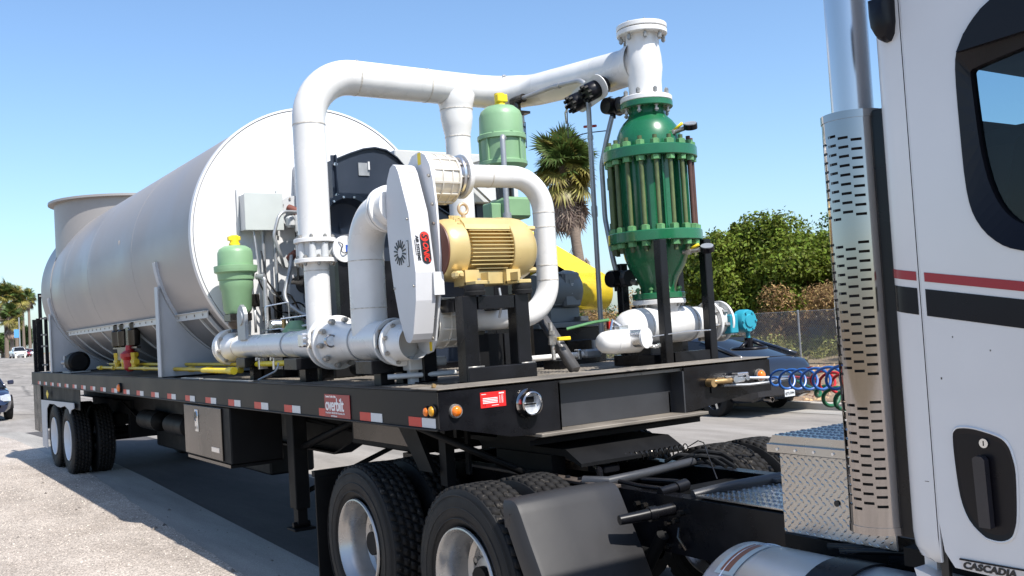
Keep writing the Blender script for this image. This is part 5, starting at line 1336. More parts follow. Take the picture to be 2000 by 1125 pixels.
obj('green_lever', MB().tube([(-.7, 1.42, 1.80), (-.62, 1.6, 1.835), (-.56, 1.68, 1.845)], .010, 6), GREENL, YS)

# ---- grey motor with yellow belt guard, black base
YM = thing('grey_motor', 'dark grey motor with a raised terminal box seen right of the white loop pipe', 'motor', (-1.7, 2.1, D))
obj('motor_body', MB().lathe([(1.80, .001), (1.80, .13), (1.84, .148), (2.08, .150), (2.12, .165), (2.17, .160), (2.185, .12), (2.185, .001)], (-1.69, 0, 2.10), 'y', 36), GREYM, YM)
obj('terminal_box', MB().box((-1.62, 2.0, 1.965), (-1.56, 2.165, 2.24), .012), GREYM, YM)
obj('box_cover', MB().box((-1.559, 2.012, 1.975), (-1.55, 2.155, 2.23), .004).box((-1.549, 2.05, 2.06), (-1.545, 2.10, 2.18), .002), GREYM, YM)
text('wem', .042, LGREY, YM, (-1.5445, 2.075, 2.068), (0, 0, 1), (0, -1, 0), bold=.001)
for k in range(9):
    obj('cooling_fin', MB().box((-1.62, 1.82, 1.985 + k * .03), (-1.588, 2.12, 1.991 + k * .03)), GREYM, YM)
obj('motor_feet', MB().box((-1.85, 1.88, 1.84), (-1.60, 2.18, 1.965), .01), GREYM, YM)
obj('mounting_shim', MB().box((-1.62, 2.12, 1.845), (-1.52, 2.20, 1.885), .004), ZINC, YM)
for o_ in YM.children: o_.location.y += .06
YG = thing('belt_guard', 'yellow perforated belt guard sloping down behind the grey motor', 'guard', (-1.8, 2.4, 2.1))
# racetrack: low end near, high end far
def racetrack(c0, r0, c1, r1, n=20):
    (x0, z0), (x1, z1) = c0, c1
    d = math.atan2(z1 - z0, x1 - x0); P = []
    for k in range(n + 1): a = d + PI / 2 + PI * k / n; P.append((x0 + r0 * math.cos(a), z0 + r0 * math.sin(a)))
    for k in range(n + 1): a = d - PI / 2 + PI * k / n; P.append((x1 + r1 * math.cos(a), z1 + r1 * math.sin(a)))
    return P
RT_ = racetrack((-1.70, 2.08), .152, (-2.7, 2.55), .152)
NG = len(RT_)
mb = MB()
ya, yb_ = 2.22, 2.55
mbp = MB(); nh = 0
# solid rim along the straight runs, perforated sheet around the low end
import itertools
def seg(P, Q): return math.hypot(P[0] - Q[0], P[1] - Q[1])
for i in range(NG):
    P, Q = RT_[i], RT_[(i + 1) % NG]
    if i < 20:
        continue
    if i == 20:
        u = .04 / seg(P, Q); P = (P[0] + (Q[0] - P[0]) * u, P[1] + (Q[1] - P[1]) * u)
    mb.add([(P[0], ya, P[1]), (Q[0], ya, Q[1]), (Q[0], yb_, Q[1]), (P[0], yb_, P[1])], [(0, 1, 2, 3)], True)
# perforated wrap: grid of square holes
N1 = 56; N2 = 32
def rtp(t):
    # param along the low end arc plus a bit of the lower straight
    L1 = PI * .152; L2 = .04
    s = t * (L1 + L2)
    d = math.atan2(2.55 - 2.08, -2.7 + 1.70)
    if s <= L1:
        a = d + PI / 2 + s / .152
        return (-1.70 + .152 * math.cos(a), 2.08 + .152 * math.sin(a))
    e = RT_[20]; g_ = RT_[21]; u = (s - L1) / seg(e, g_)
    return (e[0] + (g_[0] - e[0]) * u, e[1] + (g_[1] - e[1]) * u)
for i in range(N1):
    for j in range(N2):
        t0, t1 = i / N1, (i + 1) / N1; y0_, y1_ = ya + (yb_ - ya) * j / N2, ya + (yb_ - ya) * (j + 1) / N2
        P, Q = rtp(t0), rtp(t1)
        def pt(u, v): return (P[0] + (Q[0] - P[0]) * u, y0_ + (y1_ - y0_) * v, P[1] + (Q[1] - P[1]) * u)
        a, b = .22, .78
        O = [pt(0, 0), pt(1, 0), pt(1, 1), pt(0, 1)]; I_ = [pt(a, a), pt(b, a), pt(b, b), pt(a, b)]
        mbp.add(O + I_, [(0, 1, 5, 4), (1, 2, 6, 5), (2, 3, 7, 6), (3, 0, 4, 7)])
obj('perforated_wrap', mbp, YEL, YG)
obj('guard_rim', mb, YEL, YG)
mb = MB(); mb.add([(p[0], yb_, p[1]) for p in RT_], [tuple(range(NG))])
obj('guard_side', mb, BLACKM, YG)
obj('guard_disc', MB().cyl((-1.68, 2.34, 2.085), (-1.68, 2.40, 2.085), .12, 28), RUST, YG)
BB = thing('motor_base', 'black steel base with a grey channel on top under the grey motor', 'base', (-1.8, 2.1, D))
obj('base_box', MB().box((-2.3, 1.60, D), (-1.56, 2.45, 1.80), .006).box((-1.55, 2.02, D), (-1.50, 2.30, 1.70), .004), BLACK, BB)
obj('base_channel', MB().box((-2.3, 1.78, 1.803), (-1.53, 2.42, 1.845), .004), GREYM, BB)
obj('rear_light', MB().box((-1.55, 2.46, 1.77), (-1.52, 2.49, 1.83)), REDT, BB)
obj('base_tag', MB().box((-1.499, 2.20, 1.585), (-1.495, 2.235, 1.61)), INKW, BB)
# deck conduit run with fitting
DC = thing('deck_conduit', 'white conduit lying across the deck behind the diagonal brace ending in a grey fitting', 'conduit', (-1.0, 1.8, D))
obj('conduit', MB().cyl((-1.16, 1.05, 1.60), (-1.16, 2.02, 1.60), .021, 16), WHITE, DC)
obj('conduit_clamp', MB().box((-1.19, 1.84, 1.565), (-1.13, 1.87, 1.64), .006), ALU, DC)
obj('conduit_body', MB().box((-1.20, 1.90, 1.572), (-1.12, 2.06, 1.635), .014).cyl((-1.16, 2.02, 1.62), (-1.16, 2.02, 1.70), .024, 14), GALV, DC)
obj('conduit_block', MB().box((-1.25, 1.6, D), (-1.05, 1.75, 1.575), .003), BLACK, DC)

# ---- conduit pole with lamp
LPp = thing('conduit_pole', 'tall thin grey conduit pole bending over to the left beside the green vessel', 'conduit', (-1.1, 2.04, D))
obj('pole', MB().tube(fillet([(-1.10, 2.04, 1.6), (-1.08, 2.04, 3.66), (-1.50, 2.04, 3.70), (-1.97, 2.04, 3.705)], [0, .13, .3, 0], 10), .019, 14), GALV, LPp)
obj('coupling', MB().cyl((-1.09, 2.04, 2.62), (-1.09, 2.04, 2.70), .024, 14).cyl((-1.42, 2.04, 3.69), (-1.48, 2.04, 3.697), .024, 14).cyl((-1.083, 2.04, 3.2), (-1.083, 2.04, 3.23), .023, 14), GALV, LPp)
obj('thin_rod', MB().tube([(-1.36, 2.05, 3.5), (-1.38, 2.06, 3.27), (-1.2, 2.12, 3.28), (-1.0, 2.16, 3.26)], .0045, 6), DST, LPp)
obj('red_probe', MB().tube([(-1.25, 2.12, 3.335), (-1.13, 2.14, 3.32)], .01, 8), REDP, LPp)
CL = thing('caged_lamp', 'small caged work lamp hanging from the end of the conduit pole', 'lamp', (-2.0, 2.04, 3.6)); lx_, ly_, lz_ = -2.02, 2.04, -.225
obj('lamp_junction', MB().cyl((-2.08, ly_, 3.705), (-1.92, ly_, 3.705), .036, 16).cyl((lx_, ly_, 3.60), (lx_, ly_, 3.705), .032, 14), DST, CL)
obj('lamp_bracket', MB().box((-2.12, 1.92, 3.58), (-1.92, 2.10, 3.60)), DST, CL)
obj('lamp_globe', MB().lathe([(3.57, .055), (3.52, .057), (3.51, .047), (3.38, .042), (3.34, .02), (3.34, .001)], (lx_, ly_, 0), 'z', 24), LGREY, CL)
cg = MB()
for k in range(8):
    a = k * PI / 4; cg.tube([(lx_ + .06 * math.cos(a), ly_ + .06 * math.sin(a), 3.52), (lx_ + .06 * math.cos(a), ly_ + .06 * math.sin(a), 3.31), (lx_, ly_, 3.29)], .004, 5)
for z in (3.48, 3.42, 3.36, 3.31): cg.tube([(lx_ + .06 * math.cos(a), ly_ + .06 * math.sin(a), z) for a in [2 * PI * k / 20 for k in range(20)]], .004, 5, closed=True)
obj('lamp_cage', cg, BLACK, CL)
# twin round transmitters on an oval plate fixed to the pipe
TW = thing('twin_instruments', 'two black round instruments on a white oval plate fixed to the overhead pipe', 'instruments', (-1.08, 2.05, 3.5))
pl_ = MB(); P = []
for k in range(15): a = PI / 2 + PI * k / 14; P.append((-.14 + .075 * math.cos(a), .075 * math.sin(a)))
for k in range(15): a = -PI / 2 + PI * k / 14; P.append((.14 + .075 * math.cos(a), .075 * math.sin(a)))
pl_.prism(P, .006, 'xy', -.003)
tl = Vector((.55, 0, .10)).normalized()
nrm = Vector((-.1, -.72, -.35)).normalized()
xax = (Vector((1, 0, .18)) - nrm * Vector((1, 0, .18)).dot(nrm)).normalized(); yax = nrm.cross(xax)
RM3 = Matrix((xax, yax, nrm)).transposed()
cW = Vector((-1.04, 2.02, 3.535))
o = obj('oval_plate', pl_, WHITE2, TW, loc=cW); o.rotation_euler = RM3.to_euler(); o.scale = (1.2, 1.2, 1)
for s_ in (-.11, .10):
    o2 = obj('instrument', MB().lathe([(-.09, .001), (-.09, .045), (-.075, .055), (-.02, .058), (-.004, .05)], (s_, 0, 0), 'z', 24).lathe([(.004, .055), (.08, .058), (.095, .05), (.095, .001)], (s_, 0, 0), 'z', 24), TRIM, TW, loc=cW); o2.rotation_euler = RM3.to_euler(); o2.scale = (1.2, 1.2, 1)
    kn = MB()
    for k in range(8): a = k * PI / 4; kn.hexb((s_ + .045 * math.cos(a), .045 * math.sin(a), .09), (0, 0, 1), .012, .03)
    o3 = obj('instrument_knob', kn, BLACKM, TW, loc=cW); o3.rotation_euler = RM3.to_euler(); o3.scale = (1.2, 1.2, 1); o3['kind'] = 'stuff'
obj('fitting', MB().tube([(-1.30, 2.02, 3.50), (-1.36, 2.03, 3.46), (-1.38, 2.05, 3.38)], .008, 8).hexb((-1.33, 2.02, 3.50), (1, 0, 0), .016, .03), ALU, TW)
CN = obj('hanging_cable', MB().tube(fillet([(-2.12, 1.98, 3.93), (-2.13, 2.03, 3.95), (-2.13, 2.08, 3.80), (-2.1, 2.1, 3.6)], .04), .008, 8), GALV)
tag(CN, 'thin grey cable looped over the overhead pipe above the pale green valve', 'cable')

# ================================================================== TRACTOR
TC = thing('tractor_truck', 'white tractor truck with red and black stripes, chrome exhaust stack and bare black frame', 'truck', (1.2, 1.22, 0))
for y in (.80, 1.64):
    sgn = 1 if y < 1.2 else -1
    mb = MB(); mb.box((-2.0, y - .004, .66), (3.4, y + .004, .945)); mb.box((-2.0, y, .937), (3.4, y + sgn * .085, .9455), 0); mb.box((-2.0, y, .66), (3.4, y + sgn * .085, .668))
    obj('frame_rail', mb, BLACK, TC)
for x in (-1.9, -.6, .62, 1.0): obj('frame_cross', MB().box((x - .05, .81, .72), (x + .05, 1.63, .90)), BLACKM, TC)
# fifth wheel
obj('fifth_wheel', MB().prism([(-.95, 1.11), (.02, 1.11), (.16, 1.04), (.16, 1.02), (.0, 1.07), (-.9, 1.07)], .80, 'xz', .82).box((-.7, .8, .95), (-.1, .9, 1.07)).box((-.7, 1.54, .95), (-.1, 1.64, 1.07)), BLACKM, TC)
# slotted rail with bolts and rusty rack in front of the fifth wheel
sl = obj('slide_rail', MB().box((-.9, .705, .950), (.54, .79, .968), .003), mat('rail_dirty', (.07, .055, .045), .6, vary=.4, scale=8), TC)
for k in range(6): obj('bolt', MB().hexb((.47 - k * .115, .745, .968), (0, 0, 1), .015, .014), BLACK, sl)
RUSTD = mat('rusty_rack', (.13, .075, .045), .8, vary=.4, scale=14)
rk = obj('rusty_rack', MB().box((-.33, 1.0, .955), (-.02, 1.06, .985), .004), RUSTD, TC)
tooth = MB().box((-.016, -.03, 0), (.016, .03, .014), .003).mesh('rail_tooth')
for k in range(5): obj('rail_tooth', tooth, RUSTD, rk, loc=(-.30 + k * .06, 1.03, .985))
obj('release_block', MB().box((-.02, 1.0, .955), (.14, 1.12, 1.0), .008).box((.02, 1.02, 1.0), (.10, 1.09, 1.02), .004), BLACK, TC)
obj('release_hose', MB().tube(fillet([(.06, 1.0, .99), (.18, .93, .99), (.27, .86, .96)], .05), .02, 10), BLACK, TC)
obj('cross_pipe', MB().tube([(.30, .72, .97), (.42, .80, .965), (.40, 1.1, .975), (.335, 1.62, .985)], [.03, .032, .026, .026], 12), PLASTIC, TC)
# axles and wheels
RIMA = mat('polished_wheel', (0.42, 0.41, 0.40), .32, metal=.7, vary=.06, scale=4, rvary=.4)
for xa in (-1.2, .115):
    wheel(TC, (xa, .165, .505), -1, RIMA); wheel(TC, (xa, .50, .505), 1, RIMA, detail=False)
    wheel(TC, (xa, 2.275, .505), 1, RIMA, detail=False); wheel(TC, (xa, 1.94, .505), -1, RIMA, detail=False)
    obj('axle', MB().cyl((xa, .3, .505), (xa, 2.1, .505), .08, 14).lathe([(-.2, .05), (-.12, .18), (.12, .18), (.2, .05)], (xa, 1.22, .505), 'x', 20), BLACKM, TC)
    obj('air_spring', MB().lathe([(.55, .08), (.58, .13), (.68, .14), (.78, .13), (.82, .08)], (xa - .35, .80, 0), 'z', 20), RUBBER, TC)
obj('rear_mudflap', MB().box((-1.86, .03, .18), (-1.845, .66, .88), .003), BLACKM, TC)
obj('mudflap_hanger', MB().box((-1.90, .03, .88), (-1.85, .80, .92)), BLACKM, TC)
# stone in fender: quarter fender ahead of the near wheels
prof = [(.54, 1.0), (.60, 1.006), (.635, 1.0), (.66, .98), (.685, .94), (.75, .82), (.82, .70), (.88, .58), (.93, .46), (.955, .34)]
cols = [(.030, -.13), (.0305, -.07), (.033, -.024), (.042, -.006), (.060, 0), (.30, .004), (.50, .004), (.66, 0), (.672, -.006)]
V = []; F = []
npf = len(prof); nc = len(cols)
for layer in (0, 1):
    for i, (px_, pz_) in enumerate(prof):
        a, b = prof[max(0, i - 1)], prof[min(npf - 1, i + 1)]
        tx, tz = b[0] - a[0], b[1] - a[1]; l_ = math.hypot(tx, tz); nx2, nz2 = -tz / l_, tx / l_
        if nx2 * 1 + nz2 * .3 < 0: nx2, nz2 = -nx2, -nz2
        for (yy, dn) in cols:
            d_ = dn - layer * .006
            V.append((px_ + nx2 * d_, yy + layer * .002, pz_ + nz2 * d_))
L_ = npf * nc
for layer in (0, 1):
    for i in range(npf - 1):
        for j in range(nc - 1):
            q = (i * nc + j, i * nc + j + 1, (i + 1) * nc + j + 1, (i + 1) * nc + j)
            F.append(tuple(t + layer * L_ for t in (q if layer == 0 else q[::-1])))
for j in range(nc - 1): F.append((j, j + L_, j + 1 + L_, j + 1)); F.append(((npf - 1) * nc + j, (npf - 1) * nc + j + 1, (npf - 1) * nc + j + 1 + L_, (npf - 1) * nc + j + L_))
for i in range(npf - 1):
    F.append((i * nc, (i + 1) * nc, (i + 1) * nc + L_, i * nc + L_)); F.append((i * nc + nc - 1, i * nc + nc - 1 + L_, (i + 1) * nc + nc - 1 + L_, (i + 1) * nc + nc - 1))
fm = MB().add(V, F, True)
FENDERM = mat('fender_plastic', (.025, .0245, .026), .5, spec=.35, vary=.10, scale=3, spots=(.16, .155, .14), spot_scale=26, spot_lo=.76, bump=.05, bscale=14)
obj('quarter_fender', fm, FENDERM, TC)
obj('fender_tube', MB().tube([(.86, .50, .865), (.885, .60, .870), (.93, .82, .885)], [.024, .028, .032], 18).cyl((.895, .66, .873), (.905, .70, .875), .038, 18), BLACK, TC)
bt = MB().hexb((0, 0, 0), (0, -1, 0), .014, .035).mesh('frame_bolt')
for (x, z) in ((.675, .882), (.735, .881), (.926, .873), (1.0, .874), (.902, .813), (.959, .831), (.891, .697), (.995, .713)):
    obj('frame_bolt', bt, DST, TC, loc=(x, .796, z))
obj('shock_link', MB().tube([(.99, .77, .80), (1.0, .75, .76), (1.03, .77, .70)], .010, 8), DST, TC)
obj('shock_absorber', MB().cyl((.70, .77, .52), (.90, .74, .76), .032, 12), BLACKM, TC)
obj('air_tank', MB().lathe([(1.0, .001), (1.01, .08), (1.04, .12), (1.5, .12), (1.53, .08), (1.54, .001)], (0, .98, .70), 'x', 28), BLACKM, TC)
obj('frame_rod', MB().tube([(.42, .86, .965), (.62, .84, .962), (.80, .86, .96)], .012, 10), BLACK, TC)
obj('frame_rod', MB().tube([(.50, .97, .965), (.74, 1.02, .97)], .013, 10), BLACK, TC)
obj('frame_strut', MB().cyl((.83, .80, .955), (.835, .99, .97), .024, 12).cyl((.833, .91, .962), (.835, .98, .97), .032, 12), BLACK, TC)
obj('torque_rod', MB().tube(fillet([(1.02, .85, .95), (1.09, 1.05, .975), (1.12, 1.62, .975)], .5), [.03] * 11, 10), PLASTIC, TC)
obj('frame_bracket', MB().box((1.06, 1.30, .965), (1.16, 1.42, .985), .004), PLASTIC, TC)
hb = MB(); rr = random.Random(8)
for k in range(4):
    y0 = 1.5 + rr.uniform(-.05, .15); x0 = .1 + rr.uniform(0, .2)
    hb.tube(fillet([(x0, y0, .97), (x0 + .1, y0 + .02, 1.02), (x0 + .2, y0 + .1, 1.0), (x0 + .35, y0 + .05, .97)], .05), .012, 7)
obj('frame_hose', hb, RUBBER, TC)['kind'] = 'stuff'
# coil cable lying across the frame
n = 300
cp_ = []
for i in range(n):
    t = i / (n - 1); c0 = Vector((.09, 1.03, 1.035)).lerp(Vector((.22, 1.60, 1.045)), t); a = t * 2 * PI * 17
    cp_.append(c0 + Vector((-.016 * math.cos(a), .004 * math.cos(a), .026 * math.sin(a) - .01 * math.sin(PI * t))))
cp_ += [Vector((.30, 1.60, 1.09)), Vector((.50, 1.45, 1.11)), Vector((.66, 1.32, 1.07)), Vector((.76, 1.28, .95))]
obj('coiled_cable', MB().tube(cp_, .0036, 6), DST, TC)
# deck plate and diamond tool box
DIA = mat('diamond_aluminium', (.44, .43, .41), .24, metal=1.0, vary=.08, scale=4, rvary=.3)
dp = obj('deck_plate', MB().box((1.07, .82, .955), (1.92, 1.42, .961)), DIA, TC)
V, F = lugs(1.09, 1.90, .84, 1.40, .036, .013, .004, .0025, .961)
np_obj('tread_lug', V, F, DIA, parent=dp)
bxm = MB(); bxm.box((1.90, .50, .955), (2.42, 1.98, 1.285), .004); bx = obj('diamond_box', bxm, DIA, TC)
obj('box_lid', MB().prism([(1.865, 1.285), (1.865, 1.315), (1.885, 1.345), (2.44, 1.345), (2.44, 1.285)], 1.50, 'xz', .485), DIA, bx)
obj('lid_lip', MB().box((1.862, .470, 1.275), (2.445, .484, 1.312), .003), DIA, bx)
V, F = lugs(1.91, 2.41, .965, 1.275, .036, .0120, .0042, .0045, 0)
V2 = np.stack([V[:, 0], .4995 - V[:, 2], V[:, 1]], -1); np_obj('tread_lug', V2, F, DIA, parent=bx)
V, F = lugs(1.89, 2.43, .50, 1.97, .033, .013, .004, .0028, 1.3455); np_obj('tread_lug', V, F, DIA, parent=bx)
obj('drain_hole', MB().lathe([(-.002, .0001), (-.002, .012)], (2.17, .4965, 1.10), 'y', 16), INK, bx)
for k in range(6): obj('rivet', MB().hexb((0, 0, 0), (0, -1, 0), .006, .004, 8), ALU, bx, loc=(1.92 + k * .09, .470, 1.292))
# fuel tank
ft = obj('fuel_tank', MB().lathe([(1.79, .001), (1.79, .26), (1.80, .305), (1.83, .325), (4.1, .325), (4.12, .3), (4.12, .001)], (0, .335, .605), 'x', 72), mat('fuel_tank_aluminium', (.66, .68, .72), .34, metal=.85, vary=.05, scale=3, rvary=.2), TC)
obj('tank_strap', MB().lathe([(2.26, .326), (2.26, .334), (2.42, .334), (2.42, .326)], (0, .335, .605), 'x', 72), BLACK, ft)
obj('tank_label', MB().lathe([(1.885, .3265), (1.93, .3265)], (0, .335, .605), 'x', 20, True, 1.55, 2.2), mat('label_brown', (.30, .10, .05), .5), ft)
obj('tank_label', MB().lathe([(1.865, .3262), (1.96, .3262)], (0, .335, .605), 'x', 20, True, 1.5, 2.25), mat('label_cream', (.55, .55, .5), .5), ft)
obj('tank_bracket', MB().box((2.25, .66, .36), (2.43, .80, .95), .01).box((1.9, .70, .90), (3.3, .79, .93)), BLACK, TC)
obj('side_fairing', MB().box((1.75, .67, .50), (4.2, .79, .90)), BLACKM, TC)
obj('cab_skid', MB().box((2.60, .28, .98), (4.2, .80, 1.04)), BLACKM, TC)
obj('tank_step', MB().tube([(2.15, .45, .945), (2.60, .72, .95)], .012, 8), BLACK, TC)
obj('tank_step', MB().tube([(2.22, .43, .943), (2.68, .70, .95)], .012, 8), BLACK, TC)
for (x_, dy) in ((1.9, 0), (3.4, 0)): obj('tank_weld', MB().lathe([(x_ - .004, .3255), (x_, .3285), (x_ + .004, .3255)], (0, .335, .605), 'x', 60), ALU, ft)
# exhaust stack with slotted guard
EX, EY = 2.635, .135
ex = obj('exhaust_pipe', MB().lathe([(2.45, .066), (3.4, .066)], (EX, EY, 0), 'z', 56), CHROME2, TC)
obj('shaded_muffler', MB().lathe([(1.15, .001), (1.15, .075), (2.44, .075), (2.46, .066)], (EX, EY, 0), 'z', 40), mat('muffler_shade', (.05, .042, .038), .55, metal=.3, vary=.4, scale=8), TC)  # inner pipe body, coloured dark to stand for the shade behind the slots
# slotted guard wraps the side away from the cab
def guard_mesh():
    R = .100; z0, z1 = 1.128, 2.468
    c0 = math.radians(250); half = math.radians(128)
    # columns: solid, slot columns, solid
    slotw = .033; gap = .008; step = (slotw + gap) / R
    ncol = 6
    start = c0 - step * ncol / 2
    cols_ = [c0 - half]
    a = start
    edges = []
    rowp = .0296
    V = []; F = []; idx = {}
    def v(a, z, r):
        k = (round(a, 5), round(z, 5), r)
        if k not in idx:
            idx[k] = len(V); V.append((EX + r * math.cos(a), EY + r * math.sin(a), z))
        return idx[k]
    brk = [c0 - half]
    nseg = 10
    for i in range(1, nseg + 1): brk.append(c0 - half + (start - (c0 - half)) * i / nseg)
    slots = []
    for c_ in range(ncol):
        s0 = start + c_ * step + gap / 2 / R; s1 = s0 + slotw / R
        brk += [s0]; 
        for i in range(1, 4): brk.append(s0 + (s1 - s0) * i / 4)
        brk += [s1, start + (c_ + 1) * step]
        slots.append((s0, s1))
    end = start + ncol * step
    for i in range(1, nseg + 1): brk.append(end + (c0 + half - end) * i / nseg)
    zz = [z0, z0 + .06]
    half_r = rowp / 3
    nrow = int((z1 - z0 - .14) / half_r)
    zb0 = z0 + .08
    sh = .0085
    levels = [z0]
    rows = []
    for k in range(nrow):
        zc = zb0 + k * half_r
        # clear bands without slots like the photo
        t = (zc - z0) / (z1 - z0)
        band = abs(t - .345) < .03 or abs(t - .715) < .025
        levels += [zc - sh / 2, zc + sh / 2]
        rows.append((zc, k % 3, band))
    levels.append(z1)
    zi = 0
    for li in range(len(levels) - 1):
        za, zb_ = levels[li], levels[li + 1]
        row = rows[(li - 1) // 2] if (li % 2 == 1 and (li - 1) // 2 < len(rows)) else None
        for bi in range(len(brk) - 1):
            aa, ab = brk[bi], brk[bi + 1]
            if ab - aa < 1e-6: continue
            am = (aa + ab) / 2
            hole_ = False
            if row and not row[2]:
                for ci, (s0, s1) in enumerate(slots):
                    if s0 - 1e-6 <= am <= s1 + 1e-6 and (2 * ci) % 3 == row[1]: hole_ = True
            if not hole_:
                F.append((v(aa, za, R), v(ab, za, R), v(ab, zb_, R), v(aa, zb_, R)))
    return V, F
V, F = guard_mesh()
from collections import Counter
ec = Counter()
for f in F:
    for i in range(4): ec[frozenset((f[i], f[(i + 1) % 4]))] += 1
def inn(p):
    dx, dy = p[0] - EX, p[1] - EY
    return (EX + dx * .97, EY + dy * .97, p[2])
n0 = len(V); V2 = V + [inn(p) for p in V]
F2 = list(F) + [tuple(n0 + i for i in f[::-1]) for f in F]
for f in F:
    for i in range(4):
        a_, b_ = f[i], f[(i + 1) % 4]
        if ec[frozenset((a_, b_))] == 1: F2.append((a_, n0 + a_, n0 + b_, b_))
gmsh = MB().add(V2, F2, True)
ge = obj('exhaust_guard', gmsh, CHROME, TC)
for z in (1.14, 2.455): obj('guard_lip', MB().lathe([(z - .012, .1005), (z - .012, .1025), (z + .012, .1025), (z + .012, .1005)], (EX, EY, 0), 'z', 40, True, math.radians(124), math.radians(380)), CHROME, ge)
obj('exhaust_shield', MB().box((2.715, .10, 1.12), (2.795, .125, 2.46), .004), BLACK, TC)
# cab: hollow shell with side panel, door and rear wall
YC = .03
def side_panel(poly, th, m, name, parent, y=YC, holes=None):
    mb = MB(); mb.prism(poly, th, 'xz', y); return obj(name, mb, m, parent)
cab = obj('cab_rear_wall', MB().box((2.80, .10, 1.02), (2.84, .47, 3.35)).box((2.80, .47, 1.02), (2.84, 1.97, 2.40)).box((2.80, .47, 2.80), (2.84, 1.97, 3.35)).box((2.80, 1.97, 1.02), (2.84, 2.35, 3.35)), CABW, TC)
# rounded rear corner panel
mb = MB(); n = 10; P = []
for k in range(n + 1):
    a = PI + PI / 2 * k / n
    P.append((2.855 + .075 * math.cos(a), .105 + .075 * math.sin(a)))
prof2 = [(P[0][0], .30)] + P + [(2.897, .030)]
zl = [1.075, 1.09, 1.12, 1.16, 3.4]
V = []; F = []
for z in zl:
    ins = .03 if z == 1.075 else .012 if z == 1.09 else .003 if z == 1.12 else 0
    for (x, y) in prof2: V.append((x + ins * (1 if x < 2.85 else .3), y + ins, z))
m_ = len(prof2)
for i in range(len(zl) - 1):
    for j in range(m_ - 1): F.append((i * m_ + j, i * m_ + j + 1, (i + 1) * m_ + j + 1, (i + 1) * m_ + j))
F.append(tuple(range(m_)))
obj('cab_corner_panel', MB().add(V, F, True), CABW, TC)
obj('seam_shadow', MB().box((2.894, .040, 1.0), (2.918, .055, 3.4)), INK, TC)
obj('seam_pillar', MB().box((2.8985, .032, 1.085), (2.9035, .046, 3.4)), CABW, TC)
# door with window opening, built as a ring around the opening
wout = [(3.9, 2.62), (3.5, 2.675), (3.271, 2.668), (3.216, 2.668), (3.165, 2.655), (3.115, 2.615), (3.078, 2.56), (3.064, 2.50), (3.064, 2.331), (3.070, 2.156), (3.092, 2.067), (3.142, 2.004), (3.217, 1.969), (3.4, 1.94), (3.9, 1.90)]
win = [(3.85, 2.52), (3.5, 2.535), (3.30, 2.525), (3.22, 2.515), (3.15, 2.505), (3.11, 2.498), (3.092, 2.492), (3.090, 2.47), (3.096, 2.349), (3.104, 2.25), (3.125, 2.15), (3.165, 2.075), (3.23, 2.035), (3.4, 2.01), (3.85, 1.98)]
dout = [(4.15, 3.4), (3.6, 3.4), (3.3, 3.4), (3.15, 3.4), (3.05, 3.4), (2.98, 3.4), (2.907, 3.4), (2.905, 2.6), (2.905, 2.331), (2.905, 2.156), (2.905, 1.9), (2.905, 1.5), (2.905, 1.16), (2.935, 1.085), (4.15, 1.02)]
# lower door edge follows a rounded corner
dout[11:14] = [(2.905, 1.20), (2.916, 1.12), (2.945, 1.078)]
def cat_closed(P, n=3):
    out = []; m = len(P)
    for i in range(m):
        p0, p1, p2, p3 = P[i - 1], P[i], P[(i + 1) % m], P[(i + 2) % m]
        for k in range(n):
            t = k / n
            out.append(tuple(.5 * (2 * p1[c] + (p2[c] - p0[c]) * t + (2 * p0[c] - 5 * p1[c] + 4 * p2[c] - p3[c]) * t * t + (3 * p1[c] - p0[c] - 3 * p2[c] + p3[c]) * t ** 3) for c in (0, 1)))
    return out
def lin_closed(P, n=3):
    m = len(P)
    return [tuple(P[i][c] + (P[(i + 1) % m][c] - P[i][c]) * k / n for c in (0, 1)) for i in range(m) for k in range(n)]
wout, win, dout = cat_closed(wout), cat_closed(win), lin_closed(dout)
V = []; F = []
nn = len(dout)
for y in (YC, YC + .03):
    for p in dout: V.append((p[0], y, p[1]))
    for p in wout: V.append((p[0], y, p[1]))
for i in range(nn - 1): F.append((i, i + 1, nn + i + 1, nn + i)); F.append((2 * nn + i, 3 * nn + i, 3 * nn + i + 1, 2 * nn + i + 1)); F.append((i, 2 * nn + i, 2 * nn + i + 1, i + 1))
F.append((nn - 1, 0, nn, 2 * nn - 1))
door = obj('door', MB().add(V, F), CABW, TC)
V = []; F = []
for (pl_, y) in ((wout, YC - .004), (win, YC + .028), (win, YC + .06)):
    for p in pl_: V.append((p[0], y, p[1]))
for l in (0, 1):
    for i in range(nn): F.append((l * nn + i, l * nn + (i + 1) % nn, (l + 1) * nn + (i + 1) % nn, (l + 1) * nn + i))
obj('window_frame', MB().add(V, F, False), TRIM, door)
obj('window_visor', MB().prism([(3.9, 2.70), (3.3, 2.672), (3.20, 2.67), (3.155, 2.645), (3.10, 2.59), (3.075, 2.545), (3.9, 2.57)], .02, 'xz', YC - .012), TRIM, door)
GLM = bpy.data.materials.new('window_glass'); GLM.use_nodes = True
nt = GLM.node_tree; nt.nodes.remove(nt.nodes['Principled BSDF'])
t1, g1_, mx_, fr_ = nt.nodes.new('ShaderNodeBsdfTransparent'), nt.nodes.new('ShaderNodeBsdfGlossy'), nt.nodes.new('ShaderNodeMixShader'), nt.nodes.new('ShaderNodeFresnel')
t1.inputs[0].default_value = (.68, .80, .84, 1); g1_.inputs['Roughness'].default_value = .02; fr_.inputs[0].default_value = 1.45
nt.links.new(fr_.outputs[0], mx_.inputs[0]); nt.links.new(t1.outputs[0], mx_.inputs[1]); nt.links.new(g1_.outputs[0], mx_.inputs[2]); nt.links.new(mx_.outputs[0], nt.nodes['Material Output'].inputs[0])
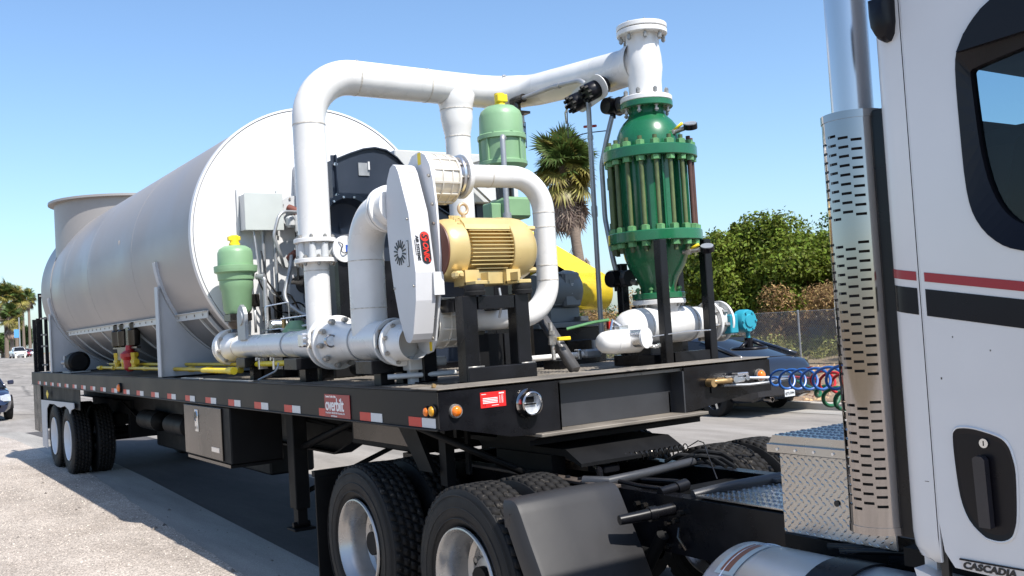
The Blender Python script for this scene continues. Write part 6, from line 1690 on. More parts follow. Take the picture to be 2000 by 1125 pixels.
mb = MB(); mb.add([(p[0], YC + .045, p[1]) for p in win], [tuple(range(nn))]); obj('window_pane', mb, GLM, door)
obj('rear_pane', MB().add([(2.82, .47, 2.38), (2.82, 1.97, 2.38), (2.82, 1.97, 2.82), (2.82, .47, 2.82)], [(0, 1, 2, 3)]), GLM, TC)
# interior: headliner, rear trim, seat back
INTM = mat('cab_interior', (.02, .02, .022), .8, vary=.2)
obj('cab_interior', MB().box((2.845, .07, 2.60), (4.1, 2.38, 2.66)).box((2.845, .07, 1.3), (2.86, .485, 2.6)).box((2.845, .485, 1.3), (2.86, 1.97, 2.425)).box((2.845, 1.97, 1.3), (2.86, 2.35, 2.6)).box((2.845, 2.33, 1.2), (4.1, 2.36, 2.6)).box((2.845, .07, 1.28), (4.1, 2.36, 1.30)).box((3.95, .1, 1.3), (4.0, 2.3, 2.6)), INTM, TC)
seatp = [(.20, 1.5), (1.0, 1.5), (1.0, 2.20), (.90, 2.33), (.75, 2.375), (.55, 2.385), (.38, 2.37), (.26, 2.30), (.20, 2.15)]
obj('seat', MB().prism(seatp, .14, 'yz', 2.95), INTM, TC)
obj('cab_roof', MB().box((2.80, .05, 3.36), (4.3, 2.38, 3.41), .02), CABW, TC)
obj('cab_far_side', MB().box((2.80, 2.36, 1.05), (4.3, 2.40, 3.38), .01), CABW, TC)
obj('cab_floor', MB().box((2.82, .12, 1.0), (4.3, 2.33, 1.06)), BLACKM, TC)
obj('cab_front', MB().box((4.25, .06, .9), (4.29, 2.38, 2.1), .01).box((4.25, .06, 2.9), (4.29, 2.38, 3.38), .01), CABW, TC)
obj('windshield', MB().box((4.26, .06, 2.1), (4.27, 2.38, 2.9)), GLASS, TC)
# sill below door
obj('cab_sill', MB().prism([(2.80, 1.05), (2.86, 1.035), (3.4, 1.0), (4.2, .96), (4.2, .62), (2.98, .62), (2.86, .85)], .25, 'xz', .045), CABW, TC)
# stripes
def stripe(x0, x1, zt, zb, m, y=YC - .0015):
    k = -.161
    z = lambda b, x: b + k * (x - 2.775)
    mb = MB(); N = 8
    V = [(x0 + (x1 - x0) * i / N, y, z(b, x0 + (x1 - x0) * i / N)) for b in (zb, zt) for i in range(N + 1)]
    n_ = N + 1
    F = [(i, i + 1, n_ + i + 1, n_ + i) for i in range(N)]
    mb.add(V, F); return obj('stripe', mb, m, door if x0 > 2.9 else TC)
stripe(2.917, 4.15, 1.957, 1.930, STRIPER); stripe(2.917, 4.15, 1.908, 1.829, STRIPEB)
# wrap of stripes round the corner panel
def stripe_c(zt, zb, m):
    k = -.161; pts = []
    for j in range(4, n + 1):
        a = PI + PI / 2 * j / n
        pts.append((2.855 + .0762 * math.cos(a), .105 + .0762 * math.sin(a)))
    pts.append((2.891, .0288))
    V = [(x, y, b + k * (x - 2.775)) for b in (zb, zt) for (x, y) in pts]; c = len(pts)
    obj('stripe', MB().add(V, [(i, i + 1, c + i + 1, c + i) for i in range(c - 1)], True), m, TC)
n = 10
stripe_c(1.957, 1.930, STRIPER); stripe_c(1.908, 1.829, STRIPEB)
# door handle
hp = [(2.971, 1.455), (2.978, 1.474), (2.995, 1.482), (3.039, 1.481), (3.105, 1.464), (3.130, 1.445), (3.142, 1.415), (3.149, 1.365), (3.143, 1.255), (3.133, 1.21), (3.120, 1.188), (3.094, 1.176), (3.062, 1.177), (3.040, 1.186), (3.003, 1.223), (2.981, 1.286), (2.972, 1.387)]
hp = cat_closed(hp)
def inset(poly, s):
    cx = sum(p[0] for p in poly) / len(poly); cz = sum(p[1] for p in poly) / len(poly)
    return [(cx + (p[0] - cx) * s, cz + (p[1] - cz) * s) for p in poly]
mb = MB(); rings = [(inset(hp, 1.045), YC - .0006), (inset(hp, 1.02), YC - .006), (inset(hp, 1.0), YC - .005)]
V = [(p[0], y, p[1]) for pl, y in rings for p in pl]; k_ = len(hp)
mb.add(V, [(l * k_ + i, l * k_ + (i + 1) % k_, (l + 1) * k_ + (i + 1) % k_, (l + 1) * k_ + i) for l in (0, 1) for i in range(k_)], True)
hd = obj('handle_rim', mb, CABW, door)
mb = MB(); rings = [(hp, YC - .005), (inset(hp, .97), YC - .004), (inset(hp, .90), YC - .0025)]
V = [(p[0], y, p[1]) for pl, y in rings for p in pl]
mb.add(V, [(l * k_ + i, l * k_ + (i + 1) % k_, (l + 1) * k_ + (i + 1) % k_, (l + 1) * k_ + i) for l in (0, 1) for i in range(k_)] + [tuple(2 * k_ + i for i in range(k_))])
obj('handle_recess', mb, TRIM, door)
obj('handle_bar', MB().prism([(3.040, 1.402), (3.050, 1.410), (3.068, 1.409), (3.076, 1.400), (3.080, 1.212), (3.046, 1.212)], .022, 'xz', YC - .030), mat('handle_black', (.02, .019, .024), .3, vary=.1), door)
obj('handle_lock', MB().lathe([(YC - .004, .013), (YC - .009, .013), (YC - .009, .0001)], (3.065, 0, 1.444), 'y', 20), ALU, door)
obj('keyhole', MB().box((3.0635, YC - .0098, 1.437), (3.0665, YC - .009, 1.451)), INK, door)
for (x_, z_, w_) in ((2.945, 1.62, .004), (2.99, 1.74, .003), (3.10, 1.70, .003)):
    obj('paint_chip', MB().box((x_, YC - .0006, z_), (x_ + w_, YC + .001, z_ + w_ * 1.6)), DST, door)
obj('paint_scratch', MB().box((2.868, YC - .0006, 1.318), (2.882, YC + .004, 1.3195)), DST, TC)
# badge, lettered as on the truck
k = -.0
bdg = obj('badge', MB().prism([(2.968, 1.102), (3.40, 1.098), (3.40, 1.124), (2.964, 1.110)], .004, 'xz', YC - .0055), mat('badge_grey', (.5, .5, .52), .3, metal=.5), door)
bpy.data.objects.remove(bdg)
bdg = obj('badge', MB().box((2.967, YC - .003, 1.078), (3.26, YC - .0005, 1.1035)), mat('badge_grey', (.5, .5, .52), .3, metal=.5), door)
obj('badge_bar', MB().box((2.963, YC - .005, 1.104), (3.26, YC - .0005, 1.1085)), TRIM, door)
text('CASCADIA', .0265, INK, bdg, (2.972, YC - .004, 1.0905), (1, 0, 0), (0, 0, 1), bold=.0012, shear=.18, space=1.05, sx=1.16)
# dark rear cap light
cpz = [(2.812, 2.775), (2.812, 2.72), (2.816, 2.68), (2.832, 2.648), (2.852, 2.634), (2.868, 2.636), (2.880, 2.655), (2.886, 2.69), (2.888, 2.775)]
V = []; F = []
kk = len(cpz)
for s_, y in ((1.0, YC + .01), (1.0, YC - .012), (.86, YC - .032), (.5, YC - .042)):
    cx, cz = 2.852, 2.72
    for p in cpz: V.append((cx + (p[0] - cx) * s_, y, cz + (p[1] - cz) * (s_ if s_ < 1 else 1)))
for l in range(3):
    for i in range(kk): F.append((l * kk + i, l * kk + (i + 1) % kk, (l + 1) * kk + (i + 1) % kk, (l + 1) * kk + i))
F.append(tuple(3 * kk + i for i in range(kk)))
obj('fairing_cap', MB().add(V, F, True), TRIM, TC)

# ================================================================== COILED HOSES
def coil(label, m, p0, p1, r, turns, rt, sag, ph=0.0, lead0=None, lead1=None):
    p0, p1 = Vector(p0), Vector(p1); d = (p1 - p0).normalized(); u = Vector((0, 0, 1)) - d * d.z; u.normalize(); w = d.cross(u)
    N = int(turns * 26); P = []
    if lead0: P.append(Vector(lead0))
    for i in range(N + 1):
        t = i / N; a = ph + 2 * PI * turns * t
        e = min(1, t * turns * .9, (1 - t) * turns * .9)
        rr_ = r * (1 + .10 * math.sin(i * .23)) * max(.03, e)
        P.append(p0.lerp(p1, t) + Vector((0, 0, -sag * 4 * t * (1 - t))) + u * rr_ * math.sin(a) + w * rr_ * math.cos(a) + d * -.35 * r * math.cos(a))
    if lead1: P.append(Vector(lead1))
    o = obj('air_hose', MB().tube(P, rt, 9), m)
    tag(o, label, 'hose', 'coiled air hoses')
    return o
coil('bright blue coiled air hose looping from the trailer nose towards the cab', BLUEH, (.32, 2.24, 1.405), (2.74, .55, 1.66), .056, 12.5, .0075, .03, lead0=(.20, 2.45, 1.40), lead1=(2.80, .5, 1.68))
coil('red coiled air hose looping just behind the blue one', REDH, (.50, 2.40, 1.40), (2.74, .72, 1.62), .056, 11, .0085, .05, ph=1.0, lead0=(.25, 2.52, 1.40), lead1=(2.80, .7, 1.63))
coil('dark green coiled electric cable hanging below the red and blue hoses', GREENH, (.55, 2.38, 1.33), (2.74, .68, 1.56), .056, 10, .0115, .07, ph=2.0, lead0=(.30, 2.52, 1.37), lead1=(2.80, .6, 1.6))

# ================================================================== CARS
def loft(stations, m, name, parent, cap=True, smooth=True):
    V = []; F = []; k = len(stations[0])
    for s_ in stations: V += s_
    for i in range(len(stations) - 1):
        for j in range(k):
            j2 = (j + 1) % k
            F.append((i * k + j, i * k + j2, (i + 1) * k + j2, (i + 1) * k + j))
    if cap: F.append(tuple(range(k))); F.append(tuple((len(stations) - 1) * k + j for j in range(k))[::-1])
    o = obj(name, MB().add(V, F, smooth), m, parent, local=True)
    return o
TAILR = mat('tail_lens', (.06, .006, .008), .15)
CARTY = MB().lathe([(-.09, .20), (-.1, .30), (-.085, .325), (.085, .325), (.1, .30), (.09, .20)], (0, 0, 0), 'y', 32).mesh('tyre')
cr = MB(); cr.lathe([(-.07, .205), (-.085, .20), (-.06, .19), (-.03, .185)], (0, 0, 0), 'y', 32)
for k in range(5):
    a = k * 2 * PI / 5
    ca, sa = math.cos(a), math.sin(a)
    P = [(.0, -.03), (.19, -.022), (.19, .022), (.0, .03)]
    V = [(p * ca - q * sa, y, p * sa + q * ca) for y in (-.075, -.05) for p, q in P]
    cr.add(V, [(0, 1, 2, 3), (7, 6, 5, 4), (0, 4, 5, 1), (1, 5, 6, 2), (2, 6, 7, 3)])
CARRIM = cr.mesh('rim')
CARBACK = MB().lathe([(-.02, .19), (-.02, .001)], (0, 0, 0), 'y', 24).mesh('brake')
def car(name, label, cat, loc, rz, m, L=4.5, W=1.78, H=1.42, style='coupe', group=None):
    t = thing(name, label, cat, loc, rz, group)
    # +x is the front. (x, zbot, zbelt, halfwidth)
    S = L / 4.5
    st_b = [(-2.25, .45, .62, .62), (-2.23, .32, .80, .74), (-2.12, .26, .93, .82), (-1.8, .24, 1.0, .87), (-1.3, .24, 1.0, .89), (-.6, .22, .97, .89), (0, .22, .95, .89), (.6, .22, .93, .89), (1.1, .24, .90, .885), (1.6, .24, .84, .86), (1.95, .24, .76, .80), (2.16, .26, .66, .70), (2.25, .36, .55, .52)]
    if style == 'truck': st_b = [(x, zb, zt + .12, w) for x, zb, zt, w in st_b]
    stn = []
    for x, zb_, zt, w in st_b:
        w = w * W / 1.78
        pts = [(-w * .86, zb_), (-w * .97, zb_ + .10), (-w, (zb_ + zt) / 2), (-w * .985, zt - .16), (-w * .93, zt - .04), (-w * .80, zt), (-w * .4, zt + .025), (0, zt + .03)]
        pts = pts + [(-a, b) for a, b in pts[::-1][1:]]
        stn.append([(x * S, a, b) for a, b in pts])
    body = loft(stn, m, 'body', t)
    if style == 'coupe': gh_ = [(-1.95, 1.0, 1.01, .62), (-1.45, .98, 1.17, .60), (-.85, .96, 1.36, .58), (-.3, .95, 1.42, .57), (.25, .94, 1.40, .58), (.75, .93, 1.18, .62), (1.15, .92, .94, .66)]
    elif style == 'truck': gh_ = [(-.55, 1.05, 1.08, .72), (-.5, 1.05, 1.60, .64), (.3, 1.05, 1.66, .62), (.75, 1.05, 1.60, .64), (1.2, 1.02, 1.06, .72)]
    else: gh_ = [(-1.75, 1.0, 1.02, .66), (-1.1, .98, 1.38, .60), (-.4, .96, 1.46, .58), (.3, .95, 1.44, .58), (.85, .93, 1.18, .63), (1.25, .92, .94, .68)]
    stn = []
    for x, zb_, zt, w in gh_:
        w0 = .80 * W / 1.78
        pts = [(-w0, zb_ - .03), (-w - (.02 if zt - zb_ > .2 else .1), zt - .07 if zt - zb_ > .1 else zb_ + .005), (-w + .06, zt - .015), (0, zt)]
        pts = pts + [(-a, b) for a, b in pts[::-1][1:]]
        stn.append([(x * S, a, b) for a, b in pts])
    obj_g = loft(stn, GLASS, 'glasshouse', t)
    roof = []
    sel = [s_ for s_ in gh_ if s_[2] > 1.34]
    for x, zb_, zt, w in sel:
        roof.append([(x * S, -w - .01, zt - .055), (x * S, -w + .06, zt + .002), (x * S, 0, zt + .02), (x * S, w - .06, zt + .002), (x * S, w + .01, zt - .055), (x * S, 0, zt - .06)])
    if len(roof) > 1: loft(roof, m, 'roof', t)
    # pillars
    for s_ in (-1, 1):
        mb = MB()
        a, b = gh_[0], sel[0]
        mb.tube([(a[0] * S, s_ * (a[3] + .07), a[2]), (b[0] * S, s_ * (b[3] + .0), b[2] - .03)], .035, 6); obj('pillar', mb, m, t, local=True); mb = MB()
        a, b = gh_[-1], sel[-1]
        mb.tube([(a[0] * S, s_ * (a[3] + .08), a[2]), (b[0] * S, s_ * (b[3] + .0), b[2] - .03)], .03, 6); obj('pillar', mb, m, t, local=True); mb = MB()
        mb.tube([(-.15 * S, s_ * .80 * W / 1.78, .97), (-.2 * S, s_ * .60, 1.38)], .025, 6)
        obj('pillar', mb, m, t, local=True)
    for wx in (-1.35 * S, 1.35 * S):
        for s_ in (-1, 1):
            wt = obj('tyre', CARTY, RUBBER, t, loc=(wx, s_ * (W / 2 - .10), .325), local=True)
            if s_ > 0: wt.rotation_euler = (0, 0, PI)
            obj('rim', CARRIM, ALU, wt, local=True); obj('brake', CARBACK, BLACKM, wt, local=True)
            if True:
                obj('wheel_arch', MB().lathe([(-W / 2 - .004, .33), (-W / 2 - .004, .375), (-W / 2 + .2, .375)] if s_ < 0 else [(W / 2 + .004, .33), (W / 2 + .004, .375), (W / 2 - .2, .375)], (wx, 0, .325), 'y', 24, True, -PI / 2, PI / 2), BLACKM, t, local=True)
    hw_ = .64 * W / 1.78
    for s_ in (-1, 1):
        obj('headlight', MB().prism([(1.98 * S, .60), (2.20 * S, .56), (2.19 * S, .68), (1.95 * S, .745)], .26, 'xz', s_ * hw_ - .13), LAMPC, t, local=True)
        obj('tail_light', MB().box((-2.235 * S, s_ * hw_ - .09, .66), (-2.14 * S, s_ * hw_ + .09, .78), .01), TAILR, t, local=True)
        obj('mirror', MB().box((.72 * S, s_ * (W / 2 - .02), .98), (.82 * S, s_ * (W / 2 + .14), 1.10), .02), m, t, local=True)
    obj('grille', MB().box((2.18 * S, -.4, .38), (2.262 * S, .4, .52), .01), BLACKM, t, local=True)
    obj('bumper', MB().prism([(-2.31 * S, .36), (-2.29 * S, .58), (-2.12 * S, .60), (-2.12 * S, .30)], W * .88, 'xz', -W * .44), m, t, local=True)
    return t
CPc = car('parked_coupe', 'black coupe parked at the far kerb with its rear showing between hoses and trailer', 'car', (-9.35, 10.93, 0), PI, CARB)
# root turned so the rear faces +x
obj('license_plate', MB().box((-2.318, -.13, .31), (-2.312, .13, .43), .002), WHT, CPc, local=True)
lp_ = text_mesh('6JTU394', .065, bold=.001)
o = obj('plate_lettering', lp_, INK, CPc, local=True); o.location = (-2.320, .12, .365); o.rotation_euler = (PI / 2, 0, -PI / 2)
obj('exhaust_tip', MB().lathe([(-2.36, .035), (-2.36, .045), (-2.2, .045)], (0, .50, .30), 'x', 20), CHROME, CPc, local=True)
obj('trunk_badge', MB().lathe([(-2.262, .028), (-2.258, .034)], (0, 0, .74), 'x', 20).box((-2.262, -.022, .738), (-2.258, .022, .742)), ALU, CPc, local=True)
SD = car('parked_sedan', 'dark navy sedan with its headlight and bumper in view at the far left edge', 'car', (-28.55, .22, 0), 0, CARN, L=4.7, W=1.82, H=1.45, style='sedan')
obj('fog_lamp', MB().lathe([(0, .045), (.02, .05), (.02, .03)], (2.15, .66, .36), 'x', 18), CHROME, SD, local=True)
obj('turn_lamp', MB().box((2.04, .74, .60), (2.16, .80, .68), .01), AMBER, SD, local=True)

# ================================================================== VEGETATION
def leafmesh(name, centers, radii, n, size, seed, sq=(1, 1, 1), shell=.55, aspect=1.8, droop=0.0):
    rnd = np.random.RandomState(seed)
    centers = np.array(centers, float); radii = np.array(radii, float)
    w = radii ** 2; w /= w.sum()
    ci = rnd.choice(len(centers), n, p=w)
    d = rnd.normal(size=(n, 3)); d /= np.linalg.norm(d, axis=1)[:, None]
    rr_ = shell + (1 - shell) * rnd.rand(n) ** .7
    rr_ *= 1 + .12 * rnd.normal(size=n)
    P = centers[ci] + d * (radii[ci] * rr_)[:, None] * np.array(sq)
    ln = size * (0.6 + .8 * rnd.rand(n))
    up_ = d * .6 + rnd.normal(size=(n, 3)) * .7 + np.array([0, 0, .3 - droop])
    up_ /= np.linalg.norm(up_, axis=1)[:, None]
    t = np.cross(up_, rnd.normal(size=(n, 3))); t /= np.linalg.norm(t, axis=1)[:, None]
    s = np.cross(up_, t)
    L = ln[:, None]; Wd = (ln / aspect)[:, None]
    V = np.stack([P - t * L * .5, P + s * Wd * .5 + up_ * L * .08, P + t * L * .5, P - s * Wd * .5 + up_ * L * .08], 1).reshape(-1, 3)
    F = np.arange(n * 4).reshape(n, 4)
    return V, F
def blobs(c, R, k, r0, r1, seed, flat=.85):
    rr_ = random.Random(seed); C_, Rr = [], []
    for _ in range(k):
        a = rr_.uniform(0, 2 * PI); e = math.asin(rr_.uniform(-.55, 1)); q = rr_.uniform(.45, .95)
        r = rr_.uniform(r0, r1)
        C_.append((c[0] + R[0] * q * math.cos(e) * math.cos(a), c[1] + R[1] * q * math.cos(e) * math.sin(a), c[2] + R[2] * q * math.sin(e) * flat)); Rr.append(r)
    return C_, Rr
def tree(label, base, c, R, k, r0, r1, n, size, m, seed, group=None, shoots=0, name='broadleaf_tree'):
    t = thing(name, label, 'tree', base, group=group)
    C_, Rr = blobs(c, R, k, r0, r1, seed)
    rs_ = random.Random(seed + 5)
    if shoots:
        for _ in range(shoots):
            x0 = c[0] + rs_.uniform(-.85, .85) * R[0]; y0 = c[1] + rs_.uniform(-.4, .4) * R[1]; zt = c[2] + R[2] * .85 * math.sqrt(max(.1, 1 - ((x0 - c[0]) / R[0]) ** 2)); ln_ = rs_.uniform(.2, .55); tx = rs_.uniform(-.25, .25)
            for q in range(5): C_.append((x0 + tx * q / 4, y0, zt - .25 + ln_ * q / 4)); Rr.append(.24 - .035 * q)
    mb = MB(); b = Vector(base); top = Vector((c[0], c[1], c[2]))
    mb.tube([b - Vector((0, 0, .3)), b.lerp(top, .35), b.lerp(top, .7), top], [R[0] * .09, R[0] * .075, R[0] * .05, R[0] * .02], 10)
    tk = obj('trunk', mb, BARK, t)
    rr_ = random.Random(seed)
    lb = MB()
    for (q, r) in list(zip(C_, Rr))[::2]:
        q = Vector(q); s0 = b.lerp(top, rr_.uniform(.25, .7)); md = s0.lerp(q, .5) + Vector((0, 0, -.1 * R[0]))
        lb.tube([s0, md, q], [R[0] * .03, R[0] * .018, R[0] * .006], 6)
    obj('limb', lb, BARK, tk)
    V, F = leafmesh('crown', C_, Rr, n, size, seed, sq=(1, 1, .85))
    cr_ = obj('crown', np_mesh('crown', V, F), m, t); cr_['kind'] = 'stuff'
    return t
tree('broad bushy tree with yellow green sunlit leaves behind the fence', (-15.6, 20.0, .8), (-15.9, 20.0, 2.7), (2.75, 2.2, 2.05), 84, .45, .8, 80000, .125, LEAFA, 11, shoots=7)
tree('darker green tree at the right rising behind the bushy tree', (-15.0, 23.0, .9), (-14.5, 23.0, 3.0), (2.9, 2.0, 2.0), 52, .5, .85, 24000, .12, LEAFB, 12, shoots=5)
tree('small dark tree with bare twigs next to the exhaust stack', (-12.0, 21.0, .9), (-12.1, 21.0, 2.6), (1.5, 1.4, 1.5), 24, .35, .6, 9000, .10, LEAFB, 13)
def brush(name, label, cat, C_, Rr, n, size, m, seed, asp=3.0):
    V, F = leafmesh(name, C_, Rr, n, size, seed, sq=(1, 1, .8), shell=.2, aspect=asp)
    V[:, 2] = np.maximum(V[:, 2], .25)
    o = obj(name, np_mesh(name, V, F), m); tag(o, label, cat); o['kind'] = 'stuff'; return o
rr_ = random.Random(21); C_, Rr = [], []
for k in range(46):
    x = rr_.uniform(-15.2, -9.0); C_.append((x, rr_.uniform(18.4, 19.8), 1.0 + rr_.uniform(-.2, .75) + (.4 if x > -14 else 0))); Rr.append(rr_.uniform(.35, .6))
brush('dry_brush', 'rust brown dry brush heaped behind the chain link fence', 'brush', C_, Rr, 42000, .085, DRYB, 3)
C_, Rr = [], []
for k in range(120):
    x = rr_.uniform(-24, -9); C_.append((x, rr_.uniform(17.3, 18.6), .62 + rr_.uniform(-.2, .75 if x < -16 else .25))); Rr.append(rr_.uniform(.3, .5))
brush('green_weeds', 'tangled green and tan weeds along the foot of the fence', 'weeds', C_, Rr, 52000, .085, GRASSG, 4)
C_, Rr = [], []
for k in range(26):
    x = rr_.uniform(-26, -20.5); C_.append((x, rr_.uniform(20, 23), 1.3 + rr_.uniform(-.4, 1.2))); Rr.append(rr_.uniform(.5, .9))
brush('distant_bush', 'brownish leafless bush seen between the vessel legs and the yellow guard', 'bush', C_, Rr, 16000, .10, DRYB, 5)
# dry grass tufts on the verge
C_, Rr = [], []
for k in range(140):
    C_.append((rr_.uniform(-20, 0), rr_.uniform(12.3, 17.4), .30 + rr_.uniform(0, .1))); Rr.append(rr_.uniform(.04, .14))
brush('dry_tuft', 'scattered dry grass tufts on the bare verge', 'grass', C_, Rr, 4200, .07, DRYB, 6, asp=6)

# chain link fence
CF = thing('chain_link_fence', 'galvanised chain link fence with thin posts running behind the far kerb', 'fence', (-12, 17, .42))
zf0, zf1 = .42, 1.75
wv = []; wf = []
def wire(p, q, r=.0042):
    p, q = Vector(p), Vector(q); d = (q - p).normalized(); a = Vector((0, 1, 0)); b = d.cross(a)
    o_ = len(wv)
    for e in (p, q):
        for k in range(3):
            an = k * 2 * PI / 3; wv.append(tuple(e + a * r * math.cos(an) + b * r * math.sin(an)))
    for k in range(3): wf.append((o_ + k, o_ + (k + 1) % 3, o_ + 3 + (k + 1) % 3, o_ + 3 + k))
Hf = zf1 - zf0; x = -27.0
while x < -4:
    wire((x, 17.0, zf0), (x + Hf, 17.0, zf1)); wire((x + Hf, 17.004, zf0), (x, 17.004, zf1)); x += .068
wm = obj('wire_mesh', np_mesh('wire_mesh', np.array(wv), np.array(wf)), GALV, CF); wm['kind'] = 'stuff'
post = MB().cyl((0, 0, -.3), (0, 0, 1.36), .026, 12).mesh('post')
for k in range(9): obj('post', post, GALV, CF, loc=(-11.87 - 2.25 * (k - 3), 17.03, zf0))
obj('bottom_wire', MB().cyl((-27, 17, zf0 + .02), (-3, 17, zf0 + .02), .004, 6).cyl((-27, 17, zf1), (-3, 17, zf1), .005, 6), GALV, CF)

# palms
def frond(R, n, fold, seed, droop):
    rnd = random.Random(seed); V = []; F = []
    for k in range(n):
        a = -1.9 + 3.8 * k / (n - 1) + rnd.uniform(-.04, .04); L = R * (.75 + .25 * math.cos(a)) * rnd.uniform(.85, 1.05); w = R * .055
        ca, sa = math.cos(a), math.sin(a)
        o_ = len(V)
        z1, z2 = R * .05, -droop * L * L / R
        V += [(0, 0, 0), (ca * L * .55 - sa * w, sa * L * .55 + ca * w, z1 + (-.12 * L)), (ca * L * .55 + sa * w, sa * L * .55 - ca * w, z1 - .12 * L), (ca * L, sa * L, z2 - rnd.uniform(0, .2) * L)]
        F += [(o_, o_ + 1, o_ + 2), (o_ + 1, o_ + 3, o_ + 2)]
    # stalk toward -x
    o_ = len(V); S = R * .9
    V += [(-S, -.012, -.25 * S), (-S, .012, -.25 * S), (0, .012, 0), (0, -.012, 0)]; F += [(o_, o_ + 1, o_ + 2), (o_, o_ + 2, o_ + 3)]
    V = np.array(V); V[:, 0] += S; V[:, 2] += .25 * S
    return V, np.array(F)
def palm(label, base, top, R, ng, nd, skirt, seed, group=None, joined=False, tr=.2):
    t = thing('palm_tree', label, 'palm tree', base, group=group)
    b, tp = Vector(base), Vector(top)
    obj('trunk', MB().tube([b - Vector((0, 0, .5)), b.lerp(tp, .3), b.lerp(tp, .6), tp], [tr * 1.4, tr * 1.05, tr * .95, tr], 12), PALMTR, t)
    rnd = random.Random(seed)
    ms = [frond(R * .62, 22, 0, seed + i, .12 + .12 * i) for i in range(3)]
    acc = {}
    mats_ = {'g': FROND, 'y': FRONDY, 'd': FRONDD}
    cache = {}
    for k in range(ng + nd):
        dead = k >= ng
        az = rnd.uniform(0, 2 * PI)
        if not dead:
            el = math.radians(rnd.uniform(-50, 85) if k % 3 else rnd.uniform(25, 90)); sc_ = rnd.uniform(.8, 1.08); kd = 'g' if el > -.3 and rnd.random() > .2 else 'y'
            org = tp + Vector((0, 0, rnd.uniform(-.5, .1) * R))
        else:
            el = math.radians(rnd.uniform(-86, -55)); sc_ = rnd.uniform(.7, 1.0); kd = 'd'
            org = tp + Vector((0, 0, -rnd.uniform(.2, 1) * skirt))
        V, F = ms[k % 3]
        M_ = Matrix.Rotation(az, 3, 'Z') @ Matrix.Rotation(-el, 3, 'Y') @ Matrix.Rotation(rnd.uniform(-.8, .8), 3, 'X')
        if joined:
            Vn = (np.array(M_) @ (V.T * sc_)).T + np.array(org)
            acc.setdefault(kd, []).append((Vn, F))
        else:
            key = (k % 3, kd)
            if key not in cache: cache[key] = np_mesh('frond', V, F)
            o = obj('dead_frond' if dead else 'frond', cache[key], mats_[kd], t)
            o.matrix_local = Matrix.Translation(org - b) @ M_.to_4x4() @ Matrix.Scale(sc_, 4)
    for kd, lst in acc.items():
        off = 0; VV = []; FF = []
        for V, F in lst: VV.append(V); FF.append(F + off); off += len(V)
        o = obj('crown', np_mesh('crown', np.concatenate(VV), np.concatenate(FF)), mats_[kd], t); o['kind'] = 'stuff'
    return t
palm('fan palm with a thick brown skirt of dead fronds behind the white loop pipe', (-41.8, 34, 1.0), (-43.4, 34, 11.5), 2.15, 115, 200, 2.5, 5, tr=.32)
FL = []
rf = random.Random(77)
pt_ = bpy.data.objects['palm_tree']
fl_V, fl_F = frond(1.3, 20, 0, 99, .2)
flm = np_mesh('frond', fl_V, fl_F)
for k in range(46):
    az = rf.uniform(0, 2 * PI)
    o = obj('dead_frond', flm, FRONDD, pt_)
    o.matrix_local = Matrix.Translation(Vector((-43.1, 34, 6.4 - rf.uniform(0, 1.9))) - Vector((-41.8, 34, 1.0))) @ (Matrix.Rotation(az, 3, 'Z') @ Matrix.Rotation(math.radians(rf.uniform(58, 80)), 3, 'Y')).to_4x4()
# far left palms, trees, vehicles (distances of 60 to 200 m)
far = [
 ('largest sunlit fan palm at the far left edge of the photo', -200, 20.9, 11.6, 2.9, 70, 60, 2.6, .34),
 ('fan palm just left of the blue street banner', -200, 22.6, 11.0, 2.6, 60, 50, 2.4, .3),
 ('short fan palm in front of the left palms with low hanging fronds', -190, 20.6, 7.4, 2.4, 60, 40, 2.2, .32),
 ('tall slim palm with a narrow trunk, left one of the pair by the trailer stakes', -290, 35.4, 15.0, 2.0, 50, 20, 1.8, .34),
 ('tall slim palm with a narrow trunk, right one of the pair by the trailer stakes', -290, 36.9, 16.0, 2.3, 54, 20, 1.8, .34),
]
for i, (lab, x, y, h, R_, a, b, s_, tr_) in enumerate(far):
    palm(lab, (x, y, rise(x)), (x + .3, y, rise(x) + h), R_, a, b, s_, 30 + i, group='palms far down the street', joined=True, tr=tr_)
tree('rounded dark green street tree far down the road between the palms', (-300, 36.6, 1.2), (-300, 36.6, 5.9), (4.0, 3.6, 4.0), 34, 1.0, 1.7, 12000, .45, LEAFB, 41)
tree('low dark tree far down the road at the left photo edge', (-220, 22.4, 1.2), (-220, 22.4, 4.0), (4.0, 3.0, 2.6), 24, .8, 1.4, 8000, .42, LEAFB, 42)
WHC = mat('car_white', (.7, .7, .7), .2, coat=.4, vary=.03); RDC = mat('car_maroon', (.22, .02, .03), .2, coat=.4, vary=.05)
car('pickup_truck', 'white pickup truck driving towards the camera far down the road', 'pickup', (-160, 17.8, 1.25), 0.02, WHC, L=5.2, W=1.95, style='truck')
car('distant_car', 'maroon car parked far down the road behind the white pickup', 'car', (-185, 21.9, 1.25), 0.0, RDC, style='sedan', group='cars parked far down the road')
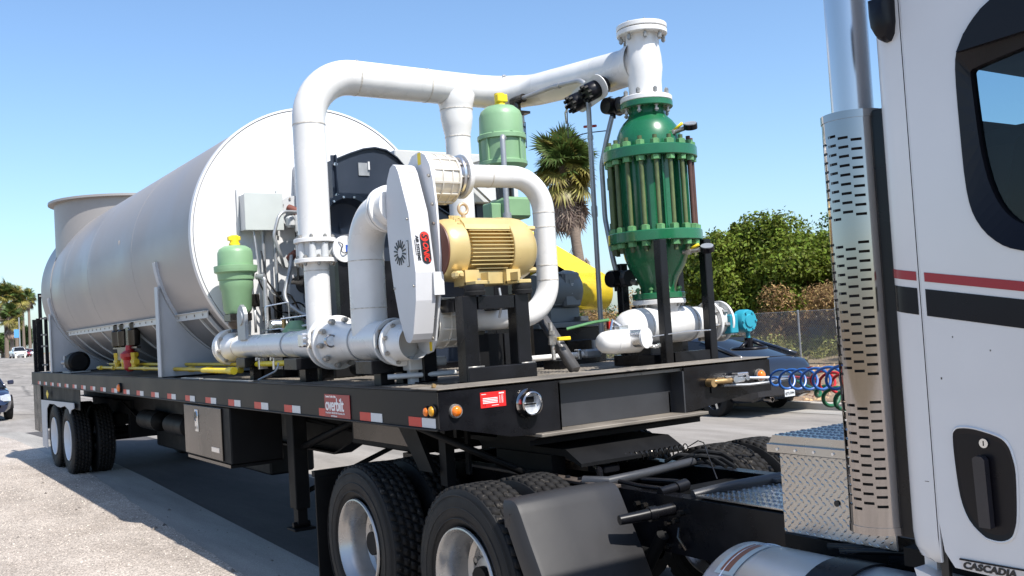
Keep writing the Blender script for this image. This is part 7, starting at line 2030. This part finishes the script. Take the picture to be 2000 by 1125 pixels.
car('distant_car', 'white car parked far down the road behind the maroon car', 'car', (-200, 24.9, 1.25), 0.0, WHC, style='sedan', group='cars parked far down the road')
# barriers in front of the pickup
bt_ = thing('road_barrier', 'small cream road barricade in front of the distant white pickup', 'barricade', (-152, 17, 1.2))
obj('barrier_frame', MB().box((-152.2, 16.3, 1.9), (-152, 17.9, 2.1)).box((-152.2, 16.4, 1.2), (-152, 16.6, 2.0)).box((-152.2, 17.6, 1.2), (-152, 17.8, 2.0)), CREAM, bt_)
# lamp post with banner
lpb = thing('banner_pole', 'grey street pole carrying a blue banner between the far palms', 'street pole', (-180, 20.6, 1.0))
obj('pole', MB().cyl((-180, 20.6, 1), (-180, 20.6, 8), .11, 10), GALV, lpb)
obj('banner', MB().box((-179.9, 19.75, 4.6), (-179.85, 20.5, 6.0)), mat('banner_blue', (.08, .28, .55), .6), lpb)
# white building behind the stakes
bd_ = thing('white_building', 'low white building with dark windows glimpsed behind the trailer stakes', 'building', (-92, 19, .8))
obj('building_wall', MB().box((-110, 15.3, .5), (-92, 60, 4.6)), WALLW, bd_)
obj('building_roof', MB().box((-110.3, 15.0, 4.601), (-91.7, 60.3, 4.85)), GALV, bd_)
wpm = MB().box((-91.995, 0, 0), (-91.96, 1.2, 1.3)).mesh('window')
for y in (16.6, 20, 23.5, 27): obj('window', wpm, GLASS, bd_, loc=(0, y, 2.2))
sh_ = thing('red_shed_base', 'dull red low wall at the foot of the white building', 'wall', (-91, 16, .8))
obj('low_wall', MB().box((-90.5, 15.0, .6), (-90, 40, 1.4)), mat('dull_red', (.2, .08, .07), .8), sh_)

# distant hedge line so the horizon is not bare on the right
C_, Rr = [], []
for k in range(60):
    C_.append((rr_.uniform(-60, 30), rr_.uniform(30, 44), 1.6 + rr_.uniform(0, 1.0))); Rr.append(rr_.uniform(1.2, 2.2))
brush('far_hedge', 'dense dark green hedge line far behind the fence', 'hedge', C_, Rr, 30000, .3, LEAFB, 8, asp=1.8)
for o in list(bpy.data.objects):
    if o.type == 'MESH' and o.parent is None and not o.get('category') and not o.get('kind'): print('UNTAGGED', o.name)
